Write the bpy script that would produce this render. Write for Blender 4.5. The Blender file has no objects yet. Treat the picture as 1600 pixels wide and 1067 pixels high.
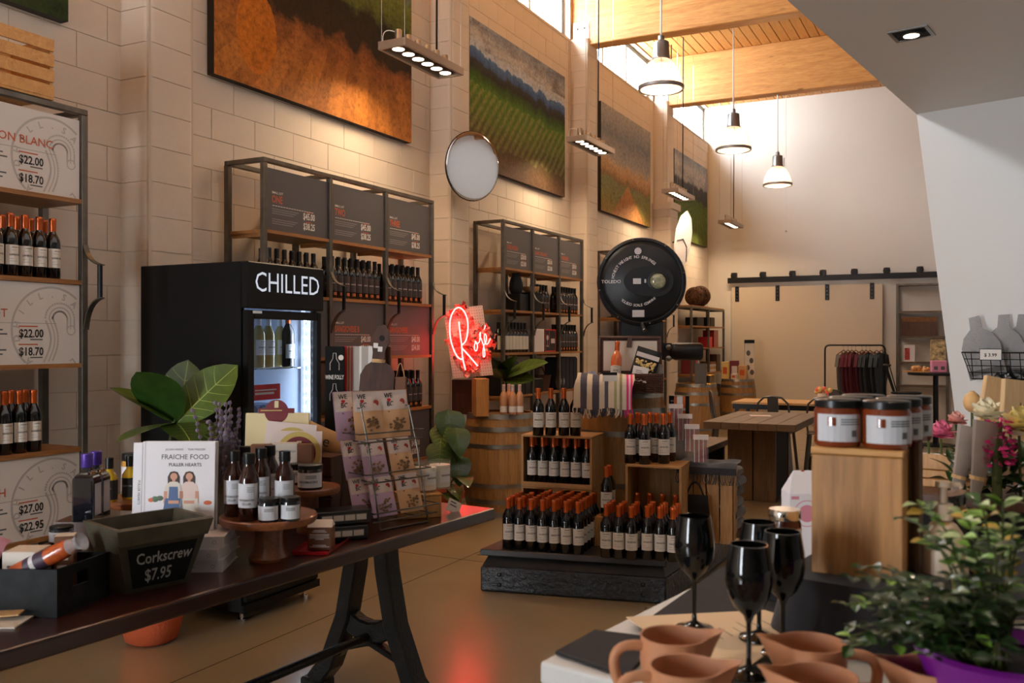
import bpy, bmesh, math, random
from mathutils import Vector, Matrix, Euler
RND = random.Random(11)
PI = math.pi
SC = bpy.context.scene
COL = SC.collection

# ------------------------------------------------------------------ camera
FPX, CX, CY, EYE = 1420.0, 800.0, 533.5, 1.48
YAW = math.radians(26.9)
SN, CS = math.sin(YAW), math.cos(YAW)
cam_d = bpy.data.cameras.new('camera')
cam_d.sensor_width = 36.0
cam_d.lens = 36.0 * FPX / 1600.0
cam_d.clip_start = 0.05
cam_d.dof.use_dof = True
cam_d.dof.focus_distance = 5.6
cam_d.dof.aperture_fstop = 5.6
cam = bpy.data.objects.new('camera', cam_d)
cam.location = (0, 0, EYE)
cam.rotation_euler = (PI / 2, 0, YAW)
COL.objects.link(cam)
SC.camera = cam

# ------------------------------------------------------------------ exposure, sky
SC.view_settings.view_transform = 'Standard'
SC.view_settings.look = 'None'
SC.view_settings.gamma = 1.0
SC.view_settings.use_curve_mapping = False
SC.view_settings.exposure = 0.32
world = bpy.data.worlds.new('overcast_sky')
SC.world = world
world.use_nodes = True
bg = world.node_tree.nodes['Background']
bg.inputs[0].default_value = (0.86, 0.93, 1.0, 1)
bg.inputs[1].default_value = 38
SC.cycles.use_adaptive_sampling = True
SC.cycles.max_bounces = 7
SC.cycles.diffuse_bounces = 4
SC.cycles.glossy_bounces = 3
SC.cycles.transmission_bounces = 4
SC.cycles.transparent_max_bounces = 8
SC.cycles.caustics_reflective = False
SC.cycles.caustics_refractive = False
SC.cycles.sample_clamp_indirect = 4.0
SC.cycles.use_denoising = True

def light(name, kind, loc, power, color=(1, 1, 1), rot=(0, 0, 0), size=None, size_y=None, spot=None, blend=.5, radius=None, aim=None, portal=False):
    d = bpy.data.lights.new(name, kind)
    d.energy = power
    d.color = color
    if kind == 'AREA':
        if size_y: d.shape = 'RECTANGLE'; d.size = size; d.size_y = size_y
        else: d.size = size
        if portal: d.cycles.is_portal = True
    if kind == 'SPOT':
        d.spot_size = spot; d.spot_blend = blend
    if radius is not None and kind in ('SPOT', 'POINT'): d.shadow_soft_size = radius
    o = bpy.data.objects.new(name, d)
    o.location = loc
    o.rotation_euler = rot
    if aim is not None:
        o.rotation_euler = (Vector(aim) - Vector(loc)).to_track_quat('-Z', 'Y').to_euler()
    COL.objects.link(o)
    return o

# room dimensions (metres); x runs along the far wall, y along the block wall
WX, PX = -4.43, -4.20            # block wall face, pillar face
YB, YF, XR = 16.87, -4.0, 6.0    # far wall, front wall behind the viewer, right wall
PIL = [0.36, 3.69, 7.07, 10.33, 13.58]
PW = 0.35
SILL, DECK, SOF = 5.20, 5.87, 2.88
# daylight enters through the clerestory bays and the shop front glazing behind the viewer
for i, y0 in enumerate(PIL):
    y1 = PIL[i + 1] if i + 1 < len(PIL) else YB
    light('window_portal', 'AREA', (WX - .12, (y0 + PW + y1) / 2, (SILL + DECK) / 2), 1, rot=(0, -PI / 2, 0), size=DECK - SILL, size_y=y1 - y0 - PW, portal=True)
light('window_portal', 'AREA', (-3.2, YF - .05, 1.5), 1, rot=(PI / 2, 0, 0), size=1.1, size_y=2.4, portal=True)

# ------------------------------------------------------------------ pixel -> place helpers (of the 1600x1067 frame)
def ray(u, v):
    r = (u - CX) / FPX
    return Vector((CS * r - SN, SN * r + CS, (CY - v) / FPX))
def at(u, v, t): return Vector((0, 0, EYE)) + ray(u, v) * t
def gz(u, v, z):
    d = ray(u, v); return at(u, v, (z - EYE) / d.z)
def gx(u, v, x):
    d = ray(u, v); return at(u, v, x / d.x)
def gy(u, v, y):
    d = ray(u, v); return at(u, v, y / d.y)
def tz(v, z): return (EYE - z) * FPX / (v - CY)

# ------------------------------------------------------------------ materials
MATS = {}
def _new(name):
    m = bpy.data.materials.new(name); m.use_nodes = True
    MATS[name] = m
    return m, m.node_tree.nodes, m.node_tree.links, m.node_tree.nodes['Principled BSDF']
def c4(c): return (c[0], c[1], c[2], 1)
def srgb(r, g, b):
    f = lambda x: (x / 255 / 12.92) if x <= 10 else ((x / 255 + .055) / 1.055) ** 2.4
    return (f(r), f(g), f(b))
def coords(N, L, scale=(1, 1, 1), kind='Object', loc=(0, 0, 0), rot=(0, 0, 0)):
    tc = N.new('ShaderNodeTexCoord'); mp = N.new('ShaderNodeMapping')
    mp.inputs['Scale'].default_value = scale; mp.inputs['Location'].default_value = loc; mp.inputs['Rotation'].default_value = rot
    L.new(tc.outputs[kind], mp.inputs['Vector'])
    return mp.outputs[0]
def noise(N, L, vec, scale, detail=4, rough=.55, dist=0):
    n = N.new('ShaderNodeTexNoise'); n.inputs['Scale'].default_value = scale; n.inputs['Detail'].default_value = detail
    n.inputs['Roughness'].default_value = rough; n.inputs['Distortion'].default_value = dist
    L.new(vec, n.inputs['Vector']); return n.outputs['Fac']
def set_stops(cr, stops):
    e = cr.elements
    e.remove(e[1]); e[0].position = stops[0][0]; e[0].color = c4(stops[0][1])
    for p, c in stops[1:]:
        k = e.new(p); k.color = c4(c)
def ramp(N, L, fac, stops):
    r = N.new('ShaderNodeValToRGB'); set_stops(r.color_ramp, stops)
    L.new(fac, r.inputs[0]); return r.outputs[0]
def mix(N, L, fac, a, b, mode='MIX'):
    m = N.new('ShaderNodeMix'); m.data_type = 'RGBA'; m.blend_type = mode
    for sock, val in ((m.inputs[0], fac), (m.inputs[6], a), (m.inputs[7], b)):
        if isinstance(val, (int, float)): sock.default_value = val
        elif isinstance(val, tuple): sock.default_value = c4(val)
        else: L.new(val, sock)
    return m.outputs[2]
def maths(N, L, op, a, b=0.0, c=0.0):
    m = N.new('ShaderNodeMath'); m.operation = op
    for s, val in zip(m.inputs, (a, b, c)):
        if isinstance(val, (int, float)): s.default_value = val
        else: L.new(val, s)
    return m.outputs[0]
def bumpy(N, L, B, fac, strength, dist=.01):
    b = N.new('ShaderNodeBump'); b.inputs['Strength'].default_value = strength; b.inputs['Distance'].default_value = dist
    L.new(fac, b.inputs['Height']); L.new(b.outputs[0], B.inputs['Normal'])
def mat(name, col, rough=.5, metal=0, var=0, vscale=6, bump=0, bscale=40, coat=0, emit=None, estr=0, spec=None, trans=0, ior=None, alpha=1, sheen=0):
    m, N, L, B = _new(name)
    B.inputs['Base Color'].default_value = c4(col); B.inputs['Roughness'].default_value = rough; B.inputs['Metallic'].default_value = metal
    if coat: B.inputs['Coat Weight'].default_value = coat; B.inputs['Coat Roughness'].default_value = .05
    if spec is not None: B.inputs['Specular IOR Level'].default_value = spec
    if trans: B.inputs['Transmission Weight'].default_value = trans
    if ior: B.inputs['IOR'].default_value = ior
    if alpha < 1: B.inputs['Alpha'].default_value = alpha
    if sheen: B.inputs['Sheen Weight'].default_value = sheen
    if emit: B.inputs['Emission Color'].default_value = c4(emit); B.inputs['Emission Strength'].default_value = estr
    if var or bump: vec = coords(N, L)
    if var:
        n = noise(N, L, vec, vscale, 5)
        lo = tuple(max(0, x * (1 - var)) for x in col); hi = tuple(min(1, x * (1 + var)) for x in col)
        L.new(ramp(N, L, n, [(.3, lo), (.7, hi)]), B.inputs['Base Color'])
    if bump:
        bumpy(N, L, B, noise(N, L, vec, bscale, 4), bump)
    return m
def wood(name, dark, light_, axis='Z', scale=1.0, rough=.5, coat=0, knots=False):
    m, N, L, B = _new(name)
    s = {'X': (1.2, 14, 14), 'Y': (14, 1.2, 14), 'Z': (14, 14, 1.2)}[axis]
    vec = coords(N, L, tuple(k * scale for k in s))
    g = noise(N, L, vec, 1.6, 6, .62, .9)
    vec2 = coords(N, L, tuple(k * scale * 4 for k in s))
    g2 = noise(N, L, vec2, 2.2, 3, .6)
    c = ramp(N, L, g, [(.28, dark), (.5, tuple((a + b) / 2 for a, b in zip(dark, light_))), (.72, light_)])
    c = mix(N, L, .35, c, ramp(N, L, g2, [(.35, dark), (.65, light_)]))
    if knots:
        vk = coords(N, L, {'X': (1.1, 4, 4), 'Y': (4, 1.1, 4), 'Z': (4, 4, 1.1)}[axis])
        vo = N.new('ShaderNodeTexVoronoi'); vo.inputs['Scale'].default_value = 1.4; L.new(vk, vo.inputs['Vector'])
        k = ramp(N, L, vo.outputs['Distance'], [(.02, (0, 0, 0)), (.1, (1, 1, 1))])
        c = mix(N, L, k, tuple(x * .35 for x in dark), c)
    L.new(c, B.inputs['Base Color'])
    B.inputs['Roughness'].default_value = rough
    if coat: B.inputs['Coat Weight'].default_value = coat; B.inputs['Coat Roughness'].default_value = .15
    bumpy(N, L, B, g2, .15, .004)
    return m

M = MATS
def make_paint():
    m, N, L, B = _new('block_paint')
    vec = coords(N, L, kind='Object')
    n = noise(N, L, vec, 1.2, 6, .7)
    L.new(ramp(N, L, n, [(.3, srgb(208, 192, 174)), (.7, srgb(218, 203, 186))]), B.inputs['Base Color'])
    B.inputs['Roughness'].default_value = .62
    bumpy(N, L, B, noise(N, L, vec, 90, 5, .7), .35, .004)
make_paint()
def make_floor():
    m, N, L, B = _new('polished_concrete')
    vec = coords(N, L)
    n = noise(N, L, vec, .55, 4, .5, .3); n2 = noise(N, L, vec, 3.0, 4, .5, 0)
    a = ramp(N, L, n, [(.25, srgb(126, 109, 82)), (.5, srgb(146, 127, 97)), (.75, srgb(164, 145, 112))])
    L.new(mix(N, L, .18, a, ramp(N, L, n2, [(.2, srgb(128, 106, 78)), (.8, srgb(170, 146, 110))])), B.inputs['Base Color'])
    L.new(ramp(N, L, n2, [(.2, (.26,) * 3), (.8, (.34,) * 3)]), B.inputs['Roughness'])
    B.inputs['Coat Weight'].default_value = .7; B.inputs['Coat Roughness'].default_value = .17
    bumpy(N, L, B, noise(N, L, vec, 60, 3), .04, .003)
make_floor()
mat('mortar', srgb(200, 184, 165), .8)
mat('wall_paint', srgb(222, 216, 207), .6, var=.02, vscale=1.5)
mat('white_paint', srgb(232, 231, 228), .55, var=.012, vscale=2)
mat('soffit_paint', srgb(234, 230, 226), .65)
wood('glulam', srgb(176, 112, 52), srgb(226, 170, 102), 'X', .8, .5, knots=True)
wood('deck_plank', srgb(186, 122, 58), srgb(222, 164, 92), 'Y', 1.0, .5)
mat('steel_plate', srgb(150, 150, 152), .4, .8, var=.1)
mat('window_frame', srgb(176, 190, 196), .4, .3)
mat('black_metal', (.012, .012, .013), .38, .6)
mat('matte_black', (.012, .011, .011), .7, spec=.25)
mat('dark_steel', srgb(104, 97, 88), .42, .8, var=.28, vscale=9)
mat('chrome', (.75, .75, .75), .12, 1)
mat('alu', srgb(190, 182, 172), .35, .9)
mat('white_cable', srgb(225, 220, 212), .5)
wood('pine', srgb(186, 128, 66), srgb(226, 174, 106), 'X', 1.2, .55)
wood('crate_wood', srgb(140, 94, 46), srgb(192, 142, 84), 'X', 1.0, .6)
wood('crate_wood_z', srgb(140, 94, 46), srgb(196, 146, 88), 'Z', 1.0, .6)
wood('shelf_wood', srgb(126, 80, 38), srgb(176, 122, 66), 'Y', 1.0, .5)
wood('oak_stave', srgb(128, 88, 44), srgb(184, 138, 80), 'Z', .9, .5)
wood('oak_head', srgb(110, 76, 42), srgb(156, 116, 70), 'X', .9, .6)
wood('dark_table', srgb(28, 9, 6), srgb(60, 24, 15), 'Y', .8, .3, coat=.3)
wood('rustic_wood', srgb(78, 58, 40), srgb(126, 99, 72), 'X', .8, .55)
wood('rustic_wood_z', srgb(72, 50, 32), srgb(124, 92, 60), 'Z', .8, .55)
wood('acacia', srgb(96, 48, 24), srgb(152, 88, 48), 'X', 1.2, .35, coat=.3)
wood('walnut', srgb(58, 34, 22), srgb(100, 62, 40), 'Z', 1.2, .45)
wood('wood_block', srgb(172, 116, 58), srgb(214, 160, 96), 'Z', 1.0, .5)
wood('box_wood', srgb(128, 82, 40), srgb(204, 148, 86), 'Z', .55, .5)
wood('wood_dark_block', srgb(56, 24, 14), srgb(92, 42, 24), 'Z', 1.0, .5)
mat('hoop_steel', srgb(142, 138, 130), .38, .85, var=.2, vscale=12)
mat('ink_black', (.012, .012, .013), .7)
mat('ink_grey', srgb(92, 90, 88), .7)
mat('ink_orange', srgb(196, 92, 52), .65)
mat('ink_white', srgb(228, 222, 214), .65)
mat('ink_pale', srgb(206, 198, 196), .7)
mat('paper_white', srgb(232, 228, 222), .6)
mat('board_white', srgb(226, 219, 212), .5)
mat('board_dark', srgb(84, 80, 81), .45)
mat('glass_dark', (.006, .005, .005), .07, coat=.5)
mat('capsule_orange', srgb(204, 90, 26), .25, .45, coat=.2)
mat('capsule_black', (.012, .011, .011), .35)
mat('label_cream', srgb(226, 218, 207), .65)
mat('label_dark', srgb(58, 47, 46), .55)
mat('label_bronze', srgb(178, 98, 48), .4, .3)

# ------------------------------------------------------------------ mesh builder
_TXT = {}
def text_geo(s, size=1.0, bold=0.0):
    key = (s, bold)
    if key not in _TXT:
        cu = bpy.data.curves.new('t', 'FONT'); cu.body = s; cu.resolution_u = 2; cu.offset = bold; cu.fill_mode = 'FRONT'
        ob = bpy.data.objects.new('t', cu)
        me = ob.to_mesh()
        vs = [Vector(v.co) for v in me.vertices]; fs = [tuple(p.vertices) for p in me.polygons]
        ob.to_mesh_clear(); bpy.data.objects.remove(ob); bpy.data.curves.remove(cu)
        _TXT[key] = (vs, fs)
    vs, fs = _TXT[key]
    return [v * size for v in vs], fs

class MB:
    def __init__(self): self.v = []; self.f = []; self.m = []; self.M = Matrix.Identity(4)
    def add(self, vs, fs, mi=0):
        b = len(self.v)
        self.v += [tuple(self.M @ Vector(v)) for v in vs]
        self.f += [tuple(b + i for i in f) for f in fs]
        self.m += [mi] * len(fs)
        return self
    def box(self, x0, x1, y0, y1, z0, z1, mi=0):
        vs = [(x0, y0, z0), (x1, y0, z0), (x1, y1, z0), (x0, y1, z0), (x0, y0, z1), (x1, y0, z1), (x1, y1, z1), (x0, y1, z1)]
        return self.add(vs, [(0, 3, 2, 1), (4, 5, 6, 7), (0, 1, 5, 4), (1, 2, 6, 5), (2, 3, 7, 6), (3, 0, 4, 7)], mi)
    def cbox(self, c, s, mi=0):
        return self.box(c[0] - s[0] / 2, c[0] + s[0] / 2, c[1] - s[1] / 2, c[1] + s[1] / 2, c[2] - s[2] / 2, c[2] + s[2] / 2, mi)
    def bar(self, p, q, w, h, mi=0, up=(0, 0, 1)):
        p, q = Vector(p), Vector(q); d = (q - p).normalized(); up = Vector(up)
        s = d.cross(up)
        if s.length < 1e-4: s = d.cross(Vector((1, 0, 0)))
        s.normalize(); n = s.cross(d)
        vs = []
        for e in (p, q):
            for a, b in ((-1, -1), (1, -1), (1, 1), (-1, 1)): vs.append(e + s * a * w / 2 + n * b * h / 2)
        return self.add(vs, [(0, 1, 2, 3), (7, 6, 5, 4), (0, 4, 5, 1), (1, 5, 6, 2), (2, 6, 7, 3), (3, 7, 4, 0)], mi)
    def prism(self, poly, z0, z1, mi=0):
        n = len(poly)
        vs = [(p[0], p[1], z0) for p in poly] + [(p[0], p[1], z1) for p in poly]
        fs = [tuple(reversed(range(n))), tuple(range(n, 2 * n))] + [(i, (i + 1) % n, n + (i + 1) % n, n + i) for i in range(n)]
        return self.add(vs, fs, mi)
    def lathe(self, prof, n=20, c=(0, 0, 0), mi=0, cap0=True, cap1=True):
        vs = []; fs = []
        for r, z in prof:
            for i in range(n):
                a = 2 * PI * i / n
                vs.append((c[0] + r * math.cos(a), c[1] + r * math.sin(a), c[2] + z))
        for k in range(len(prof) - 1):
            for i in range(n):
                j = (i + 1) % n
                fs.append((k * n + i, k * n + j, (k + 1) * n + j, (k + 1) * n + i))
        if cap0 and prof[0][0] > 1e-5: fs.append(tuple(reversed(range(n))))
        if cap1 and prof[-1][0] > 1e-5: fs.append(tuple(range((len(prof) - 1) * n, len(prof) * n)))
        return self.add(vs, fs, mi)
    def tube(self, pts, r, n=8, mi=0, closed=False):
        pts = [Vector(p) for p in pts]; k = len(pts); vs = []; fs = []
        rr = r if isinstance(r, (list, tuple)) else [r] * k
        prev = None
        for i, p in enumerate(pts):
            if closed: d = pts[(i + 1) % k] - pts[i - 1]
            else: d = pts[min(i + 1, k - 1)] - pts[max(i - 1, 0)]
            d.normalize()
            if prev is None:
                s = d.cross(Vector((0, 0, 1)))
                if s.length < 1e-3: s = d.cross(Vector((1, 0, 0)))
            else: s = prev - d * prev.dot(d)
            s.normalize(); prev = s; b = d.cross(s)
            for j in range(n):
                a = 2 * PI * j / n
                vs.append(p + (s * math.cos(a) + b * math.sin(a)) * rr[i])
        rng = k if closed else k - 1
        for i in range(rng):
            for j in range(n):
                i2 = (i + 1) % k; j2 = (j + 1) % n
                fs.append((i * n + j, i * n + j2, i2 * n + j2, i2 * n + j))
        if not closed:
            fs.append(tuple(reversed(range(n)))); fs.append(tuple(range((k - 1) * n, k * n)))
        return self.add(vs, fs, mi)
    def strip(self, pts, w, th, side, mi=0):
        """flat steel strip along pts; side = width direction"""
        pts = [Vector(p) for p in pts]; side = Vector(side).normalized(); k = len(pts); vs = []; fs = []
        for i, p in enumerate(pts):
            d = (pts[min(i + 1, k - 1)] - pts[max(i - 1, 0)]).normalized(); n = d.cross(side).normalized()
            for a, b in ((-1, -1), (1, -1), (1, 1), (-1, 1)): vs.append(p + side * a * w / 2 + n * b * th / 2)
        for i in range(k - 1):
            for j in range(4): fs.append((i * 4 + j, i * 4 + (j + 1) % 4, i * 4 + 4 + (j + 1) % 4, i * 4 + 4 + j))
        fs.append((3, 2, 1, 0)); fs.append(tuple(range(4 * k - 4, 4 * k)))
        return self.add(vs, fs, mi)
    def grid(self, fn, nu, nv, mi=0):
        vs = [fn(i / nu, j / nv) for j in range(nv + 1) for i in range(nu + 1)]
        fs = [(j * (nu + 1) + i, j * (nu + 1) + i + 1, (j + 1) * (nu + 1) + i + 1, (j + 1) * (nu + 1) + i) for j in range(nv) for i in range(nu)]
        return self.add(vs, fs, mi)
    def ball(self, c, r, nu=12, nv=8, mi=0, sq=(1, 1, 1)):
        return self.lathe2([(math.sin(PI * k / nv) * r, -math.cos(PI * k / nv) * r) for k in range(nv + 1)], nu, c, mi, sq)
    def lathe2(self, prof, n, c, mi, sq):
        vs = []; fs = []
        for r, z in prof:
            for i in range(n):
                a = 2 * PI * i / n
                vs.append((c[0] + r * math.cos(a) * sq[0], c[1] + r * math.sin(a) * sq[1], c[2] + z * sq[2]))
        for k in range(len(prof) - 1):
            for i in range(n):
                j = (i + 1) % n; fs.append((k * n + i, k * n + j, (k + 1) * n + j, (k + 1) * n + i))
        return self.add(vs, fs, mi)
    def text(self, s, o, xd, yd, size, mi=0, align='L', off=.0006, bold=0.0, sx=1.0):
        vs, fs = text_geo(s, size, bold)
        if not vs: return self
        o, xd, yd = Vector(o), Vector(xd).normalized(), Vector(yd).normalized(); n = xd.cross(yd)
        w = max(v.x for v in vs); w0 = min(v.x for v in vs)
        dx = {'L': -w0, 'C': -(w + w0) / 2, 'R': -w}[align]
        return self.add([o + xd * (v.x + dx) * sx + yd * v.y + n * off for v in vs], fs, mi)
    def rect(self, o, xd, yd, w, h, mi=0, off=.0004):
        o, xd, yd = Vector(o), Vector(xd).normalized(), Vector(yd).normalized(); n = xd.cross(yd)
        o = o + n * off
        return self.add([o, o + xd * w, o + xd * w + yd * h, o + yd * h], [(0, 1, 2, 3)], mi)
    def disc(self, o, xd, yd, r, mi=0, n=24, off=.0006, r_in=0.0, a0=0, a1=2 * PI):
        o, xd, yd = Vector(o), Vector(xd).normalized(), Vector(yd).normalized(); nn = xd.cross(yd); o = o + nn * off
        if r_in <= 0:
            return self.add([o + (xd * math.cos(2 * PI * i / n) + yd * math.sin(2 * PI * i / n)) * r for i in range(n)], [tuple(range(n))], mi)
        vs = []
        for i in range(n + 1):
            a = a0 + (a1 - a0) * i / n; d = xd * math.cos(a) + yd * math.sin(a); vs += [o + d * r, o + d * r_in]
        return self.add(vs, [(2 * i, 2 * i + 2, 2 * i + 3, 2 * i + 1) for i in range(n)], mi)
    def mesh(self, name, mats, smooth=None):
        me = bpy.data.meshes.new(name); me.from_pydata(self.v, [], self.f)
        if not isinstance(mats, (list, tuple)): mats = [mats]
        for m_ in mats: me.materials.append(M[m_] if isinstance(m_, str) else m_)
        if max(self.m or [0]) > 0: me.polygons.foreach_set('material_index', self.m)
        if smooth:
            me.polygons.foreach_set('use_smooth', [True] * len(self.f))
            me.set_sharp_from_angle(angle=math.radians(smooth))
        me.update()
        return me
    def build(self, name, mats, parent=None, smooth=None, loc=None, rot=None, bevel=0, seg=1):
        return put(name, self.mesh(name, mats, smooth), parent, loc, rot, bevel, seg)

def put(name, me, parent=None, loc=None, rot=None, bevel=0, seg=1):
    o = bpy.data.objects.new(name, me); COL.objects.link(o)
    if loc is not None: o.location = loc
    if rot is not None: o.rotation_euler = rot
    if parent is not None: o.parent = parent
    if bevel:
        b = o.modifiers.new('edge', 'BEVEL'); b.width = bevel; b.segments = seg; b.limit_method = 'ANGLE'
    return o
def empty(name, loc=(0, 0, 0), rz=0):
    o = bpy.data.objects.new(name, None); COL.objects.link(o); o.location = loc; o.rotation_euler = (0, 0, rz); o.empty_display_size = .1
    return o
def tag(o, label, cat, group=None):
    o['label'] = label; o['category'] = cat
    if group: o['group'] = group
    return o
def struct(o): o['kind'] = 'structure'; return o
def stuff(o): o['kind'] = 'stuff'; return o
def clone(o, loc=None, rz=None, label=None, parent=None):
    c = o.copy(); COL.objects.link(c)
    if parent is not None: c.parent = parent
    if loc is not None: c.location = loc
    if rz is not None: c.rotation_euler = (0, 0, rz)
    if label: c['label'] = label
    for ch in list(o.children): clone(ch, parent=c)
    return c
def bez(a, b, c, n=8):
    a, b, c = Vector(a), Vector(b), Vector(c)
    return [a * (1 - t) ** 2 + b * 2 * t * (1 - t) + c * t * t for t in [i / n for i in range(n + 1)]]
ORD = ['first', 'second', 'third', 'fourth', 'fifth', 'sixth', 'seventh', 'eighth', 'ninth', 'tenth', 'eleventh', 'twelfth', 'thirteenth', 'fourteenth', 'fifteenth', 'sixteenth']
X, Y, Z = Vector((1, 0, 0)), Vector((0, 1, 0)), Vector((0, 0, 1))
# ================================================================== the setting
def build_setting():
    fl = MB().box(WX - .3, XR + .3, YF - .3, YB + .3, -.1, 0).build('floor', 'polished_concrete'); struct(fl)
    # saw-cut control joints in the slab
    j = MB()
    for x in (-3.1, .2, 3.4): j.box(x - .0025, x + .0025, YF, YB, .0004, .0012)
    for y in (1.6, 5.35, 9.1, 12.8): j.box(WX, XR, y - .0025, y + .0025, .0004, .0012)
    j.build('control_joint', mat('joint_dark', srgb(62, 50, 36), .9), fl)
    # ---- block wall with clerestory openings
    wl = MB()
    wl.box(WX - .3, WX - .006, YF, YB, 0, SILL - .005)
    wl.box(WX - .3, WX, YF, YB, DECK - .02, DECK + .1)
    for y in PIL: wl.box(WX - .3, WX - .006, y, y + PW, SILL - .005, DECK)
    wl.box(WX - .3, WX - .006, YF, PIL[0], SILL - .005, DECK)
    wall = wl.build('wall_left', 'mortar'); struct(wall)
    # blocks: running bond, 0.4 x 0.2
    cands = []
    bh, bl, g = .2, .4, .0032
    for k in range(26):
        y = YF + (.2 if k % 2 else 0)
        while y < YB - .02:
            y1 = min(y + bl, YB)
            if not any(p - .01 < y and y1 < p + PW + .01 for p in PIL):
                cands.append((y, y1, k * bh))
            y += bl
    def proj(y, z):
        d = Vector((WX, y, z - EYE)); f = -SN * d.x + CS * d.y; r = CS * d.x + SN * d.y
        if f < .3: return None
        return (CX + FPX * r / f, CY - FPX * d.z / f, f)
    vis, rest = [], []
    shelfzones = [(1.11, 3.16), (4.45, 6.5), (7.77, 9.78)]
    pics = [(.99, 3.3), (4.36, 6.67), (7.7, 10.01), (11.2, 13.2)]
    for c in cands:
        pr = proj((c[0] + c[1]) / 2, c[2] + .1)
        ok = pr and -20 < pr[0] < 1115 and -15 < pr[1] < 700
        if ok and any(a < c[0] and c[1] < b for a, b in shelfzones) and c[2] < 2.5: ok = c[2] > 1.3 and False
        if ok and any(a < c[0] and c[1] < b for a, b in pics) and 3.2 < c[2] < 4.5: ok = False
        if ok: vis.append((pr[2], c))
        else: rest.append(c)
    vis.sort()
    rest += [c for _, c in vis[300:]]
    full = MB().box(-.05, 0, 0, bl - g, 0, bh - g).mesh('concrete_block', 'block_paint')
    for _, c in vis[:300]:
        me = full if abs(c[1] - c[0] - bl) < .005 else MB().box(-.05, 0, 0, c[1] - c[0] - g, 0, bh - g).mesh('concrete_block', 'block_paint')
        put('concrete_block', me, wall, (WX + RND.uniform(-.0012, .0012), c[0] + g / 2, c[2] + g / 2), bevel=.0016)
    mb = MB()
    for c in rest: mb.box(WX - .05, WX, c[0] + g / 2, c[1] - g / 2, c[2] + g / 2, c[2] + bh - g / 2)
    stuff(mb.build('concrete_block_courses', 'block_paint', wall))
    # ---- pillars with bullnose corners, one piece per course
    def pil_poly(d, w, r=.05):
        pts = [(0, 0)]
        for i in range(6):
            a = -PI / 2 + PI / 2 * i / 5; pts.append((d - r + r * math.cos(a), r + r * math.sin(a)))
        for i in range(6):
            a = PI / 2 * i / 5; pts.append((d - r + r * math.cos(a), w - r + r * math.sin(a)))
        pts.append((0, w)); return pts
    course = MB().prism(pil_poly(PX - WX + .02, PW), 0, bh - .004).mesh('pillar_block', 'block_paint', 40)
    thick = MB().prism(pil_poly(PX - WX + .08, PW + .06), 0, bh - .004).mesh('pillar_block', 'block_paint', 40)
    cap = MB().prism(pil_poly(PX - WX + .12, PW + .12), 0, .1).mesh('pillar_ledge', 'block_paint', 40)
    for i, y in enumerate(PIL):
        core = MB().box(WX - .02, PX - .008, y + .008, y + PW - .008, 0, 5.13).build('pillar', 'mortar'); struct(core)
        for k in range(26):
            h = bh * k
            if h > 5.1: break
            if i == 4 and h < 3.45: put('pillar_block', thick, core, (WX - .02, y - .03, h + .002))
            else: put('pillar_block', course, core, (WX - .02, y, h + .002))
        if i == 4: put('pillar_ledge', cap, core, (WX - .02, y - .06, 3.52))
    # ---- windows: frames, mullions, panes
    wm = mat('window_glass', (1, 1, 1), .02, alpha=.12)
    for i, y0 in enumerate(PIL):
        a = y0 + PW + .01; b = (PIL[i + 1] if i + 1 < len(PIL) else YB) - .01
        fr = MB(); x0, x1 = WX - .16, WX - .09
        fr.box(x0, x1, a, b, SILL, SILL + .05); fr.box(x0, x1, a, b, DECK - .08, DECK - .02)
        for y in (a, (2 * a + b) / 3 - .03, (a + 2 * b) / 3 - .03, b - .06): fr.box(x0, x1, y, y + .06, SILL + .05, DECK - .08)
        w = fr.build('window_%d' % (i + 1), 'window_frame'); struct(w)
        for k in range(3):
            ya = a + (b - a) / 3 * k; MB().box(x0 + .03, x0 + .036, ya + .04, ya + (b - a) / 3 - .04, SILL + .05, DECK - .08).build('pane', wm, w)
        MB().box(WX - .2, WX + .01, a, b, SILL - .03, SILL).build('window_sill', 'block_paint', w)
    # ---- far wall, right wall, front wall with the shop glazing
    struct(MB().box(WX - .3, XR + .2, YB, YB + .2, 0, DECK + .1).build('wall_back', 'wall_paint'))
    struct(MB().box(XR, XR + .2, YF - .2, YB, 0, DECK + .1).build('wall_right', 'white_paint'))
    f = MB()
    f.box(WX - .3, -3.75, YF - .2, YF, 0, DECK + .1); f.box(-2.65, XR, YF - .2, YF, 0, DECK + .1)
    f.box(-3.75, -2.65, YF - .2, YF, 2.7, DECK + .1); f.box(-3.75, -2.65, YF - .2, YF, 0, .3)
    struct(f.build('wall_front', 'wall_paint'))
    fr = MB()
    for x in (-3.75, -3.235, -2.72): fr.box(x, x + .07, YF - .12, YF - .05, .3, 2.7)
    for z in (.3, 2.1, 2.63): fr.box(-3.75, -2.65, YF - .12, YF - .05, z, z + .07)
    struct(fr.build('window_6', 'matte_black'))
    # ---- roof deck, planks, beams
    ce = MB().box(WX - .3, XR + .2, YF - .2, YB + .2, DECK + .05, DECK + .15).build('ceiling', 'deck_plank'); struct(ce)
    ys = [YF] + [y + PW / 2 for y in PIL] + [YB]
    pw = .137
    plank = {}
    for i in range(len(ys) - 1):
        a, b = ys[i], ys[i + 1]
        if b < 8:
            mb = MB()
            for k in range(76): mb.box(WX + k * pw + .003, WX + (k + 1) * pw - .003, a, b, DECK, DECK + .05)
            stuff(mb.build('deck_plank_field', 'deck_plank', ce)); continue
        me = MB().box(.003, pw - .003, 0, b - a, 0, .05).mesh('deck_plank', 'deck_plank')
        for k in range(40): put('deck_plank', me, ce, (WX + k * pw, a, DECK + RND.uniform(0, .002)), bevel=.006)
        mb = MB()
        for k in range(40, 76): mb.box(WX + k * pw + .003, WX + (k + 1) * pw - .003, a, b, DECK, DECK + .05)
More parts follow.
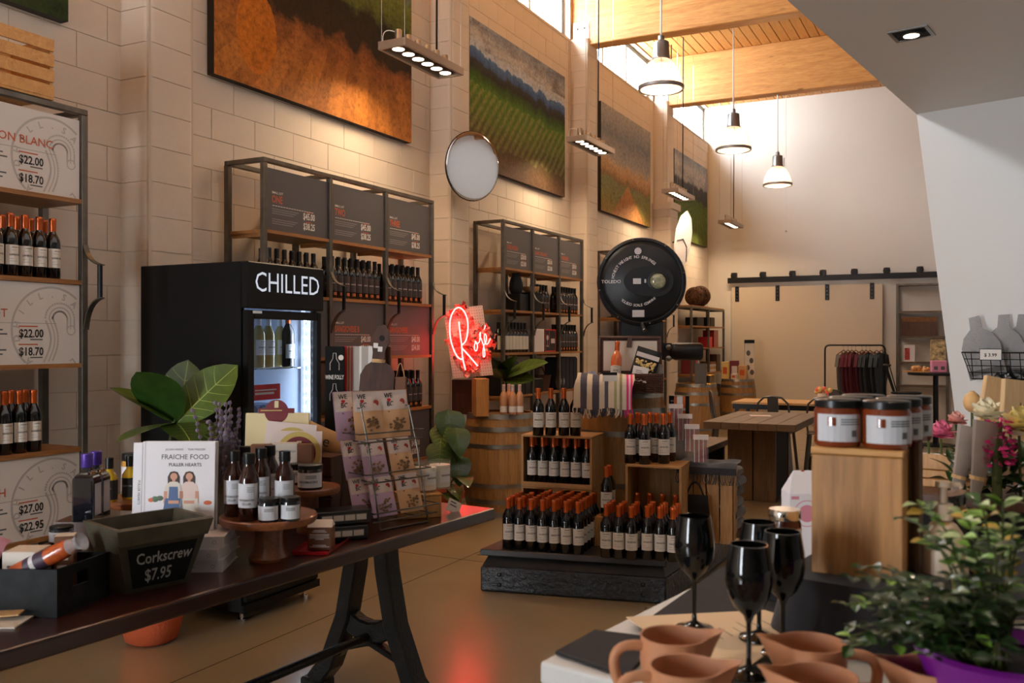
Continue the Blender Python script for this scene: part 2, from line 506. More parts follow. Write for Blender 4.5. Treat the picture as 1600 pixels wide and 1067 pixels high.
        stuff(mb.build('deck_plank_field', 'deck_plank', ce))
    for i, y in enumerate(PIL):
        yc = y + PW / 2
        bm_ = MB().box(WX - .1, XR, yc - .11, yc + .11, 5.13, DECK).build('roof_beam', 'glulam', bevel=.01); struct(bm_)
        pl = MB().box(WX + .01, PX - .01, yc - .122, yc - .11, 5.02, 5.42).build('steel_bracket', 'steel_plate', bm_)
        for bx in (WX + .07, PX - .07):
            for bz in (5.12, 5.34): MB().lathe([(.014, 0), (.014, .012), (.008, .018)], 8).build('bolt', 'dark_steel', pl, loc=(bx, yc - .122, bz), rot=(PI / 2, 0, 0))
    # sprinkler pipe between the beams
    p = MB().tube([(-4.0, 12.15, 5.72), (XR, 12.15, 5.72)], .028, 10).build('sprinkler_pipe', 'black_metal', smooth=40)
    for x in (-2.6, -.4): MB().tube([(x, 12.15, 5.72), (x, 12.15, DECK)], .008, 6).build('pipe_hanger', 'black_metal', p)
    MB().lathe([(.036, 0), (.036, .05)], 10).build('pipe_cap', 'black_metal', p, loc=(-4.0, 12.15, 5.72), rot=(0, -PI / 2, 0))
    for yy in (10.9, 12.9): MB().tube([(-1.9, 11.9, 5.66), (-1.9, 12.4, 5.66)], .012, 6)
    tag(p, 'thin black sprinkler pipe slung under the roof planks between two beams', 'pipe')
    # ---- soffit and bulkhead over the viewer, leaning partition wall
    A, E, Bq, C_ = (-1.95, YF), (-.31, 6.12), (XR, 4.24), (XR, YF)
    so = MB().prism([A, C_, Bq, E], SOF, SOF + .12).build('ceiling_soffit', 'soffit_paint'); struct(so)
    bk = MB()
    for p_, q_ in ((A, E), (E, Bq)):
        d = (Vector(q_) - Vector(p_)).normalized(); n = Vector((-d.y, d.x)) * -.1
        bk.prism([p_, q_, (q_[0] + n.x, q_[1] + n.y), (p_[0] + n.x, p_[1] + n.y)], SOF + .12, DECK)
    struct(bk.build('bulkhead', 'soffit_paint'))
    d = Vector((.958, -.285, 0)).normalized(); n = Vector((-d.y, d.x, 0)) * .14
    e = Vector((-.31, 6.12, 0)); q = Vector((XR, 4.24, 0)); s0 = .35
    vs = [e + d * s0, q, q + Z * SOF, e + Z * SOF]
    vs = vs + [v + n for v in vs]
    w = MB().add(vs, [(0, 1, 2, 3), (7, 6, 5, 4), (0, 3, 7, 4), (1, 5, 6, 2), (3, 2, 6, 7), (0, 4, 5, 1)]).build('wall_partition', 'white_paint'); struct(w)
build_setting()

# ================================================================== lamps of the place, plus unseen fill downlights
WARM = (1.0, .74, .47)
mat('lamp_face', (1, .9, .7), .4, emit=(1, .83, .58), estr=6)
mat('bulb_glow', (1, .9, .7), .4, emit=(1, .84, .6), estr=4)
mat('gallery_box', srgb(160, 140, 122), .4, .3)
def picture_lights():
    names = ['nearest', 'second', 'third', 'farthest']
    for i, (yc, z) in enumerate(((5.87, 3.60), (9.3, 3.60), (12.62, 3.54), (15.75, 3.48))):
        xc = -3.74; t = empty('picture_light', (xc, yc, z))
        fr = MB(); w, l = .12, .42
        fr.box(-w, -w + .02, -l, l, 0, .06); fr.box(w - .02, w, -l, l, 0, .06); fr.box(-w + .02, w - .02, -l, -l + .02, 0, .06); fr.box(-w + .02, w - .02, l - .02, l, 0, .06)
        fr.build('housing', 'gallery_box', t, bevel=.003)
        top = MB().box(-w + .02, w - .02, -l + .02, l - .02, .05, .058).build('top_plate', 'gallery_box', t)
        for k in range(6):
            y = -l + .09 + k * .132
            h = MB().lathe([(.05, .012), (.046, .03), (.025, .06), (.02, .075), (.026, .08), (.026, .15), (.022, .155)], 14).build('lamp_head', 'alu', t, smooth=40, loc=(0, y, 0))
            MB().lathe([(.044, 0), (.044, .004)], 16).build('lamp_lens', 'lamp_face', h, loc=(0, 0, .01))
        for sx, sy in ((-.1, -.4), (.1, -.4), (-.1, .4), (.1, .4)): MB().tube([(sx, sy, .05), (sx, sy, DECK - z)], .0015, 4).build('suspension_wire', 'chrome', t)
        MB().tube([(0, .2, .06), (.0, .2, .3), (.01, .2, DECK - z)], .008, 6).build('power_cable', 'matte_black', t)
        MB().tube(bez((-.02, -.33, .14), (-.14, -.36, .2), (-.1, -.38, .05)), .004, 5).build('loop_cable', 'white_cable', t)
        tag(t, ['six-headed hanging picture light nearest the viewer, below the large earthy vineyard canvas', 'six-headed hanging picture light beside the round mirror and the green hillside canvas',
                'hanging picture light above the large black dial, in front of the sandstone path canvas', 'smallest hanging picture light, farthest away near the far wall'][i], 'picture light', 'hanging picture lights along the block wall')
        o = light('picture_light_glow', 'AREA', (xc, yc, z - .012), 17, WARM, size=.18, size_y=.76, aim=(xc - .12, yc, 0))
        o.data.spread = math.radians(150)
picture_lights()
mat('pendant_metal', srgb(150, 150, 150), .35, .8)
mat('pendant_glass', srgb(214, 160, 132), .15, alpha=.68, emit=(1, .66, .45), estr=.22)
def pendants():
    labs = ['industrial glass pendant lamp nearest the viewer, largest of the row of three', 'middle one of the three glass pendant lamps, below the second beam', 'smallest glass pendant lamp, farthest along the row toward the far wall']
    for i, (u, v, z) in enumerate(((1033, 132, 3.80), (1146, 236, 3.77), (1215, 299, 3.77))):
        p = gx(u, v, -2.57); p.z = z
        t = empty('pendant_lamp', p)
        sh = MB().lathe([(.2, .03), (.19, .09), (.165, .17), (.13, .235), (.095, .27), (.075, .285)], 28, cap0=False, cap1=False).build('glass_shade', 'pendant_glass', t, smooth=60)
        MB().lathe([(.205, .0), (.212, .008), (.212, .035), (.203, .04), (.19, .03), (.19, .005), (.205, 0)], 28, cap0=False, cap1=False).build('rim_band', 'pendant_metal', t, smooth=40)
        MB().lathe([(.185, .012), (.185, .016)], 24).build('bottom_lens', mat('lens_milk_%d' % i, srgb(240, 225, 205), .3, alpha=.3, emit=(1, .85, .65), estr=.2), t)
        ho = MB().lathe([(.08, .28), (.082, .3), (.078, .31), (.072, .44), (.06, .45), (.03, .46), (.028, .5), (.012, .51)], 20).build('lamp_housing', 'pendant_metal', t, smooth=40)
        for k in range(3):
            a = k * 2 * PI / 3 + .5; MB().tube([(math.cos(a) * .095, math.sin(a) * .095, .29), (math.cos(a) * .095, math.sin(a) * .095, .42)], .006, 6).build('clip_rod', 'pendant_metal', ho)
        for k in range(4):
            a = k * PI / 2 + .3
            MB().tube([(math.cos(a) * r, math.sin(a) * r, zz) for r, zz in ((.205, .03), (.196, .09), (.17, .17), (.135, .24), (.08, .29))], .003, 5).build('cage_wire', 'pendant_metal', t)
        MB().ball((0, 0, .19), .042, 12, 8, sq=(1, 1, 1.5)).build('bulb', 'bulb_glow', t, smooth=80)
        MB().tube([(0, 0, .5), (0, 0, DECK - p.z)], .009, 6).build('hanging_cord', 'white_cable', t)
        tag(t, labs[i], 'pendant lamp', 'glass pendant lamps hanging in a row')
        light('pendant_glow', 'POINT', (p.x, p.y, p.z + .12), 60, WARM, radius=.09)
    # thin unlit drop wire with a small plug between the pendants and the far wall
    q = gy(1228, 360, 15.2)
    d = MB().tube([q, (q.x, q.y, DECK)], .004, 5).build('drop_wire', 'white_cable'); MB().box(-.014, .014, -.014, .014, -.03, .0).build('wire_plug', 'steel_plate', d, loc=q)
    tag(d, 'thin wire with a small end weight hanging by the far wall', 'wire')
pendants()
def downlights():
    p = gz(1424, 52, SOF)
    spots = [(p.x, p.y, True), (p.x + 2.2, p.y - .4, False), (p.x + .3, p.y - 2.4, False), (p.x + 2.5, p.y - 2.8, False)]  # main one is a lamp of the room; the other three are unseen, added as fill
    for x, y, main in spots:
        t = empty('recessed_downlight', (x, y, SOF), math.radians(-10))
        f = MB(); f.box(-.085, .085, -.085, -.07, -.006, .0); f.box(-.085, .085, .07, .085, -.006, 0); f.box(-.085, -.07, -.07, .07, -.006, 0); f.box(.07, .085, -.07, .07, -.006, 0)
        f.build('trim_frame', 'pendant_metal', t)
        MB().box(-.07, .07, -.07, .07, -.003, 0).build('recess_plate', 'matte_black', t)
        r = MB().lathe([(.056, -.012), (.06, -.004), (.06, 0)], 20).build('gimbal_ring', 'matte_black', t, smooth=40)
        MB().lathe([(.034, -.0135), (.034, -.012)], 18).build('lamp_lens', 'lamp_face', r)
        tag(t, 'square recessed downlight in the sloping-edged grey soffit' if main else 'unseen soffit downlight added for fill, %s' % ('right', 'left', 'far right')[spots.index((x, y, main)) - 1], 'downlight', 'recessed downlights in the soffit')
        light('downlight_glow', 'SPOT', (x, y, SOF - .02), 26, (1, .8, .58), rot=(0, 0, 0), spot=1.6, blend=.8, radius=.05)
downlights()
# ================================================================== canvases on the block wall
def canvas_material(name, bands, amp=.05, nscale=4, rows=None, diag=0.0, blob=None, cloud=None, path=None, fan=None, fan_k=.45, ridge=.22, W=2.31, Hh=1.44):
    m, N, L, B = _new(name)
    vec = coords(N, L, (1, 1 / W, 1 / Hh))
    sp = N.new('ShaderNodeSeparateXYZ'); L.new(vec, sp.inputs[0])
    u, v = sp.outputs[1], sp.outputs[2]
    n = noise(N, L, vec, nscale, 6, .65)
    h = maths(N, L, 'ADD', v, maths(N, L, 'MULTIPLY', maths(N, L, 'SUBTRACT', n, .5), amp * 2))
    rg = noise(N, L, coords(N, L, (0, 1 / W, 0)), nscale * 1.2, 5, .6)
    h = maths(N, L, 'ADD', h, maths(N, L, 'MULTIPLY', maths(N, L, 'SUBTRACT', rg, .5), ridge))
    if diag: h = maths(N, L, 'ADD', h, maths(N, L, 'MULTIPLY', u, diag))
    c = ramp(N, L, h, bands)
    if cloud:
        lo, hi, col = cloud
        cn = noise(N, L, coords(N, L, (1, 2.2 / W, 4.5 / Hh)), 1.6, 6, .6, .5)
        k = maths(N, L, 'MULTIPLY', ramp(N, L, cn, [(.46, (0, 0, 0)), (.62, (1, 1, 1))]), maths(N, L, 'GREATER_THAN', v, lo))
        c = mix(N, L, maths(N, L, 'MULTIPLY', k, hi), c, col)
    if rows:
        lo, hi, col, sc, ang = rows
        w = N.new('ShaderNodeTexWave'); w.inputs['Scale'].default_value = sc; w.inputs['Distortion'].default_value = 1.5; w.inputs['Detail'].default_value = 2
        L.new(coords(N, L, (1, 1, 1), rot=(ang, 0, 0)), w.inputs['Vector']); w.bands_direction = 'Y'
        k = maths(N, L, 'MULTIPLY', maths(N, L, 'MULTIPLY', maths(N, L, 'GREATER_THAN', h, lo), maths(N, L, 'LESS_THAN', h, hi)), w.outputs['Fac'])
        c = mix(N, L, maths(N, L, 'MULTIPLY', k, .6), c, col)
    if fan:
        cu, cv, lo, col, cnt = fan
        a = maths(N, L, 'ARCTAN2', maths(N, L, 'SUBTRACT', u, cu), maths(N, L, 'SUBTRACT', cv, v))
        s = maths(N, L, 'SINE', maths(N, L, 'MULTIPLY', a, cnt))
        k = maths(N, L, 'MULTIPLY', maths(N, L, 'LESS_THAN', h, lo), maths(N, L, 'GREATER_THAN', maths(N, L, 'ADD', s, maths(N, L, 'SUBTRACT', n, .5)), .1))
        c = mix(N, L, maths(N, L, 'MULTIPLY', k, fan_k), c, col)
    if path:
        pu, top, wid, col = path
        d = maths(N, L, 'ABSOLUTE', maths(N, L, 'SUBTRACT', u, maths(N, L, 'ADD', pu, maths(N, L, 'MULTIPLY', v, -.05))))
        k = maths(N, L, 'MULTIPLY', maths(N, L, 'LESS_THAN', d, maths(N, L, 'MULTIPLY', maths(N, L, 'SUBTRACT', top, v), wid)), maths(N, L, 'LESS_THAN', v, top))
        c = mix(N, L, k, c, col)
    if blob:
        bu, bv, ru, rv, col = blob
        du = maths(N, L, 'DIVIDE', maths(N, L, 'SUBTRACT', u, bu), ru); dv = maths(N, L, 'DIVIDE', maths(N, L, 'SUBTRACT', v, bv), rv)
        d = maths(N, L, 'ADD', maths(N, L, 'MULTIPLY', du, du), maths(N, L, 'MULTIPLY', dv, dv))
        c = mix(N, L, maths(N, L, 'MULTIPLY', maths(N, L, 'LESS_THAN', d, 1.0), .85), c, col)
    fine = noise(N, L, coords(N, L, (1, 1, 1)), 26, 9, .75)
    c = mix(N, L, 1.0, c, ramp(N, L, fine, [(.3, (.35, .35, .35)), (.5, (.8, .8, .8)), (.7, (1.15, 1.1, 1.0))]), 'MULTIPLY')
    L.new(c, B.inputs['Base Color']); B.inputs['Roughness'].default_value = .65; B.inputs['Specular IOR Level'].default_value = .2
    return m
def canvases():
    s = srgb
    g0 = canvas_material('canvas_hedge', [(0, s(44, 58, 26)), (.4, s(72, 92, 40)), (1, s(120, 150, 80))], .3, 9)
    g1 = canvas_material('canvas_soil', [(0, s(190, 118, 52)), (.16, s(206, 130, 58)), (.36, s(160, 94, 46)), (.43, s(54, 36, 22)), (.6, s(42, 32, 20)), (.66, s(92, 100, 40)), (.8, s(116, 124, 52)), (1, s(90, 120, 160))], .16, 5,
                         diag=.0, fan=(.72, 1.1, .4, s(120, 70, 34), 46), fan_k=.3, blob=(.17, .27, .085, .2, s(214, 122, 34)))
    g2 = canvas_material('canvas_valley', [(0, s(104, 76, 58)), (.14, s(110, 84, 58)), (.28, s(96, 92, 52)), (.36, s(92, 112, 42)), (.56, s(78, 118, 34)), (.64, s(48, 76, 26)), (.67, s(44, 44, 40)), (.715, s(52, 56, 60)), (.73, s(62, 90, 134)), (.79, s(84, 122, 170)), (.80, s(196, 206, 220)), (.9, s(196, 190, 186)), (1, s(150, 160, 176))], .035, 5,
                         rows=(.2, .56, s(150, 146, 82), 3.2, .75), cloud=(.82, .8, s(120, 112, 112)), diag=.06)
    g3 = canvas_material('canvas_path', [(0, s(170, 140, 70)), (.16, s(150, 142, 80)), (.3, s(136, 136, 84)), (.34, s(150, 116, 74)), (.4, s(196, 152, 104)), (.47, s(204, 170, 130)), (.53, s(170, 162, 156)), (.75, s(128, 132, 142)), (1, s(176, 172, 168))], .09, 4,
                         path=(.47, .33, .9, s(196, 138, 82)))
    g4 = canvas_material('canvas_rows', [(0, s(96, 104, 40)), (.32, s(110, 132, 46)), (.5, s(86, 112, 44)), (.53, s(54, 58, 54)), (.68, s(70, 74, 80)), (.72, s(190, 188, 186)), (.86, s(206, 202, 200)), (1, s(150, 166, 186))], .06, 5,
                         fan=(.62, .52, .5, s(66, 88, 26), 26), cloud=(.7, .5, s(120, 130, 150)))
    edge = mat('canvas_edge', srgb(44, 36, 30), .7)
    for i, (y0, y1, gm, lb) in enumerate((
            (.99, 3.30, g0, 'leafy green canvas print at the top left corner, cut off by the frame'),
            (4.36, 6.67, g1, 'large canvas print of sunlit orange vineyard soil under vines'),
            (7.70, 10.01, g2, 'canvas print of a green vineyard hillside under blue mountains'),
            (11.20, 13.25, g3, 'misty canvas print of a sandy path toward pale sandstone cliffs'),
            (14.50, 16.56, g4, 'canvas print of fanning green vine rows under clouds, in the far corner'))):
        z0, z1 = 3.21, 4.65
        o = MB().box(0, .06, 0, y1 - y0, 0, z1 - z0).build('canvas_print', edge, loc=(WX + .002, y0, z0))
        MB().box(.06, .0615, .0, y1 - y0, 0, z1 - z0).build('printed_face', gm, o, loc=(0, 0, 0))
        tag(o, lb, 'canvas print', 'canvas prints high on the block wall')
canvases()

# ================================================================== wine bottles
def wrap(mb, s, zc, size, r, mi, bold=.01):
    vs, fs = text_geo(s, size, bold); w = max(v.x for v in vs)
    mb.add([(math.sin((v.x - w / 2) / r) * r, -math.cos((v.x - w / 2) / r) * r, zc + v.y) for v in vs], fs, mi)
def arc_patch(mb, r, a0, a1, z0, z1, mi=0, n=10):
    vs = []
    for i in range(n + 1):
        a = a0 + (a1 - a0) * i / n; vs += [(math.sin(a) * r, -math.cos(a) * r, z0), (math.sin(a) * r, -math.cos(a) * r, z1)]
    mb.add(vs, [(2 * i, 2 * i + 2, 2 * i + 3, 2 * i + 1) for i in range(n)], mi)
def wine_bottle(name, body='glass_dark', cap='capsule_orange', lab='label_cream', ink='ink_black', word='SANDHILL', r=.0355, h=.3, lz=(.054, .148), capz=.232, la=1.25, band=None, low=None):
    k = h / .3
    b = MB().lathe([(r * .9, 0), (r, .004), (r, .178 * k), (r * .94, .194 * k), (r * .68, .214 * k), (r * .46, .23 * k), (r * .40, .24 * k), (r * .40, .296 * k)], 18).build(name, body, smooth=50)
    MB().lathe([(r * .43, capz * k), (r * .45, .24 * k), (r * .445, .282 * k), (r * .47, .284 * k), (r * .47, .297 * k), (r * .42, .3 * k)], 14).build('capsule', cap, b, smooth=40)
    lb = MB(); rl = r + .0006
    arc_patch(lb, rl, -la, la, lz[0], lz[1], 0)
    if word:
        H_ = lz[1] - lz[0]
        wrap(lb, word, lz[0] + H_ * .46, .0125 if len(word) > 5 else .014, rl + .0004, 1, .02)
        for a, b_, z, t in ((-.45, .45, .86, .05), (-.5, .1, .72, .02), (-.75, -.3, .3, .02), (-.75, .2, .17, .02)): arc_patch(lb, rl + .0004, a, b_, lz[0] + H_ * z, lz[0] + H_ * (z + t * .6), 2, 4)
    if band: arc_patch(lb, rl + .0003, -la, la, lz[0] + band[0], lz[0] + band[1], 3, 6)
    if low: arc_patch(lb, rl, -.5, .5, low[0], low[1], 3, 4)
    lb.build('label', [lab, ink, 'ink_grey', 'label_bronze'], b)
    return b
B_RED = wine_bottle('wine_bottle')
B_DARK = wine_bottle('wine_bottle', cap='capsule_black', lab='label_dark', ink='ink_pale', word='SANDHILL', lz=(.05, .165), la=1.3, low=(.02, .042))
mat('label_plain', srgb(214, 208, 196), .6)
B_WHITE = wine_bottle('wine_bottle', cap='capsule_black', lab='label_plain', ink='ink_grey', word='', lz=(.03, .165), la=1.3)
mat('white_wine', srgb(176, 160, 96), .08, coat=.5)
mat('label_chill', srgb(226, 230, 234), .6)
B_CHILL = wine_bottle('wine_bottle', body='white_wine', cap='label_chill', lab='label_chill', lz=(.07, .155))
B_CHILL2 = wine_bottle('wine_bottle', body='glass_dark', cap='capsule_orange', lab='label_chill', lz=(.05, .13), h=.32)
mat('rose_wine', srgb(196, 138, 98), .1, coat=.5)
mat('foil_rose', srgb(224, 196, 186), .35, .2)
B_ROSE = wine_bottle('rose_wine_bottle', body='rose_wine', cap='foil_rose', lab='label_cream', word='', r=.032, h=.25, lz=(.02, .07), la=1.2)
PROTO = [B_RED, B_DARK, B_WHITE, B_CHILL, B_CHILL2, B_ROSE]
USED = set()
def bottle(proto, loc, rz, label, group, cat='wine bottle'):
    if proto not in USED:
        USED.add(proto); o = proto; o.location = loc; o.rotation_euler = (0, 0, rz)
    else: o = clone(proto, loc, rz)
    for k in ('label', 'group', 'category'):
        if k in o: del o[k]
    tag(o, label, cat, group)
    return o
FACE_X = PI / 2        # label turned to +x (into the room from the block wall)

# ================================================================== steel and wood wall shelves
LV = [.11, .53, .945, 1.37, 1.79, 2.2]
def wall_shelf(y0, y1, label, nb=3, top=2.63, levels=LV, hooks=True, x0=-4.37, x1=-4.03):
    t = empty('wall_shelf', (x1, y0, 0)); w = .035; L_ = y1 - y0
    px = x0 - x1
    post = MB().box(-w, 0, -w / 2, w / 2, 0, top).mesh('post', 'dark_steel')
    ps = [L_ * k / nb for k in range(nb + 1)]
    for k, y in enumerate(ps):
        yy = min(max(y, w / 2), L_ - w / 2)
        put('post', post, t, (0, yy, 0), bevel=.003)
        put('post', post, t, (px + w, yy, 0))
        if hooks:
            hk = MB().strip(bez((0, 0, 1.97), (.02, 0, 1.88), (.125, 0, 1.865)), .03, .006, Y).build('hook_bracket', 'dark_steel', t, loc=(.001, yy, 0))
            MB().strip(bez((.125, 0, 1.70), (.02, 0, 1.68), (.006, 0, 1.54)), .03, .006, Y).build('hook_bracket', 'dark_steel', t, loc=(.001, yy, 0))
            MB().lathe([(.013, 1.695), (.013, 1.87)], 10).build('sleeve', 'black_metal', hk, loc=(.108, 0, 0))
    for z in (top,):
        r = MB(); r.box(-w, 0, 0, L_, z, z + .03); r.box(px, px + w, 0, L_, z, z + .03)
        for y in ps:
            yy = min(max(y, w / 2), L_ - w / 2); r.box(px + w, -w, yy - w / 2, yy + w / 2, z, z + .03)
        r.build('top_rail', 'dark_steel', t, bevel=.003)
    for z in levels:
        for k in range(nb):
            a, b = ps[k] + w / 2 + .002, ps[k + 1] - w / 2 - .002
            pk = MB().box(px + .005, -.004, a, b, z - .022, z).build('shelf_board', 'shelf_wood', t)
            MB().box(px + w, -w, a + .01, a + .03, z - .045, z - .022).build('bearer', 'shelf_wood', pk)
    tag(t, label, 'shelf', 'steel and wood shelves along the block wall')
    return t
wall_shelf(1.11, 3.16, 'steel-framed wine shelf at the left edge, with white price boards')
wall_shelf(4.45, 6.50, 'steel-framed wine shelf behind the black fridge, with dark price boards')
wall_shelf(7.77, 9.78, 'steel-framed shelf behind the neon sign and the left barrel')
wall_shelf(11.05, 13.0, 'steel-framed shelf half hidden behind the large black dial')
wall_shelf(14.35, 16.5, 'low wood-topped shelf in the far corner with wicker balls on top', nb=2, top=2.02, levels=[.11, .5, .95, 1.38, 1.74, 2.07], hooks=False)

def board(y0, y1, z0, z1, title, sub, prices, label, white=False, x=-4.045, tr=.15, ts=.05):
    o = MB().box(-.012, 0, 0, y1 - y0, 0, z1 - z0).build('price_board', 'board_white' if white else 'board_dark', loc=(x, y0, z0))
    W_, H_ = y1 - y0, z1 - z0
    p = MB(); mi = 0
    if not white:
        p.text(sub, (0, .045, H_ * .60), Y, Z, .021, 1, bold=.01)
        p.text(title, (0, .045, H_ * .455), Y, Z, ts * 1.35, 0, bold=.025, sx=.72)
        for k in range(16): p.rect((0, .05 + k * .026, H_ * .40), Y, Z, .02, .004, 1)
        for z in (.345, .31, .275, .18, .145, .11): p.rect((0, .045, H_ * z), Y, Z, .28 * (.7 + .3 * ((z * 37) % 1)), .005, 5)
        for z, s_ in zip((.27, .10), prices):
            p.text(s_, (0, .475, H_ * z), Y, Z, .062, 1, 'R', bold=.025, sx=.72); p.rect((0, .38, H_ * (z + .12)), Y, Z, .07, .005, 0)
    else:
        p.text(title, (0, W_ - tr, H_ * .57), Y, Z, .056, 0, 'R', bold=.01)
        p.rect((0, 0, H_ * .50), Y, Z, W_ - .13, .0015, 3)
        for z, s_ in zip((.33, .11), prices):
            p.text(s_, (0, W_ - .2, H_ * z), Y, Z, .055, 2, 'R', bold=.025, sx=.85); p.rect((0, W_ - .33, H_ * (z + .125)), Y, Z, .1, .006, 0)
            p.rect((0, W_ - .27, H_ * (z - .035)), Y, Z, .065, .006, 3)
        for z in (.41, .36, .17, .12): p.rect((0, 0, H_ * z), Y, Z, W_ - .38 - .04 * ((z * 31) % 1), .007, 3)
        # round crest: ring, letters, coiled snake; cut off at the board's edge
        cy, cz, rr = W_ - .155, H_ * .42, .215
        inside = lambda y, z: .004 < y < W_ - .004 and .004 < z < H_ - .004
        for i in range(96):
            a0, a1 = 2 * PI * i / 96, 2 * PI * (i + 1) / 96
            q = [(cy + math.cos(a) * r_, cz + math.sin(a) * r_) for a, r_ in ((a0, rr), (a1, rr), (a1, rr - .011), (a0, rr - .011))]
            if all(inside(*k_) for k_ in q): p.add([(.0004, *k_) for k_ in (q[3], q[0], q[1], q[2])], [(0, 1, 2, 3)], 4)
        for i, chh in enumerate('SANDHILL.SANDHILL.'):
            a = PI / 2 - .02 - (i - 8) * 2 * PI / 18; y, z = cy + math.cos(a) * .172, cz + math.sin(a) * .172
            if inside(y - .02, z - .02) and inside(y + .02, z + .02): p.text(chh, (0, y, z - .012), Y * math.sin(a) - Z * math.cos(a) if True else Y, Y * math.cos(a) + Z * math.sin(a), .045, 4, 'C', bold=.03)
        sn = []
        for i in range(40):
            s = i / 39
            if s < .5: a = PI * (1.0 - s * 2); yy, zz = cy + .045 + math.cos(a) * .062, cz + .055 + math.sin(a) * .06
            else:
                q = (s - .5) * 2; yy, zz = cy + .107 - q * .0, cz + .055 - q * .05
            sn.append((yy, zz))
        for i in range(20):
            q = i / 19; sn.insert(0, (cy - .017 + math.sin(q * PI * 1.1) * .03 * 1, cz + .055 - q * .22))
        for w0, w1 in ((-.026, -.017), (.014, .023), (-.006, .0)):
            for i in range(len(sn) - 1):
                d = Vector((sn[i + 1][0] - sn[i][0], sn[i + 1][1] - sn[i][1]))
                if d.length < 1e-5: continue
                d.normalize(); n = Vector((-d.y, d.x))
                q = [(sn[i][0] + n.x * w0, sn[i][1] + n.y * w0), (sn[i + 1][0] + n.x * w0, sn[i + 1][1] + n.y * w0), (sn[i + 1][0] + n.x * w1, sn[i + 1][1] + n.y * w1), (sn[i][0] + n.x * w1, sn[i][1] + n.y * w1)]
                if all(inside(*k_) for k_ in q): p.add([(.0004, *k_) for k_ in q], [(0, 1, 2, 3)], 4)
        p.disc((0, cy + .107, cz + .0), Y, Z, .026, 4, 14, r_in=.02)
    p.build('print', ['ink_orange', 'ink_white', 'ink_black' if white else 'ink_grey', 'ink_grey', 'crest_grey', 'ink_mid'], o)
    tag(o, label, 'price board', 'price boards on the wine shelves')
mat('crest_grey', srgb(190, 182, 176), .6); mat('ink_mid', srgb(140, 134, 132), .7)
board(2.50, 3.12, 2.2, 2.6, 'SAUVIGNON BLANC', '', ('$22.00', '$18.70'), 'white price board with orange wine name, top of the left shelf', True)
board(2.50, 3.12, 1.37, 1.765, 'PINOT', '', ('$22.00', '$18.70'), 'white price board between two bottle rows of the left shelf', True, tr=.385)
board(2.50, 3.12, .53, .92, 'SYRAH', '', ('$27.00', '$22.95'), 'white price board priced $27.00, lowest visible on the left shelf', True, tr=.395)
B2 = [4.49, 5.14, 5.82, 6.48]
for i, (ti, sub) in enumerate((('ONE', 'SMALL LOT'), ('TWO', 'SMALL LOT'), ('THREE', 'SMALL LOT'))):
    board(B2[i] + .005, B2[i + 1] - .03, 2.2, 2.6, ti, sub, ('$45.00', '$38.25'), 'dark price board headed %s, top row of the shelf behind the fridge' % ti)
for i, ti in enumerate(('SANGIOVESE', 'SANGIOVESE B', 'SANGIOVESE')):
    board(B2[i] + .005, B2[i + 1] - .03, 1.37, 1.765, ti, 'SMALL LOT', ('$40.00', '$34.00'),
          ['dark price board hidden behind the fridge door', 'dark sangiovese price board behind the walnut paddle board', 'dark sangiovese price board nearest the neon sign'][i], ts=.045)
    board(B2[i] + .005, B2[i + 1] - .03, .53, .92, 'MALBEC', 'SMALL LOT', ('$45.00', '$38.25'),
          ['dark low price board behind the fridge body', 'dark low price board behind the snack bag rack', 'dark low price board behind the two white candles'][i], ts=.045)
B3 = [7.81, 8.45, 9.12, 9.76]
for i, ti in enumerate(('STEELWORK', 'BLANC DE BLANC', 'VIOGNIER')):
    board(B3[i] + .005, B3[i + 1] - .03, 2.2, 2.6, ti, 'SMALL LOT', ('$28.00', '$23.80'),
          'dark price board, %s of three above the shelf behind the neon sign' % ('left', 'middle', 'right')[i], ts=.045 if i != 1 else .038)

# bottles standing on the shelves
def shelf_row(proto, y0, y1, n, z, what, where, rows=2, x=-4.085, group=None, dx=.078):
    for r_ in range(rows):
        for k in range(n):
            y = y0 + .037 + k * .0745 + (.0 if r_ == 0 else .012)
            bottle(proto, (x - r_ * dx, y, z + .0005), FACE_X + RND.uniform(-.12, .12),
                   '%s, %s in %s row %s' % (what, ORD[k], 'front' if r_ == 0 else 'rear', where), group or 'wine bottles on the wall shelves')
OR = 'orange-capped red wine bottle'; BK = 'black-capped dark wine bottle'
shelf_row(B_RED, 2.59, 2.99, 6, LV[4], OR, 'under the left shelf top board')
shelf_row(B_RED, 2.56, 2.93, 5, LV[2], OR, 'low on the left shelf')
shelf_row(B_DARK, 4.52, 5.08, 7, LV[4], BK, 'behind the fridge top')
shelf_row(B_DARK, 5.17, 5.78, 8, LV[4], BK, 'under the board headed TWO')
shelf_row(B_DARK, 5.85, 6.36, 7, LV[4], BK, 'under the board headed THREE')
shelf_row(B_DARK, 5.30, 5.78, 6, LV[2], BK, 'behind the snack rack')
shelf_row(B_DARK, 5.85, 6.42, 7, LV[2], BK, 'above the two candles')
shelf_row(B_DARK, 9.16, 9.70, 7, LV[4], BK, 'below the rightmost board')
shelf_row(B_DARK, 9.16, 9.70, 7, LV[3], BK, 'two shelves below rightmost board')
shelf_row(B_WHITE, 7.86, 8.34, 7, LV[3], 'white-labelled black-capped bottle', 'beside the neon sign')
shelf_row(B_DARK, 8.72, 9.08, 4, LV[4], BK, 'beside the black gift box', rows=2, x=-4.14)

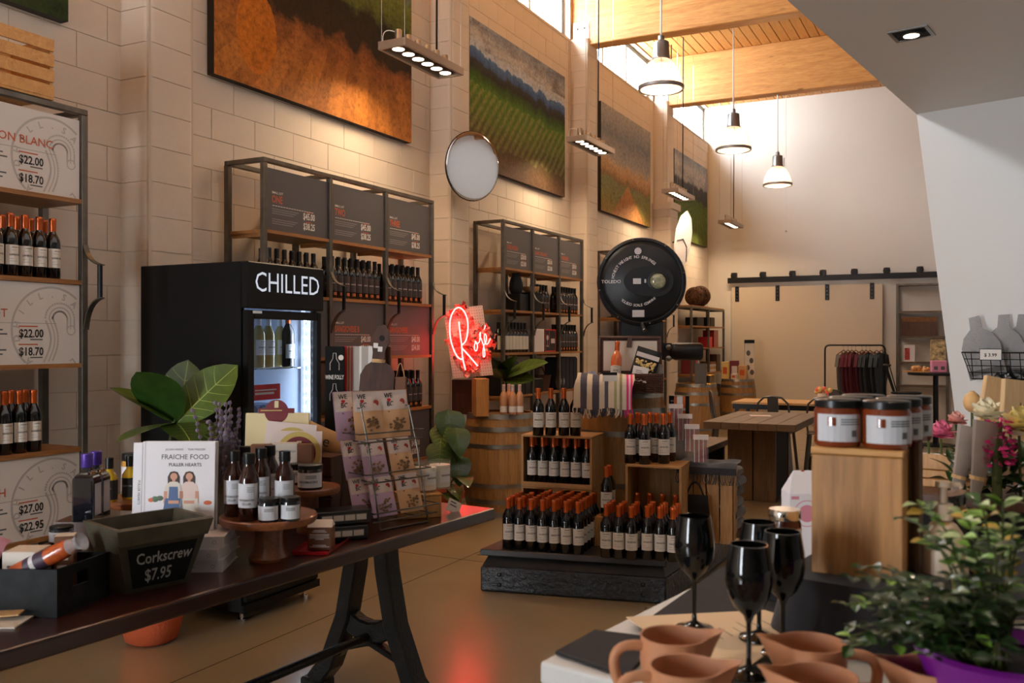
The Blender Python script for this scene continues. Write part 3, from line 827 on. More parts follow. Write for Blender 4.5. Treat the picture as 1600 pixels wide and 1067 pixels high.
# ================================================================== chilled wine fridge
def fridge():
    x0, xf, y0, y1 = -4.15, -3.41, 3.59, 4.21
    t = empty('wine_fridge', ((x0 + xf) / 2, (y0 + y1) / 2, 0))
    o = Vector(t.location)
    def part(mb, name, m, p=t, **k):
        mb.M = Matrix.Translation(-o) @ mb.M if False else mb.M
        mb.v = [(a - o.x, b - o.y, c) for a, b, c in mb.v]
        return mb.build(name, m, p, **k)
    wl = .03; bk = mat('fridge_black', (.008, .0075, .0075), .4, spec=.2)
    b = MB()
    b.box(x0, xf, y0, y0 + wl, .06, 1.9); b.box(x0, xf, y1 - wl, y1, .06, 1.9); b.box(x0, x0 + wl, y0 + wl, y1 - wl, .06, 1.9)
    b.box(x0 + wl, xf, y0 + wl, y1 - wl, 1.68, 1.9); b.box(x0 + wl, xf, y0 + wl, y1 - wl, .06, .34)
    part(b, 'cabinet', bk, bevel=.004)
    li = MB(); e = .004
    li.box(x0 + wl, x0 + wl + e, y0 + wl, y1 - wl, .34, 1.68); li.box(x0 + wl, xf - .02, y0 + wl, y0 + wl + e, .34, 1.68); li.box(x0 + wl, xf - .02, y1 - wl - e, y1 - wl, .34, 1.68); li.box(x0 + wl, xf - .02, y0 + wl, y1 - wl, 1.676, 1.68)
    part(li, 'liner', mat('fridge_liner', srgb(196, 206, 222), .4))
    hd = part(MB().box(xf, xf + .05, y0, y1, 1.655, 1.9), 'header_panel', bk, bevel=.006)
    tx = MB().text('CHILLED', (xf + .05, y0 + .035, 1.745), Y, Z, .15, 0, bold=-.002, sx=.8, off=.003)
    w = max(v[1] for v in tx.v) - min(v[1] for v in tx.v); y00 = min(v[1] for v in tx.v); k = .52 / w
    tx.v = [(a, y00 + .018 + (b_ - y00) * k, c) for a, b_, c in tx.v]
    part(tx, 'lit_lettering', mat('sign_white', srgb(200, 210, 225), .4, emit=(.78, .86, 1), estr=.45), hd)
    d = MB(); a, c = y0 + .01, y1 - .01; zf, zt = .4, 1.645; fw = .05
    d.box(xf + .002, xf + .04, a, a + fw, zf, zt); d.box(xf + .002, xf + .04, c - fw * .7, c, zf, zt); d.box(xf + .002, xf + .04, a + fw, c - fw * .7, zf, zf + .05); d.box(xf + .002, xf + .04, a + fw, c - fw * .7, zt - .045, zt)
    dr = part(d, 'door', bk, bevel=.004)
    g = bpy.data.materials.new('fridge_glass'); g.use_nodes = True; N = g.node_tree.nodes; L = g.node_tree.links; N.clear()
    out = N.new('ShaderNodeOutputMaterial'); mx = N.new('ShaderNodeMixShader'); tr = N.new('ShaderNodeBsdfTransparent'); gl = N.new('ShaderNodeBsdfGlossy'); gl.inputs['Roughness'].default_value = .02
    tr.inputs[0].default_value = (.9, .93, .96, 1); fz = N.new('ShaderNodeLayerWeight'); fz.inputs[0].default_value = .12
    L.new(fz.outputs['Fresnel'], mx.inputs[0]); L.new(tr.outputs[0], mx.inputs[1]); L.new(gl.outputs[0], mx.inputs[2]); L.new(mx.outputs[0], out.inputs[0])
    part(MB().box(xf + .012, xf + .018, a + fw, c - fw * .7, zf + .05, zt - .045), 'door_glass', g, dr)
    ct = part(MB().box(xf + .04, xf + .046, a + .03, a + .1, 1.628, 1.642), 'lock_plate', 'chrome', dr)
    led = MB(); dots = MB()
    led.box(xf - .06, xf - .04, c - .06, c - .045, .36, 1.66)
    for k_ in range(26): dots.lathe([(.006, 0), (.006, .003)], 8, (0, 0, 0)); 
    part(led, 'lamp_strip', mat('led_strip', (.7, .82, 1), .4, emit=(.66, .8, 1), estr=.8))
    for k_ in range(24):
        part(MB().cbox((xf - .036, c - .052, .45 + k_ * .05), (.006, .014, .014)), 'diode', mat('led_dot', (1, 1, 1), .4, emit=(.85, .92, 1), estr=30) if 'led_dot' not in M else 'led_dot')
    for z in (.62, .99, 1.33):
        s = MB()
        for k_ in range(9): s.tube([(x0 + .06, y0 + .06 + k_ * .062, z), (xf - .05, y0 + .06 + k_ * .062, z)], .0025, 5)
        s.tube([(xf - .05, y0 + .04, z), (xf - .05, y1 - .04, z)], .004, 5); s.tube([(x0 + .06, y0 + .04, z), (x0 + .06, y1 - .04, z)], .004, 5)
        part(s, 'wire_shelf', 'chrome')
    gr = MB().box(xf, xf + .02, y0, y1, .06, .1); gr.box(xf, xf + .02, y0, y1, .33, .38)
    part(gr, 'base_frame', bk)
    for k_ in range(5): part(MB().box(xf + .0, xf + .022, y0 + .02, y1 - .02, .115 + k_ * .042, .14 + k_ * .042), 'grille_slat', bk)
    for yy in (y0 + .06, y1 - .06):
        for xx in (xf - .05, x0 + .06): part(MB().lathe([(.022, 0), (.022, .012), (.01, .014), (.01, .06)], 10, (xx, yy, 0)), 'foot', 'chrome')
    tag(t, 'tall black glass-door wine fridge with lit CHILLED header', 'fridge')
    light('fridge_glow', 'AREA', (xf - .08, c - .08, 1.0), 3.2, (.75, .86, 1), size=.05, size_y=1.2, aim=(x0, y0 + .2, 1.0))
    us = [(404, 0), (419, 0), (440, 1), (457, 2), (471, 2)]
    for k_, (u, q) in enumerate(us):
        p = gx(u, 560, xf - .13 - (.06 if q == 1 else 0))
        bottle(B_CHILL if q < 2 else B_CHILL2, (p.x, min(p.y, c - .09), 1.334), FACE_X, '%s bottle from the left on the top fridge shelf' % ORD[k_] if q else 'white wine bottle, %s from the left on the top fridge shelf' % ORD[k_], 'chilled bottles in the fridge')
    # lower shelf: bottles lying with their bases to the door
    body = MB().lathe([(.036, 0), (.036, .19), (.014, .24), (.014, .29)], 14).mesh('lying_wine_bottle', 'white_wine' if False else mat('blue_lit_glass', srgb(120, 140, 176), .15, coat=.4), 40)  # blue of the fridge light is put into the bottle colour
    n = 0
    for row in range(2):
        for k_ in range(5 - row):
            o_ = put('lying_wine_bottle', body, None, (xf - .06, y0 + .12 + k_ * .076 + row * .038, 1.031 + row * .066 + .0), (0, -PI / 2, 0))
            tag(o_, 'bottle lying in the fridge, %s from the left in the %s layer' % (ORD[k_], 'lower' if row == 0 else 'upper'), 'wine bottle', 'bottles lying in the fridge'); n += 1
    cd = MB().box(0, .003, 0, .27, 0, .085).build('sale_card', mat('card_red', srgb(206, 36, 40), .5), loc=(xf - .052, y0 + .09, 1.16))
    MB().rect((.003, .07, .03), Y, Z, .15, .012).rect((.003, .07, .05), Y, Z, .17, .008).build('print', 'ink_white', cd)
    tag(cd, 'red card with a white line standing inside the fridge door', 'card')
fridge()
# ================================================================== plants: shared leaf shapes
mat('leaf_green', srgb(44, 74, 24), .36, var=.35, vscale=12, coat=.25)
mat('leaf_light', srgb(74, 98, 30), .38, var=.3, vscale=10, coat=.25)
mat('leaf_vein', srgb(150, 168, 86), .5)
mat('stem_green', srgb(74, 84, 36), .6)
mat('terracotta', srgb(178, 84, 48), .65, var=.12)
def leaf_mesh(name, Ln, Wd, droop=.25, fold=.25, shape='fiddle', mats=('leaf_green', 'leaf_vein'), veins=5, wav=.0):
    mb = MB(); n = 10
    def half(s):
        if shape == 'fiddle': return Wd / 2 * (math.sin(PI * min(1, s ** .8)) ** .75 * (.62 + .5 * s)) if 0 < s < 1 else 0
        if shape == 'heart': return Wd / 2 * math.sin(PI * min(1, s ** .62)) ** .8 if 0 < s < 1 else 0
        return Wd / 2 * math.sin(PI * s) if 0 < s < 1 else 0
    def P(s, k, lift=0):
        h = half(s); x = k * h
        z = -droop * Ln * s * s + fold * abs(x) + wav * math.sin(s * 17 + k * 2) * h + lift
        return Vector((x, s * Ln, z))
    mb.grid(lambda a, b: P(b, a * 2 - 1), 6, n, 0)
    def vein(p0, p1, w):
        vs = []; m = 5
        for i in range(m + 1):
            t = i / m; s = p0[0] + (p1[0] - p0[0]) * t; k = p0[1] + (p1[1] - p0[1]) * t
            a = P(s, k, .0012); ww = w * (1 - t * .6)
            vs += [a + Vector((-ww, 0, 0)) if abs(p1[1] - p0[1]) < .1 else a + Vector((0, -ww, 0)), a + Vector((ww, 0, 0)) if abs(p1[1] - p0[1]) < .1 else a + Vector((0, ww, 0))]
        mb.add(vs, [(2 * i, 2 * i + 1, 2 * i + 3, 2 * i + 2) for i in range(m)], 1)
    if veins:
        vein((.02, 0), (.97, 0), Wd * .014)
        for i in range(veins):
            s = .12 + .66 * i / veins
            for sg in (-1, 1): vein((s, 0), (min(.95, s + .16), sg * .92), Wd * .008)
    return mb.mesh(name, list(mats), 60)
def leaf_at(me, name, base, direction, parent, roll=0, scale=1.0):
    d = Vector(direction).normalized(); q = d.to_track_quat('Y', 'Z')
    o = put(name, me, parent, base); o.rotation_mode = 'QUATERNION'
    from mathutils import Quaternion
    o.rotation_quaternion = q @ Quaternion((0, 1, 0), roll); o.scale = (scale,) * 3
    return o

def fiddle_plant():
    base = Vector((-3.62, 3.2, 0)); t = empty('fiddle_leaf_plant', base)
    MB().lathe([(.09, 0), (.125, .02), (.15, .12), (.15, .26), (.14, .28), (.13, .27), (.12, .2)], 24, cap1=False).build('woven_basket_pot', mat('basket_orange', srgb(190, 84, 42), .8, bump=.8, bscale=60), t, smooth=50)
    MB().lathe([(.13, .235), (.0, .25)], 16, cap0=False).build('soil', 'matte_black', t)
    tip = at(276, 655, 4.55) - base
    MB().tube([(0, 0, .24), (.02, .0, .6), tip * .9 + Vector((0, 0, .1)), tip + Vector((0, 0, .05))], [.016, .013, .01, .006], 8).build('stem', 'stem_green', t, smooth=60)
    lm = leaf_mesh('leaf', .34, .26, .18, .2); lm2 = leaf_mesh('leaf', .36, .24, .12, .15, mats=('leaf_light', 'leaf_vein'))
    tips = [((214, 574), .15, lm, .5), ((178, 607), .02, lm2, -.2), ((367, 578), -.1, lm2, 1.2), ((188, 690), .22, lm2, .1), ((300, 560), -.15, lm, .9), ((300, 690), .22, lm, 0), ((350, 700), .05, lm, .3)]
    for (u, v), dt, me, roll in tips:
        e = at(u, v, 4.5 - dt) - base; b = tip + Vector((0, 0, -.02))
        ln = (e - b).length
        leaf_at(me, 'leaf', b, e - b + Vector((0, 0, .04)), t, roll, max(.7, min(1.5, ln / .34)))
    tag(t, 'fiddle-leaf plant in an orange woven pot beside the black fridge', 'potted plant')
fiddle_plant()

# ================================================================== long dark display table on cast-iron legs
TA = Vector((-.082, -.9966, 0)); TB = Vector((-.9966, .082, 0)); TP = Vector((-1.84, 3.47, 0)); TZ = .76
def tpos(a, b, z=TZ): return TP + TA * a + TB * b + Z * z
TROT = math.atan2(TB.y, TB.x)      # local +x = across the table, away from the aisle; local +y = toward its far-left end
def long_table():
    t = empty('display_table', TP, TROT)
    # local frame: x = across (0..0.85), y = along toward the viewer (0..3)
    MB().box(0, .86, 0, 3.0, TZ - .05, TZ).build('table_top', 'dark_table', t, bevel=.008, seg=2)
    MB().box(.08, .78, .3, 2.7, TZ - .07, TZ - .05).build('apron', 'matte_black', t)
    iron = mat('cast_iron', (.018, .017, .016), .42, .5, bump=.4, bscale=80)
    for a in (.42, 2.55):
        f = empty('leg_frame', (0, a, 0)); f.parent = t
        for sx in (-1, 1):
            cx = .34
            pts = [(cx + sx * .07, 0, TZ - .07), (cx + sx * .085, 0, .55), (cx + sx * .13, 0, .33), (cx + sx * .22, 0, .12), (cx + sx * .3, 0, .03)]
            m = MB().strip(pts, .085, .075, Y); m.build('leg', iron, f, bevel=.008)
            MB().box(cx + sx * .3 - .06, cx + sx * .3 + .06, -.05, .05, 0, .045).build('foot', iron, f, bevel=.01)
        MB().strip([(cx - .13, 0, .33), (cx - .06, 0, .295), (cx, 0, .285), (cx + .06, 0, .295), (cx + .13, 0, .33)], .06, .085, Y).build('cross_piece', iron, f, bevel=.008)
        MB().strip([(cx - .24, 0, .1), (cx - .14, 0, .2), (cx, 0, .245), (cx + .14, 0, .2), (cx + .24, 0, .1)], .05, .03, Y).build('arch', iron, f, bevel=.006)
        MB().box(cx - .16, cx + .16, -.05, .05, TZ - .085, TZ - .06).build('head_plate', iron, f)
    MB().tube([(.34, .42, .27), (.34, 2.55, .27)], .018, 10).build('stretcher', iron, t, smooth=40)
    tag(t, 'long dark-stained display table on black cast-iron legs', 'table')
long_table()

def label_lines(mb, o, xd, yd, w, rows, mi=0, step=.006, h=.0025, seed=3, align='L'):
    r = random.Random(seed)
    for k in range(rows):
        ww = w * r.uniform(.55, 1)
        oo = Vector(o) - Vector(yd).normalized() * step * k + (Vector(xd).normalized() * (w - ww) / 2 if align == 'C' else Vector((0, 0, 0)))
        mb.rect(oo, xd, yd, ww, h, mi)
CAMR = YAW   # turned square to the viewer
mat('carton_brown', srgb(112, 70, 44), .6); mat('carton_white', srgb(220, 210, 196), .6); mat('kraft', srgb(198, 158, 108), .7, var=.06)
mat('tin_black', (.012, .012, .012), .45, .2, var=.5, vscale=20, spec=.12); mat('lid_black', (.009, .009, .009), .3, spec=.3)
mat('bag_purple', srgb(196, 164, 190), .5, var=.06); mat('bag_orange', srgb(226, 178, 132), .5, var=.06); mat('bag_white', srgb(222, 206, 198), .5, var=.05)
mat('nuts', srgb(130, 96, 60), .6, var=.4, vscale=60); mat('sauce_dark', srgb(44, 14, 8), .08, coat=.5); mat('label_greyblue', srgb(206, 206, 210), .6)
mat('red_lacquer', srgb(150, 18, 24), .3, coat=.3); mat('candle_wax', srgb(236, 226, 206), .45, coat=.4); mat('cellophane', (.9, .9, .92), .1, alpha=.28, coat=.3)
mat('thin_glass', (.95, .95, .95), .05, alpha=.1, coat=.3); mat('purple_foil', srgb(84, 56, 150), .35, .3); mat('oil_yellow', srgb(196, 160, 24), .08, coat=.4); mat('glass_clear_dark', (.012, .012, .016), .06, coat=.5)
mat('slate', (.012, .012, .012), .8, spec=.1); mat('chalk', srgb(170, 168, 164), .9); mat('weathered', srgb(70, 64, 48), .7, var=.35, vscale=14)
mat('cover_white', srgb(226, 220, 222), .4); mat('skin', srgb(206, 150, 122), .6); mat('hair', srgb(62, 36, 26), .6); mat('denim', srgb(84, 108, 146), .7); mat('blouse', srgb(226, 200, 190), .6)
mat('lavender', srgb(112, 100, 120), .8, var=.2, vscale=40); mat('dry_stem', srgb(116, 108, 84), .8); mat('orange_print', srgb(206, 92, 34), .5); mat('cracker_orange', srgb(176, 80, 36), .3, var=.3, vscale=40, coat=.3)

def jar(name, loc, r, h, body, lid, label, lab_txt=None, lab='label_greyblue', cat='jar', grp=None, rz=CAMR):
    o = MB().lathe([(r * .92, 0), (r, .006), (r, h * .76), (r * .93, h * .82), (r * .93, h * .84)], 20).build(name, body, loc=loc, rot=(0, 0, rz), smooth=50)
    MB().lathe([(r * .97, h * .83), (r * .99, h * .84), (r * .99, h * .98), (r * .94, h)], 20).build('lid', lid, o, smooth=40)
    lb = MB(); arc_patch(lb, r + .0006, -1.3, 1.3, h * .12, h * .70, 0)
    if lab_txt: wrap(lb, lab_txt, h * .3, h * .13, r + .001, 1, .01)
    for k in range(3): arc_patch(lb, r + .001, -.2, .7, h * (.58 - k * .05), h * (.6 - k * .05), 1, 4)
    lb.build('label', [lab, 'ink_black', 'ink_orange'], o)
    tag(o, label, cat, grp); return o
def sauce_bottle(loc, label, rz=CAMR, h=.215, r=.0325):
    o = MB().lathe([(r * .92, 0), (r, .005), (r, h * .6), (r * .86, h * .68), (r * .55, h * .78), (r * .5, h * .86)], 18).build('sauce_bottle', 'sauce_dark', loc=loc, rot=(0, 0, rz), smooth=50)
    MB().lathe([(r * .56, h * .84), (r * .58, h * .86), (r * .58, h * .99), (r * .52, h)], 16).build('cap', 'lid_black', o, smooth=40)
    lb = MB(); arc_patch(lb, r + .0006, -1.2, 1.2, h * .2, h * .56, 0)
    wrap(lb, 'WINEMAKERS', h * .3, .009, r + .001, 1, .02); wrap(lb, 'CELLAR', h * .245, .009, r + .001, 1, .02)
    for k in range(4): arc_patch(lb, r + .001, .1, .75, h * (.5 - k * .022), h * (.507 - k * .022), 1, 4)
    lb.build('label', ['label_greyblue', 'ink_grey'], o)
    tag(o, label, 'sauce bottle', 'sauce bottles on the round cake stand'); return o
def cake_stand(loc, r, h, label):
    o = empty('cake_stand', loc)
    MB().lathe([(r * .5, h - .03), (r * .96, h - .022), (r, h - .012), (r, h), (r * .97, h + .004), (r * .93, h), (0, h)], 36, cap1=False).build('plate', 'acacia', o, smooth=40)
    MB().lathe([(r * .4, 0), (r * .42, .01), (r * .34, .03), (r * .3, .05), (r * .3, h - .03)], 24).build('pedestal', 'acacia', o, smooth=40)
    tag(o, label, 'cake stand', 'wooden cake stands on the dark table'); return o

wood('paddle_wood', srgb(48, 26, 17), srgb(88, 52, 34), 'Z', 1.0, .6)
def left_table_goods():
    G = 'goods on the dark display table'
    # --- black tin tray with cut-out handle and packages
    K = gz(89, 965, TZ); e1 = Vector((-.9, -.436, 0)).normalized(); e2 = Vector((-.24, .97, 0)).normalized()
    ang = math.atan2(-e1.y, -e1.x)
    t = empty('tin_tray', K); tw, td, th = .42, .21, .125
    def wallq(p, q, name):
        d = (q - p); n = d.normalized().cross(Z); m = MB()
        vs = [p, q, q + Z * th, p + Z * th]; vs += [v + n * -.006 for v in vs]
        m.add(vs, [(0, 1, 2, 3), (7, 6, 5, 4), (0, 4, 5, 1), (1, 5, 6, 2), (2, 6, 7, 3), (3, 7, 4, 0)]); return m.build(name, 'tin_black', t)
    a, b, c, d = Vector(), e1 * tw, e1 * tw + e2 * td, e2 * td
    wallq(b, a, 'side_panel'); wallq(c, b, 'side_panel'); wallq(d, c, 'side_panel')
    # right side with a hand slot
    m = MB(); n = e2.cross(Z); 
    for s0, s1, z0, z1 in ((0, .28, 0, th), (.28, .58, 0, .065), (.28, .58, .1, th), (.58, 1, 0, th)):
        p, q = d * s0, d * s1
        vs = [p + Z * z0, q + Z * z0, q + Z * z1, p + Z * z1]; vs += [v - n * .006 for v in vs]
        m.add(vs, [(0, 1, 2, 3), (7, 6, 5, 4), (0, 4, 5, 1), (1, 5, 6, 2), (2, 6, 7, 3), (3, 7, 4, 0)])
    m.build('slotted_side_panel', 'tin_black', t)
    MB().add([a, b, c, d, a + Z * .004, b + Z * .004, c + Z * .004, d + Z * .004], [(3, 2, 1, 0), (4, 5, 6, 7)]).build('bottom', 'tin_black', t)
    tag(t, 'black tin tray with a cut-out handle, full of small packages', 'tray', G)
    def carton(loc, rot, s, mats_, label, cat='box', lines=3):
        o = MB().box(-s[0] / 2, s[0] / 2, -s[1] / 2, s[1] / 2, 0, s[2]).build('carton', mats_[0], loc=loc, rot=rot, bevel=.002)
        p = MB(); label_lines(p, (-s[0] * .35, -s[1] / 2, s[2] * .7), X, Z, s[0] * .7, lines, 0, s[2] * .14, s[2] * .05)
        if len(mats_) > 2: p.rect((-s[0] * .5, -s[1] * .5, s[2]), X, Y, s[0], s[1], 1)
        p.build('print', [mats_[1], mats_[-1]], o)
        tag(o, label, cat, 'packages in and around the tin tray'); return o
    base = lambda f, g, z: K + e1 * tw * f + e2 * td * g + Z * z
    carton(base(.74, .5, .01), (0, 0, ang + .05), (.09, .1, .125), ('carton_brown', 'ink_white'), 'brown carton with white print at the left end of the tin tray')
    carton(base(.42, .62, .006), (0, 0, ang + .05), (.09, .09, .145), ('carton_white', 'ink_grey'), 'cream-topped white carton in the middle of the tin tray')
    carton(base(.24, .83, .03), (0, 0, ang + .3), (.05, .05, .15), ('carton_brown', 'ink_white', 'carton_white'), 'slim brown carton standing at the back of the tin tray')
    # clear cracker tube with purple label, lying slantwise
    tu = MB().lathe([(.021, 0), (.024, .01), (.024, .17), (.02, .18)], 18).build('snack_tube', 'cracker_orange', loc=base(.36, .22, .1), rot=(0, PI / 2 - .45, ang - .12), smooth=40)
    MB().lathe([(.0246, .05), (.0246, .115)], 18, cap0=False, cap1=False).build('label', mat('label_plum', srgb(62, 44, 62), .5), tu, smooth=40)
    MB().lathe([(.0249, .07), (.0249, .083)], 18, cap0=False, cap1=False).build('label_band', 'ink_pale', tu)
    MB().lathe([(.022, .18), (.015, .2), (.026, .22)], 10, cap1=False).build('film_end', 'cellophane', tu)
    tag(tu, 'clear tube of orange crackers with a plum label, leaning in the tin tray', 'snack tube', G)
    bag = MB().grid(lambda a_, b_: (a_ * .16 - .08, b_ * .1 - .05, .03 * math.sin(PI * a_) * math.sin(PI * b_) + .01 * math.sin(a_ * 9 + b_ * 7)), 8, 6).build('snack_pouch', mat('bag_mauve', srgb(176, 120, 136), .5, var=.15), loc=base(.86, .85, .14), rot=(.5, .15, ang), smooth=60)
    tag(bag, 'mauve foil pouch at the left rear of the tin tray', 'snack bag', G)
    # kraft envelopes at the frame's left edge
    for k in range(2):
        en = MB().box(-.09, .09, -.06, .06, 0, .004).build('kraft_envelope', 'kraft' if k else 'carton_white', loc=gz(-14, 972 - 8 * k, TZ) + Z * (.001 + .012 * k), rot=(.0, -.05 * k, .5 + .1 * k))
        tag(en, ('kraft envelope on top of a paler one' if k else 'cream envelope lying under a kraft one') + ' at the table edge', 'envelope', G)
    # --- slate-fronted planter box "Corkscrew $7.95"
    tp = [gz(191, 832, .956), gz(319, 804, .956), gz(240, 798, .956), gz(109, 819, .956)]
    bp = [gz(195, 920, TZ), gz(289, 907, TZ)]
    dd = ((bp[1] - bp[0]).normalized() + (tp[1] - tp[0]).normalized()).normalized(); nb_ = Vector((-dd.y, dd.x, 0))
    tm, bm2 = (tp[0] + tp[1]) / 2, (bp[0] + bp[1]) / 2; tp = [tm - dd * .145, tm + dd * .145, tm + dd * .145 + nb_ * .215, tm - dd * .145 + nb_ * .215]
    bm2 = tm - Z * .196 + nb_ * .045; bp = [bm2 - dd * .092, bm2 + dd * .092, bm2 + dd * .092 + nb_ * .13, bm2 - dd * .092 + nb_ * .13]
    cen = sum(bp, Vector()) / 4; t = empty('planter_box', cen)
    tp = [p - cen for p in tp]; bp = [p - cen for p in bp]
    def inset(ps, k): 
        c_ = sum(ps, Vector()) / 4; return [c_ + (p - c_) * k for p in ps]
    for k in range(4):
        q = (k + 1) % 4; to, bo = inset(tp, .9), inset(bp, .9)
        vs = [bp[k], bp[q], tp[q], tp[k], bo[k], bo[q], to[q], to[k]]
        sb = MB().add(vs, [(7, 6, 5, 4), (3, 2, 6, 7), (0, 3, 7, 4), (1, 5, 6, 2), (0, 4, 5, 1)]); q0, q1, q2, q3 = vs[:4]
        sb.grid(lambda a_, b_: (q0 * (1 - a_) + q1 * a_) * (1 - b_) + (q3 * (1 - a_) + q2 * a_) * b_, 10, 10).build('side_board', 'weathered', t)
    MB().add(bp + [p + Z * .01 for p in bp], [(3, 2, 1, 0), (4, 5, 6, 7)]).build('base_board', 'weathered', t)
    f0, f1, f2, f3 = bp[0], bp[1], tp[1], tp[0]
    def fp(a_, b_): return (f0 * (1 - a_) + f1 * a_) * (1 - b_) + (f3 * (1 - a_) + f2 * a_) * b_
    xd = (fp(.9, .5) - fp(.1, .5)).normalized(); yd = (fp(.5, .9) - fp(.5, .1)).normalized(); nn = xd.cross(yd)
    MB().add([fp(0, .76) + nn * .001, fp(1, .76) + nn * .001, fp(1, 1), fp(0, 1)] + [fp(0, .76) + nn * .014, fp(1, .76) + nn * .014, fp(1, 1) + nn * .014, fp(0, 1) + nn * .014], [(4, 5, 6, 7), (0, 4, 7, 3), (1, 2, 6, 5), (3, 7, 6, 2), (0, 1, 5, 4)]).build('rim_moulding', 'weathered', t)
    fr = MB().grid(lambda a_, b_: fp(.05 + .9 * a_, .05 + .67 * b_) + nn * .003, 10, 10); fr.build('slate_frame', 'weathered', t)
    so = MB().grid(lambda a_, b_: fp(.09 + .82 * a_, .08 + .61 * b_) + nn * .005, 10, 10).build('slate_panel', 'slate', t)
    for word, a0, b0, sa, sb in (('Corkscrew', .17, .44, .155, .24), ('$7.95', .27, .17, .17, .26)):
        vs, fs = text_geo(word, 1.0, .01)
        tx = MB().add([fp(a0 + v.x * sa, b0 + v.y * sb) + nn * .0075 for v in vs], fs); tx.build('chalk_lettering', 'chalk', so)
    tag(t, 'weathered planter box with a chalked Corkscrew slate front', 'planter box', G)
    # --- stack of white books and the cookbook on top
    c0 = at(306, 888, 2.93); c0.z = TZ
    for k in range(3):
        z = TZ + k * .037
        o = empty('stacked_book', (c0.x, c0.y, z), CAMR + (.06, -.04, .1)[k])
        MB().box(-.11, .11, -.1, .1, 0, .003).box(-.11, .11, -.1, .1, .033, .036).box(-.11, .11, -.1, -.096, .003, .033).build('cover', 'cover_white', o)
        MB().box(-.105, .105, -.096, .095, .003, .033).build('page_block', 'paper_white', o)
        p = MB().text('FRAICHE FOOD', (-.05, -.1, .013), X, Z, .011, 0); p.disc((.08, -.1, .018), X, Z, .006, 0, 12, r_in=.005); p.build('print', 'ink_grey', o)
        tag(o, 'white cookbook lying %s in the stack under the standing one' % ('lowest', 'in the middle', 'topmost')[k], 'book', 'stack of white cookbooks')
    o = empty('cookbook', at(278, 833, 2.93), CAMR); o.location.z = TZ + .1115; o.rotation_euler = (-.06, 0, CAMR)
    W_, H_ = .232, .285
    MB().box(-W_ / 2, W_ / 2, -.002, 0, 0, H_).build('front_cover', 'cover_white', o); MB().box(-W_ / 2, W_ / 2, .03, .032, 0, H_).build('back_cover', 'cover_white', o)
    MB().box(-W_ / 2 - .002, -W_ / 2, -.002, .032, 0, H_).build('spine', 'cover_white', o); MB().box(-W_ / 2, W_ / 2 - .004, 0, .03, .003, H_ - .003).build('page_block', 'paper_white', o)
    sp = MB().box(-W_ / 2 - .032, -W_ / 2 - .003, -.003, .028, 0, H_ - .004).build('jacket_spine', 'cover_white', o)
    p = MB(); y = -.002
    p.text('FRAICHE FOOD', (.02, y, H_ * .80), X, Z, .022, 0, 'C', bold=.01); p.text('FULLER HEARTS', (.02, y, H_ * .72), X, Z, .015, 1, 'C', bold=.012)
    p.text('JILLIAN HARRIS      TORI WESSZER', (.02, y, H_ * .90), X, Z, .0085, 1, 'C')
    p.rect((-W_ / 2 + .004, y, 0), X, Z, .004, H_, 2)
    def poly(pts, mi, off): p.add([(x_, y - off, z_ * H_) for x_, z_ in pts], [tuple(range(len(pts)))], mi)
    def fig(cx, hair_low, top, low, over=None):
        poly([(cx - .019, hair_low), (cx + .019, hair_low), (cx + .02, .60), (cx + .012, .655), (cx, .665), (cx - .012, .655), (cx - .02, .60)], 3, .0004)
        p.disc((cx, y, H_ * .605), X, Z, .0115, 4, 14, off=.0007); poly([(cx - .005, .54), (cx + .005, .54), (cx + .005, .58), (cx - .005, .58)], 4, .0006)
        poly([(cx - .03, .36), (cx + .03, .36), (cx + .027, .5), (cx + .012, .545), (cx - .012, .545), (cx - .027, .5)], top, .0008)
        poly([(cx - .032, .30), (cx - .02, .30), (cx - .02, .44), (cx - .031, .44)], 4, .001); poly([(cx + .02, .30), (cx + .032, .30), (cx + .031, .44), (cx + .02, .44)], 4, .001)
        if over: poly([(cx - .016, .34), (cx + .016, .34), (cx + .014, .49), (cx - .014, .49)], over, .0012)
        poly([(cx - .034, .20), (cx + .034, .20), (cx + .028, .36), (cx - .026, .36)], low, .0011); poly([(cx - .006, .04), (cx + .03, .04), (cx + .034, .24), (cx - .006, .24)], low, .00115)
        poly([(cx - .016, .30), (cx + .018, .30), (cx + .018, .335), (cx - .016, .335)], 4, .0014)
    poly([(-.1, .05), (.112, .05), (.112, .17), (-.1, .17)], 2, .0002)
    fig(-.016, .47, 8, 5, 5); fig(.034, .40, 6, 8)
    p.ball((-.075, y, H_ * .35), .012, 8, 6, 7, (1, .03, .8)); p.ball((-.06, y, H_ * .36), .012, 8, 6, 7, (1, .03, .7)); p.ball((-.088, y, H_ * .34), .01, 8, 6, 9, (1, .03, .7))
    p.ball((.095, y, H_ * .31), .014, 8, 6, 9, (1, .03, .5))
    p.text('FULLER HEARTS', (-W_ / 2 - .015, -.003, H_ * .56), -Z, X, .011, 1, 'L')
    p.build('cover_print', ['ink_grey', 'ink_black', 'ink_pale', 'hair', 'skin', 'denim', 'blouse', 'leaf_green', 'carton_white', 'orange_print'], o)
    tag(o, 'white cookbook standing upright with two seated women on its cover', 'book', G)
    # --- dried lavender in a glass vase behind the cookbook
    lv = at(345, 850, 3.12); lv.z = TZ; t = empty('lavender_vase', lv)
    MB().lathe([(.03, 0), (.036, .01), (.04, .14), (.034, .19), (.036, .2)], 16, cap1=False).build('vase', 'cellophane', t, smooth=50)
    r = random.Random(5)
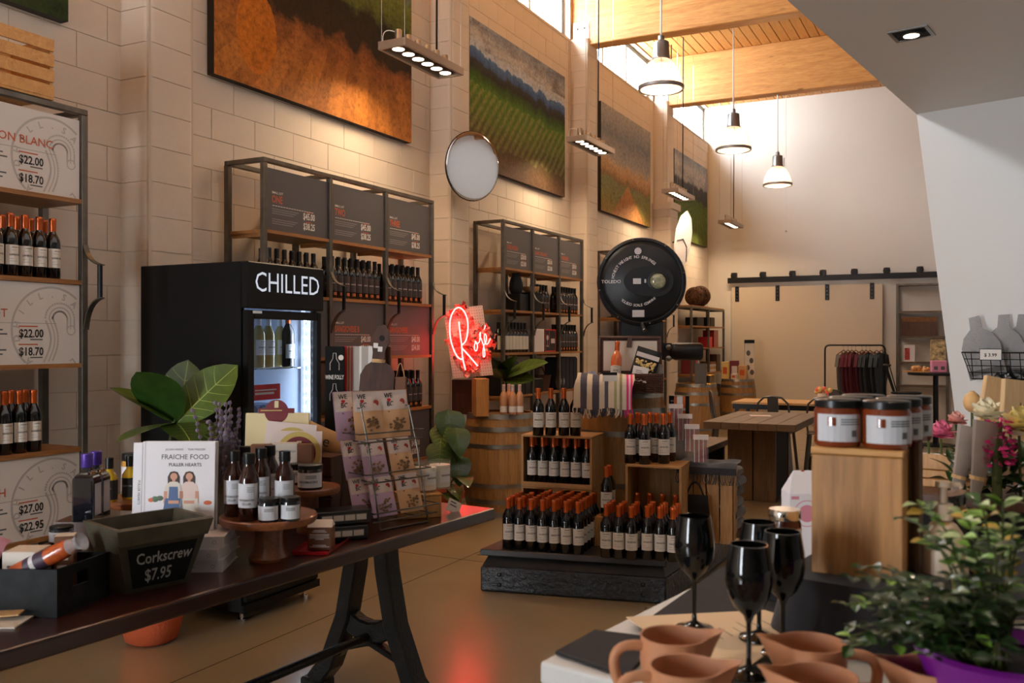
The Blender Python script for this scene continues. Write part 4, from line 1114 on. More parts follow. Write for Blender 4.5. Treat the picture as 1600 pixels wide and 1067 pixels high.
    for k in range(30):
        a = r.uniform(0, 2 * PI); sp_ = r.uniform(.02, .1); h = r.uniform(.36, .54)
        e = Vector((math.cos(a) * sp_ - .02, math.sin(a) * sp_, h))
        s = MB().tube([(e.x * .15, e.y * .15, .01), (e.x * .5, e.y * .5, h * .6), e * .98], .0017, 4).build('stem', 'dry_stem', t)
        fl_ = MB()
        for q in range(9):
            pz = e * (.62 + .04 * q) + Vector((math.sin(q * 2.1) * .003, math.cos(q * 2.1) * .003, 0)); pz = Vector((e.x * .5, e.y * .5, h * .6)).lerp(e, (q / 9) * 1.02) + Vector((math.sin(q * 2.1) * .003, math.cos(q * 2.1) * .003, 0))
            fl_.ball(pz, .0075, 6, 4)
        fl_.build('flower_spike', 'lavender', s)
    tag(t, 'bunch of dried grey-purple lavender in a vase behind the cookbook', 'dried flowers', G)
    # --- riser, balsamic and oil bottles on the left
    rz_ = at(140, 830, 2.92); ri = MB().box(-.09, .09, -.05, .06, 0, .15).build('wooden_riser', 'walnut', loc=(rz_.x, rz_.y, TZ), rot=(0, 0, CAMR)); tag(ri, 'low dark riser under the purple-capped balsamic bottles', 'riser', G)
    for k, (u, dt) in enumerate(((136, 2.89), (150, 2.95))):
        q = at(u, 815, dt); q.z = TZ + .1505
        o = empty('balsamic_bottle', q, CAMR); s = .034
        def ring(w, z): return [(-w, -w, z), (w, -w, z), (w, w, z), (-w, w, z)]
        m = MB(); lv_ = [(s, 0), (s, .13), (s * .85, .145), (.014, .158), (.013, .175)]
        vs = []; fs = []
        for w, z in lv_: vs += ring(w, z)
        for i in range(len(lv_) - 1):
            for j in range(4): fs.append((i * 4 + j, i * 4 + (j + 1) % 4, i * 4 + 4 + (j + 1) % 4, i * 4 + 4 + j))
        fs += [(3, 2, 1, 0), tuple(range(4 * len(lv_) - 4, 4 * len(lv_)))]
        m.add(vs, fs).build('body', 'glass_clear_dark', o, bevel=.006, seg=2)
        MB().lathe([(.017, .17), (.018, .172), (.018, .212), (.016, .214)], 14).build('cap', 'purple_foil', o, smooth=40)
        MB().rect((s, -.022, .02), Y, Z, .044, .1, 0, off=.001).build('label', mat('label_silver', srgb(186, 184, 188), .4, .2) if k == 0 else 'label_silver', o)
        tag(o, 'square dark balsamic bottle with a purple cap, %s of the pair' % ('front', 'rear')[k], 'bottle', G)
    cake_stand((-2.6, 2.26, TZ), .125, .17, 'dark wooden cake stand behind the cookbook carrying oil bottles')
    for k, u in enumerate((171, 203)):
        q = at(u, 785, 3.12 + .06 * k); q.z = TZ + .171
        o = MB().lathe([(.024, 0), (.026, .004), (.026, .085), (.012, .105), (.011, .12)], 16).build('oil_bottle', 'oil_yellow', loc=q, rot=(0, 0, CAMR), smooth=50)
        lb = MB(); arc_patch(lb, .0266, -1.9, 1.9, .008, .075, 0, 14); wrap(lb, 'OLIVE OIL', .045, .008, .027, 1); lb.build('label', ['ink_black', 'chalk'], o)
        MB().lathe([(.0135, .113), (.0135, .15)], 14).build('cap', 'lid_black', o, smooth=40)
        tag(o, 'small olive oil bottle with a black label, %s on the cake stand' % ('left', 'right')[k], 'oil bottle', G)
    q = at(205, 770, 3.25); q.z = TZ + .171
    jar('preserve_jar', (q.x, q.y, q.z), .032, .15, mat('apricot', srgb(206, 146, 60), .15, coat=.4), 'lid_black', 'tall preserve jar with a black lid behind the oil bottles', lab='cover_white')
    q = at(96, 818, 2.74); q.z = TZ + .115
    rs = MB().box(-.045, .045, -.036, .036, 0, .114).build('wooden_riser', 'walnut', loc=(q.x, q.y, TZ), rot=(0, 0, CAMR)); tag(rs, 'low riser hidden behind the tin tray', 'riser', G)
    jar('spread_jar', q, .034, .05, 'glass_clear_dark', 'lid_black', 'squat jar with a black lid behind the tin tray')
    # --- round cake stand with sauces
    cake_stand(gz(420, 873, TZ), .158, .145, 'round acacia cake stand in front, carrying sauce bottles')
    cz = TZ + .1455; cc = gz(420, 873, TZ)
    rr = [(366, 3.0, 'leftmost in the front'), (389, 2.93, 'in front with the brightest label'), (445, 2.99, 'right front'), (383, 3.12, 'left rear, mostly hidden'), (408, 3.07, 'behind the two jars'), (422, 3.15, 'rearmost')]
    for u, dt, lb in rr:
        q = at(u, 820, dt); sauce_bottle((q.x, q.y, cz), 'dark white-labelled sauce bottle on the cake stand, ' + lb)
    for k, u in enumerate((420, 454)):
        q = at(u, 818, 2.9 + .02 * k); jar('small_jar', (q.x, q.y, cz), .032, .076, 'glass_clear_dark', 'lid_black', 'small dark jar on the cake stand edge, %s of two' % ('left', 'right')[k])
    c2 = Vector((-2.24, 2.72, TZ)); cake_stand(c2, .115, .17, 'smaller cake stand behind, carrying one labelled jar')
    q = at(485, 756, 3.38); jar('labelled_jar', (q.x, q.y, TZ + .171), .046, .093, 'sauce_dark', 'lid_black', 'wide dark jar with a white label on the smaller cake stand', 'WINEMAKERS')
    q = at(462, 756, 3.5); jar('labelled_jar', (q.x, q.y, TZ + .171), .03, .08, 'sauce_dark', 'lid_black', 'narrow dark jar behind the wide labelled jar')
    # --- wood crate stand with crackers, cheese wheels
    cb = at(474, 740, 3.86); cr = empty('wooden_gift_crate', (cb.x, cb.y, TZ), CAMR - .3)
    for z in (0, .085, .17): MB().box(-.19, .19, -.11, -.098, z, z + .078).build('slat', 'walnut', cr); MB().box(-.19, .19, .098, .11, z, z + .078).build('slat', 'walnut', cr)
    for x in (-.19, .178): MB().box(x, x + .012, -.098, .098, 0, .248).build('end_board', 'walnut', cr)
    MB().box(-.178, .178, -.098, .098, .236, .248).build('top_board', 'walnut', cr)
    tag(cr, 'dark wooden gift crate behind the snack packages', 'crate', G)
    b0 = at(437, 700, 3.62); ro = CAMR + .1
    sup = MB().box(-.13, .13, -.05, .05, 0, .2).build('walnut_riser', 'walnut', loc=(b0.x, b0.y, TZ), rot=(0, 0, ro)); tag(sup, 'dark riser holding the cracker box and cheese wheels', 'riser', G)
    bx = at(441, 735, 3.585); o = MB().box(-.12, .12, -.02, .02, 0, .115).build('cracker_box', 'carton_brown', loc=(bx.x, bx.y, TZ + .201), rot=(0, 0, ro), bevel=.003)
    sl = MB().box(-.035, .06, -.022, .022, -.0, .12).build('paper_sleeve', 'carton_white', o)
    p = MB().text('raincoast crisps', (.012, -.022, .085), X, Z, .014, 0, 'C'); label_lines(p, (-.02, -.022, .07), X, Z, .065, 2, 0, .008, .002, align='C'); p.ball((.012, -.022, .035), .016, 8, 6, 1, (1, .05, .6)); p.build('print', ['ink_grey', 'carton_brown'], sl)
    tag(o, 'brown cracker box with a white paper sleeve above the sauces', 'cracker box', G)
    # cheese wheel cartons behind
    cream = mat('cream_card', srgb(222, 206, 158), .6); plum = mat('plum_print', srgb(112, 28, 38), .5); gold = mat('gold_print', srgb(200, 176, 96), .5)
    q = at(436, 700, 3.69); o = MB().box(-.135, .12, -.015, .015, 0, .23).build('cream_carton', 'cream_card', loc=(q.x, q.y, TZ + .2), rot=(-.12, 0, ro), bevel=.003)
    hd = MB(); hd.disc((-.012, -.016, .235), X, Z, .048, 0, 24, r_in=0); hd.rect((-.085, -.0165, .228), X, Z, .145, .02, 0, off=.001); hd.rect((-.02, -.018, .25), X, Z, .016, .028, 2, off=.002); label_lines(hd, (-.075, -.0185, .237), X, Z, .13, 1, 1, .006, .004)
    hd.build('round_tag', ['plum_print', 'gold_print', 'cream_card'], o)
    tag(o, 'cream carton with a round dark red crest tag, above the crackers', 'carton', G)
    for k in range(2):
        q = at(452 + 14 * k, 715, 3.66 - .022 * k)
        o = MB().box(-.11, .09, -.008, .008, 0, .19 - .03 * k).build('cheese_wheel_pack', 'bag_white', loc=(q.x, q.y, TZ + .201), rot=(-.12, .1 - .08 * k, ro))
        m = MB(); m.disc((-.0, -.008, .085 - .015 * k), X, Z, .088, 0, 32, off=.001); m.disc((0, -.008, .085 - .015 * k), X, Z, .068, 1, 32, off=.0016); m.rect((-.008, -.008, .07), X, Z, .018, .05, 2, off=.002)
        m.build('wheel_print', ['gold_print', 'plum_print', 'cream_card'], o)
        tag(o, 'cheese wheel pack with gold and dark red roundel, %s of two' % ('rear', 'front')[k], 'cheese', G)
    # kraft pouch with a fork
    q = at(502, 665, 3.9); o = MB().lathe2([(.05, -.14), (.056, -.1), (.05, 0), (.046, .1), (.05, .13)], 16, (0, 0, 0), 0, (1, .62, 1)).build('kraft_pouch', 'kraft', loc=(q.x, q.y, TZ + .305), rot=(0, PI / 2 + .35, CAMR - .1), smooth=60)
    p = MB().text('fine', (.02, -.034, 0), -Z * .0 + Vector((0, 0, 1)), Vector((-1, 0, 0)), .07, 0, 'C'); p.build('script_lettering', 'ink_black', o)
    f = MB()
    for k in range(4): f.tube([(-.015 + k * .01, -.02, .12), (-.015 + k * .01, -.022, .19)], .003, 5)
    f.box(-.018, .018, -.024, -.018, .1, .125); f.build('fork', 'chrome', o)
    tag(o, 'rolled kraft pouch with black script and fork tines, on the gift crate', 'pouch', G)
    # --- standing boards, striped cloth, folio
    def stand(u, v0, v1, tt, w, th, m, name, label, cat, lean=-.1):
        a_ = at(u, v1, tt); h = (v1 - v0) * tt / FPX
        o_ = MB().box(-w / 2, w / 2, -th / 2, th / 2, 0, h).build(name, m, loc=(a_.x, a_.y, a_.z), rot=(lean, 0, CAMR), bevel=.002); tag(o_, label, cat, G); return o_, h
    hz = TZ
    for nm, (u, v0, w, th, m, lab, cat) in {'wine_guide': (522, 541, .085, .012, 'slate', 'black wine folly book with white bottle drawings, beside the fridge', 'book'),
                                       'cutting_board': (600, 541, .055, .02, 'walnut', 'narrow striped walnut board standing behind the snack rack', 'cutting board'),
                                       'kraft_bottle_box': (625, 589, .05, .04, 'carton_brown', 'brown bottle carton with string handle behind the snack rack', 'carton')}.items():
        tt = {'wine_guide': 4.0, 'cutting_board': 4.02, 'kraft_bottle_box': 3.98}[nm]; h = EYE + (CY - v0) * tt / FPX - TZ; a_ = at(u, 700, tt)
        o = MB().box(-w / 2, w / 2, -th / 2, th / 2, 0, h).build(nm, m, loc=(a_.x, a_.y, TZ), rot=(-.03, 0, CAMR), bevel=.002); tag(o, lab, cat, G)
        if nm == 'wine_guide':
            p = MB(); zt = h
            p.text('WINE FOLLY', (0, -th / 2, zt - .145), X, Z, .026, 0, 'C', sx=.55, bold=.02)
            for zc in (.075, .21):
                p.tube([(-.02, -th / 2 - .001, zt - zc - .03), (-.02, -th / 2 - .001, zt - zc), (-.008, -th / 2 - .001, zt - zc + .02), (-.006, -th / 2 - .001, zt - zc + .045), (.006, -th / 2 - .001, zt - zc + .045), (.008, -th / 2 - .001, zt - zc + .02), (.02, -th / 2 - .001, zt - zc), (.02, -th / 2 - .001, zt - zc - .03)], .0012, 4)
            p.disc((.028, -th / 2, zt - .05), X, Z, .012, 0, 16); p.build('print', 'ink_white', o)
        if nm == 'cutting_board': MB().box(-w / 2 + .003, -w / 2 + .011, -th / 2 - .001, th / 2 + .001, 0, h).build('pale_stripe', 'pine', o)
        if nm == 'kraft_bottle_box': MB().tube(bez((-.018, 0, h), (0, -.01, h + .12), (.018, 0, h)), .002, 5).build('string_handle', 'kraft', o)
    a_ = at(568, 700, 4.06); h = EYE + (CY - 541) * 4.06 / FPX - TZ
    o = MB().box(-.095, .095, -.012, .012, 0, h).build('striped_board', mat('stripe_grey', srgb(178, 168, 158), .6), loc=(a_.x, a_.y, TZ), rot=(-.03, 0, CAMR))
    for xx, ww, mm in ((-.095, .02, 'card_red'), (-.07, .006, 'ink_orange'), (-.055, .004, 'card_red'), (-.02, .01, 'paper_white'), (.02, .02, 'paper_white'), (.06, .018, 'card_red')): MB().box(xx, xx + ww, -.0128, .0128, 0, h + .0008).build('stripe', mm, o)
    tag(o, 'red and grey striped panel standing behind the walnut paddle board', 'panel', G)
    a_ = at(576, 700, 3.95); h2 = EYE + (CY - 506) * 3.95 / FPX - TZ; hb = EYE + (CY - 565) * 3.95 / FPX - TZ
    prof = [(-.075, 0), (.075, 0), (.075, hb - .05), (.055, hb - .015), (.028, hb), (.026, hb + .05), (.045, hb + .09), (.04, h2 - .03), (.015, h2), (-.012, h2 - .01), (-.036, hb + .1), (-.026, hb + .04), (-.028, hb), (-.055, hb - .02), (-.075, hb - .06)]
    m = MB(); n = len(prof); m.add([(x, -.009, z) for x, z in prof] + [(x, .009, z) for x, z in prof], [tuple(range(n)), tuple(reversed(range(n, 2 * n)))] + [(i, n + i, n + (i + 1) % n, (i + 1) % n) for i in range(n)])
    o = m.build('paddle_board', 'paddle_wood', loc=(a_.x, a_.y, TZ), rot=(-.05, .06, CAMR))
    MB().disc((.01, -.0095, h2 - .06), X, Z, .013, 0, 14).build('hanging_hole', 'matte_black', o); MB().rect((-.025, -.01, hb + .06), X, Z, .02, .022).rect((-.005, -.01, hb + .045), X, Z, .02, .022).build('price_sticker', 'paper_white', o)
    MB().lathe([(.03, hb - .004), (.031, hb + .004), (.03, hb + .012)], 14).build('twine', 'kraft', o)
    tag(o, 'walnut paddle board with a handle hole and white price stickers', 'paddle board', G)
    # --- wire rack with snack bags
    A = gz(594, 830, TZ); Bq = gz(663, 817, TZ); w = (Bq - A).normalized(); W_ = .24; dp = Vector((-w.y, w.x, 0))   # w along the front edge, dp into the table
    t = empty('snack_rack', A); R_ = .004
    def rp(a_, d_, z): return w * a_ + dp * d_ + Z * z
    for s in (0, W_):
        MB().tube([rp(s, .0, R_), rp(s, .07, .30), rp(s, .12, .46), rp(s, .22, .46), rp(s, .26, R_)], R_, 6).build('side_frame', 'dark_steel', t)
    MB().tube([rp(0, 0, R_), rp(W_, 0, R_)], R_, 6).build('foot_bar', 'dark_steel', t); MB().tube([rp(0, .26, R_), rp(W_, .26, R_)], R_, 6).build('foot_bar', 'dark_steel', t)
    tiers = [(.02, .04), (.07, .18), (.115, .33)]
    for d_, z in tiers:
        MB().tube([rp(-.05, d_ - .05, z + .035), rp(W_ + .03, d_ - .05, z + .035), rp(W_ + .03, d_ + .08, z + .035), rp(-.05, d_ + .08, z + .035)], R_ * .8, 6, closed=True).build('tier_rail', 'dark_steel', t)
        MB().tube([rp(-.05, d_ - .04, z), rp(W_ + .03, d_ - .04, z)], R_ * .8, 6).build('tier_lip', 'dark_steel', t)
        for a_ in (0, .08, .16, .24): MB().tube([rp(a_, d_ - .045, z), rp(a_, d_ + .08, z)], R_ * .6, 5).build('tier_wire', 'dark_steel', t)
    tag(t, 'tiered dark wire rack holding snack bags on the table', 'rack', G)
    ang = math.atan2(w.y, w.x)
    def snack(loc, colm, word, label, sc=1.0, lean=-.32):
        bw, bh_ = .14 * sc, .185 * sc
        o_ = MB().grid(lambda a_, b_: (a_ * bw - bw / 2, -.018 * math.sin(PI * a_) * math.sin(PI * min(1, b_ * 1.15)) , b_ * bh_), 8, 8).grid(lambda a_, b_: (bw / 2 - a_ * bw, .018 * math.sin(PI * a_) * math.sin(PI * min(1, b_ * 1.15)), b_ * bh_), 8, 8).build('snack_bag', colm, loc=loc, rot=(lean, 0, ang), smooth=50)
        p_ = MB(); ff = lambda a_, b_: Vector((a_ * bw - bw / 2, -.018 * math.sin(PI * a_) * math.sin(PI * min(1, b_ * 1.15)) - .0015, b_ * bh_))
        p_.grid(lambda a_, b_: ff(.03 + .94 * a_, .58 + .41 * b_), 6, 4, 3)
        p_.text('WE', ff(.3, .84), X, Z, .026 * sc, 0, 'C', bold=.02); p_.text('BC', ff(.3, .66), X, Z, .026 * sc, 0, 'C', bold=.02)
        for hx in (-.004, .004): p_.disc(ff(.3, .795) + X * hx * sc, X, Z, .0055 * sc, 1, 12, off=.001)
        h0 = ff(.3, .78); p_.add([h0 + Vector((-.009, -.001, .003)) * sc, h0 + Vector((0, -.001, -.011)) * sc, h0 + Vector((.009, -.001, .003)) * sc], [(0, 1, 2)], 1)
        p_.disc(ff(.76, .74), X, Z, .0125 * sc, 4, 16, off=.001)
        label_lines(p_, ff(.2, .53), X, Z, .06 * sc, 1, 2, .005, .0035)
        rr_ = random.Random(hash(label) % 1000)
        for q_ in range(26):
            a2, d2 = rr_.uniform(0, 2 * PI), rr_.uniform(0, 1) ** .6; c_ = ff(.5 + .27 * d2 * math.cos(a2), .28 + .17 * d2 * math.sin(a2))
            p_.ball(c_, .0062 * sc, 5, 3, 5, (1.3, .4, .8))
        p_.build('print', ['ink_black', 'card_red', 'plum_print', 'bag_white', 'ink_rust', 'nuts'], o_)
        tag(o_, label, 'snack bag', 'snack bags in the wire rack'); return o_
    if 'ink_rust' not in M: mat('ink_rust', srgb(176, 62, 44), .6)
    rows_ = [('lower', tiers[0], .155), ('middle', tiers[1], .155), ('top', tiers[2], .19)]
    for nm, (d_, z), hh in rows_:
        for k, (a_, colm, cn, dd) in enumerate(((.052, 'bag_purple' if nm != 'top' else 'bag_orange', 'front left', 0), (.185, 'bag_orange', 'front right', .0), (-.005, 'bag_purple', 'rear left', .045))):
            sc = hh / .185
            snack(A + rp(a_, d_ + .012 + dd, z + .006), colm, 'WE', '%s nut snack bag at the %s of the %s rack tier' % ('orange' if colm == 'bag_orange' else 'lilac', cn, nm), sc, -.3 if nm != 'top' else -.16)
    # --- candles on a wood box
    q = gz(690, 808, TZ); o = empty('wooden_candle_box', q, CAMR + .35)
    MB().box(-.17, 0, 0, .13, 0, .088).build('box_body', 'wood_block', o, bevel=.003); MB().box(-.172, .002, -.002, .132, .089, .098).build('box_lid', 'wood_block', o, bevel=.002)
    tag(o, 'pale wooden box with two candles on it at the table end', 'box', G)
    for k, (u, dt) in enumerate(((665, 3.78), (687, 3.86))):
        q = at(u, 765, dt); q.z = TZ + .0985
        o = empty('candle', q, CAMR)
        MB().lathe([(.044, .008), (.044, .1), (0, .1)], 22, cap1=False).build('wax', 'candle_wax', o, smooth=40)
        MB().lathe([(.045, 0), (.047, .004), (.047, .118)], 22, cap1=False).build('glass', 'thin_glass', o, smooth=40)
        MB().tube([(0, 0, .1), (.001, 0, .112)], .0012, 4).build('wick', 'ink_black', o)
        lb = MB(); arc_patch(lb, .0475, .1, 1.2, .03, .085, 0); lb2 = lb; vs, fs = text_geo('SANDHILL', .011, .02)
        lb.add([(math.sin(v.x / .0478 + .25) * .048, -math.cos(v.x / .0478 + .25) * .048, .055 + v.y) for v in vs], fs, 1)
        lb.build('label', ['paper_white', 'ink_black'], o)
        tag(o, 'white glass candle, %s of the pair on the wooden box' % ('front', 'rear')[k], 'candle', 'candles on the wooden box')
    # tag card, tins, red plate, tent card
    q = gz(706, 800, TZ); o = MB().box(-.03, .03, -.001, .001, 0, .055).build('price_tag', 'carton_white', loc=q, rot=(-.5, .5, CAMR + .3)); label_lines(MB(), (0, 0, 0), X, Z, .01, 1); p = MB(); label_lines(p, (-.02, -.001, .04), X, Z, .04, 2, 0, .014, .006); p.build('print', 'ink_grey', o); tag(o, 'small white price tag leaning at the red-lit table end', 'tag', G)
    for k in range(2):
        q = at(528, 826, 3.32); q.z = TZ + .0015 + k * .052
        o = MB().box(-.1, .1, -.05, .05, 0, .05).build('tin_box', 'lid_black', loc=(q.x - .01 * k, q.y + .03 * k, q.z), rot=(0, 0, CAMR + .42), bevel=.003)
        MB().rect((-.085, -.05, .012), X, Z, .17, .026).build('label_strip', 'ink_grey', o)
        for j in range(4): MB().rect((-.08 + j * .042, -.0506, .015), X, Z, .037, .02).build('label', 'carton_white', o)
        tag(o, 'long black box with a row of small labels, %s of the stacked pair' % ('lower', 'upper')[k], 'box', G)
    q = at(503, 862, 3.12); q.z = TZ
    c_ = [gz(457, 868, TZ), gz(512, 868, TZ), gz(557, 836, TZ), gz(500, 838, TZ)]
    o = MB().add([(p_ - q) + Z * .002 for p_ in c_] + [(p_ - q) * 1.06 + Z * .014 for p_ in c_], [(3, 2, 1, 0), (0, 1, 2, 3), (0, 1, 5, 4), (1, 2, 6, 5), (2, 3, 7, 6), (3, 0, 4, 7)]).build('red_plate', 'red_lacquer', loc=q); tag(o, 'rectangular red lacquer plate near the table edge', 'plate', G)
    q = gz(502, 858, TZ); q.z = TZ + .0035
    o = MB().box(-.042, .042, -.03, .03, 0, .078).build('tea_carton', 'carton_brown', loc=q, rot=(0, 0, CAMR), bevel=.002)
    MB().add([(-.0425, -.0305, .078), (.0425, -.0305, .078), (.04, .0, .1), (-.04, 0, .1), (-.0425, .0305, .078), (.0425, .0305, .078)], [(0, 1, 2, 3), (3, 2, 5, 4), (1, 5, 2), (0, 3, 4)]).build('folded_top', 'carton_white', o)
    p = MB()
    for k, (ww, z) in enumerate(((.04, .066), (.05, .061), (.068, .052), (.066, .047), (.068, .041), (.03, .036), (.045, .015), (.068, .01))): p.rect((-ww / 2, -.03, z), X, Z, ww, .003)
    p.build('print', 'ink_pale', o); tag(o, 'small brown carton with white print standing on the red plate', 'carton', G)
left_table_goods()
# ================================================================== oak barrels
def barrel(loc, h, r0, r1, label, nst=24, group='oak barrels in the shop', rot=0, tint=None):
    t = empty('oak_barrel', loc, rot)
    rad = lambda z: r0 + (r1 - r0) * (1 - ((z / h) * 2 - 1) ** 2)
    m = MB(); da = 2 * PI / nst; nz = 8; sub = 2
    outs = []
    for k in range(nz + 1):
        z = h * k / nz
        for j in range(sub + 1):
            a = -da / 2 * .985 + da * .985 * j / sub; outs.append((rad(z) * math.cos(a), rad(z) * math.sin(a), z))
    w = sub + 1
    ins = [(x * .93, y * .93, z) for x, y, z in outs]
    fs = [(k * w + j, k * w + j + 1, (k + 1) * w + j + 1, (k + 1) * w + j) for k in range(nz) for j in range(sub)]
    b = len(outs)
    fs += [(nz * w + j, nz * w + j + 1, b + nz * w + j + 1, b + nz * w + j) for j in range(sub)]
    me = m.add(outs + ins, fs).mesh('stave', tint or 'oak_stave', 40)
    for k in range(nst): put('stave', me, t, (0, 0, 0), (0, 0, da * k))
    for f, wd in ((.0, .05), (.13, .04), (.29, .035), (.67, .035), (.83, .04), (.95, .05)):
        z0 = h * f; z1 = min(h, z0 + wd)
        MB().lathe([(rad(z0) + .0015, z0), (rad(z0) + .004, z0), (rad(z1) + .004, z1), (rad(z1) + .0005, z1)], 40, cap0=False, cap1=False).build('hoop', 'hoop_steel', t, smooth=40)
    hd = MB()
    for k in range(7):
        x0, x1 = -r0 * .93 + r0 * 1.86 * k / 7, -r0 * .93 + r0 * 1.86 * (k + 1) / 7 - .002
        yy = math.sqrt(max(0, (r0 * .94) ** 2 - max(abs(x0), abs(x1)) ** 2)) + .01
        MB().box(x0, x1, -yy, yy, h - .035, h - .02).build('head_board', 'oak_head', t)
    tag(t, label, 'barrel', group); return t
BLZ = .87
bl = gz(786, 797, 0)
barrel((-3.66, 7.0, 0), BLZ, .285, .335, 'oak barrel under the neon sign, left of the wine bottle pyramid')
PLZ = .25     # scale platform height
mat('cast_black', (.012, .012, .014), .3, .1, bump=1.0, bscale=38, spec=.5)
mat('enamel_black', (.010, .010, .011), .42, spec=.35)
# ================================================================== antique platform scale
E1 = Vector((.994, .11, 0)); E2 = Vector((-.11, .994, 0)); EROT = math.atan2(.11, .994)
def platform_scale():
    FL, FR = gz(750, 923.5, 0), gz(1041, 945, 0)
    BR = FR + Vector((.05, 1.42, 0)); BL_ = FL + Vector((-.02, 1.55, 0))
    c = (FL + FR + BR + BL_) / 4
    t = empty('platform_scale', c)
    P = [p - c for p in (FL, FR, BR, BL_)]
    sc = lambda k: [p * k for p in P]
    MB().prism([(p.x, p.y) for p in P], 0, .15).build('base_block', 'cast_black', t, bevel=.012, seg=2)
    q = sc(.985); q2 = sc(.94); n = 4
    MB().add([p + Z * .15 for p in q] + [p + Z * .21 for p in q2], [(i, (i + 1) % 4, 4 + (i + 1) % 4, 4 + i) for i in range(4)] + [(4, 5, 6, 7)]).build('bevelled_shoulder', 'enamel_black', t)
    MB().prism([(p.x, p.y) for p in sc(1.0)], .212, PLZ).build('platform_plate', wood_plate, t, bevel=.005)
    fd = (P[1] - P[0]).normalized(); nrm = Vector((fd.y, -fd.x, 0)); ang = math.atan2(nrm.y, nrm.x)
    L_ = (P[1] - P[0]).length
    for a in (.12, L_ - .13):
        for z in (.045, .105):
            MB().lathe([(.013, 0), (.012, .008), (.006, .014)], 10).build('rivet', 'cast_black', t, loc=P[0] + fd * a + Z * z + nrm * .0, rot=(PI / 2, 0, ang + PI / 2), smooth=60)
    # column behind the barrel, dial housing
    D = at(1002, 440.5, 6.55); f = Vector((math.sin(YAW) * -1, math.cos(YAW), 0)); rdir = Vector((math.cos(YAW), math.sin(YAW), 0))
    yawd = math.radians(20)
    hd = empty('dial_head', D - c, yawd); hd.parent = t
    Rr = .318
    # local: x right, y away from viewer; disc axis along -y
    rot = (PI / 2, 0, 0)
    MB().lathe([(Rr * .8, -.1), (Rr, -.06), (Rr, .03), (Rr * .985, .045), (Rr * .93, .055), (Rr * .9, .05), (Rr * .87, .06), (Rr * .8, .075), (0, .08)], 56, cap1=False).build('dial_case', 'enamel_black', hd, rot=rot, smooth=40)
    # oval cover plate with round glass window
    ov = MB(); n = 40; pts = [(.03 + .155 * math.cos(2 * PI * i / n), .105 * math.sin(2 * PI * i / n) + .0) for i in range(n)]
    pts = [(x + (.04 if x > 0 else 0), z * (1.0 + .25 * max(0, x) / .2)) for x, z in pts]
    ov.add([(x, -.079, z) for x, z in pts] + [(x, -.092, z) for x, z in pts], [tuple(reversed(range(n, 2 * n)))] + [(i, (i + 1) % n, n + (i + 1) % n, n + i) for i in range(n)]).build('oval_plate', 'enamel_black', hd, smooth=30)
    MB().lathe([(.07, .09), (.074, .1), (.074, .112), (.06, .114), (.058, .1), (0, .1)], 30, cap1=False).build('window_ring', 'enamel_black', hd, loc=(.115, 0, .0), rot=rot, smooth=40)
    MB().lathe([(.057, .1), (.05, .112), (.03, .118), (0, .12)], 24).build('window_glass', mat('dial_glass', srgb(150, 146, 116), .08, var=.5, vscale=45, coat=.6), hd, loc=(.115, 0, 0), rot=rot, smooth=60)
    p = MB()
    o = lambda x, z, y=-.0815: (x, y, z)
    p.text('TOLEDO', o(-.285, -.012), X, Z, .032, 0, 'L', sx=1.1, bold=.02)
    p.disc(o(-.025, .215), X, Z, .025, 0, 20)
    p.rect(o(-.065, -.255), X, Z, .085, .05, 0)
    p.rect(o(-.06, -.02, -.092), X, Z, .056, .04, 0, off=.001); p.rect(o(.02, -.012, -.092), X, Z, .012, .026, 0, off=.001)
    ring_txt = 'HONEST WEIGHT NO SPRINGS'
    for i, chh in enumerate(ring_txt):
        a = math.radians(170 - i * 130 / len(ring_txt)); p.text(chh, o(-.03 + .165 * math.cos(a), .165 * math.sin(a)), X * math.sin(a) - Z * math.cos(a), X * math.cos(a) + Z * math.sin(a), .028, 0, 'C', bold=.03)
    for i, chh in enumerate('TOLEDO SCALE COMPANY'):
        a = math.radians(232 + i * 88 / 20); p.text(chh, o(-.03 + .18 * math.cos(a), .18 * math.sin(a)), -X * math.sin(a) + Z * math.cos(a), -X * math.cos(a) - Z * math.sin(a), .026, 0, 'C', bold=.03)
    p.build('worn_lettering', 'ink_pale', hd)
    k_ = MB().lathe([(.012, 0), (.012, .06), (.016, .065), (.016, .08)], 12).build('drain_knob', 'hoop_steel', hd, loc=(.005, -.06, -.3), rot=(2.3, 0, .3), smooth=40)
    for i in range(8):
        a = i * PI / 4 + .2; MB().ball((math.cos(a) * Rr * .955, -.055, math.sin(a) * Rr * .955), .006, 8, 5).build('screw', 'hoop_steel', hd)
    # neck and column
    MB().box(-.16, .16, -.02, .12, -.5, -.27).build('neck', 'enamel_black', hd, bevel=.02)
    MB().box(-.11, .11, .0, .14, -(D.z - PLZ), -.48).build('column', 'enamel_black', hd, bevel=.015)
    # side motor drum with stub bracket
    mo = MB().lathe([(.03, -.02), (.05, 0), (.062, .02), (.062, .2), (.05, .215), (0, .215)], 20).build('beam_housing', 'enamel_black', hd, loc=(.215, -.05, -.5), rot=(0, PI / 2, 0), smooth=40)
    MB().box(.1, .22, -.07, .02, -.56, -.44).build('bracket', 'enamel_black', hd, bevel=.01)
    for dx, dz in ((-.185, -.44), (-.19, -.53), (.19, -.47), (.19, -.55)): MB().lathe([(.02, 0), (.02, .012), (.009, .02)], 12).build('bolt', 'hoop_steel', hd, loc=(dx, -.075, dz), rot=(PI / 2, 0, 0), smooth=40)
    tag(t, 'antique black platform scale with a large round dial and heavy cast base', 'scale')
wood_plate = mat('scale_plate', (.028, .024, .024), .45, .2, var=.4, vscale=5)
platform_scale()

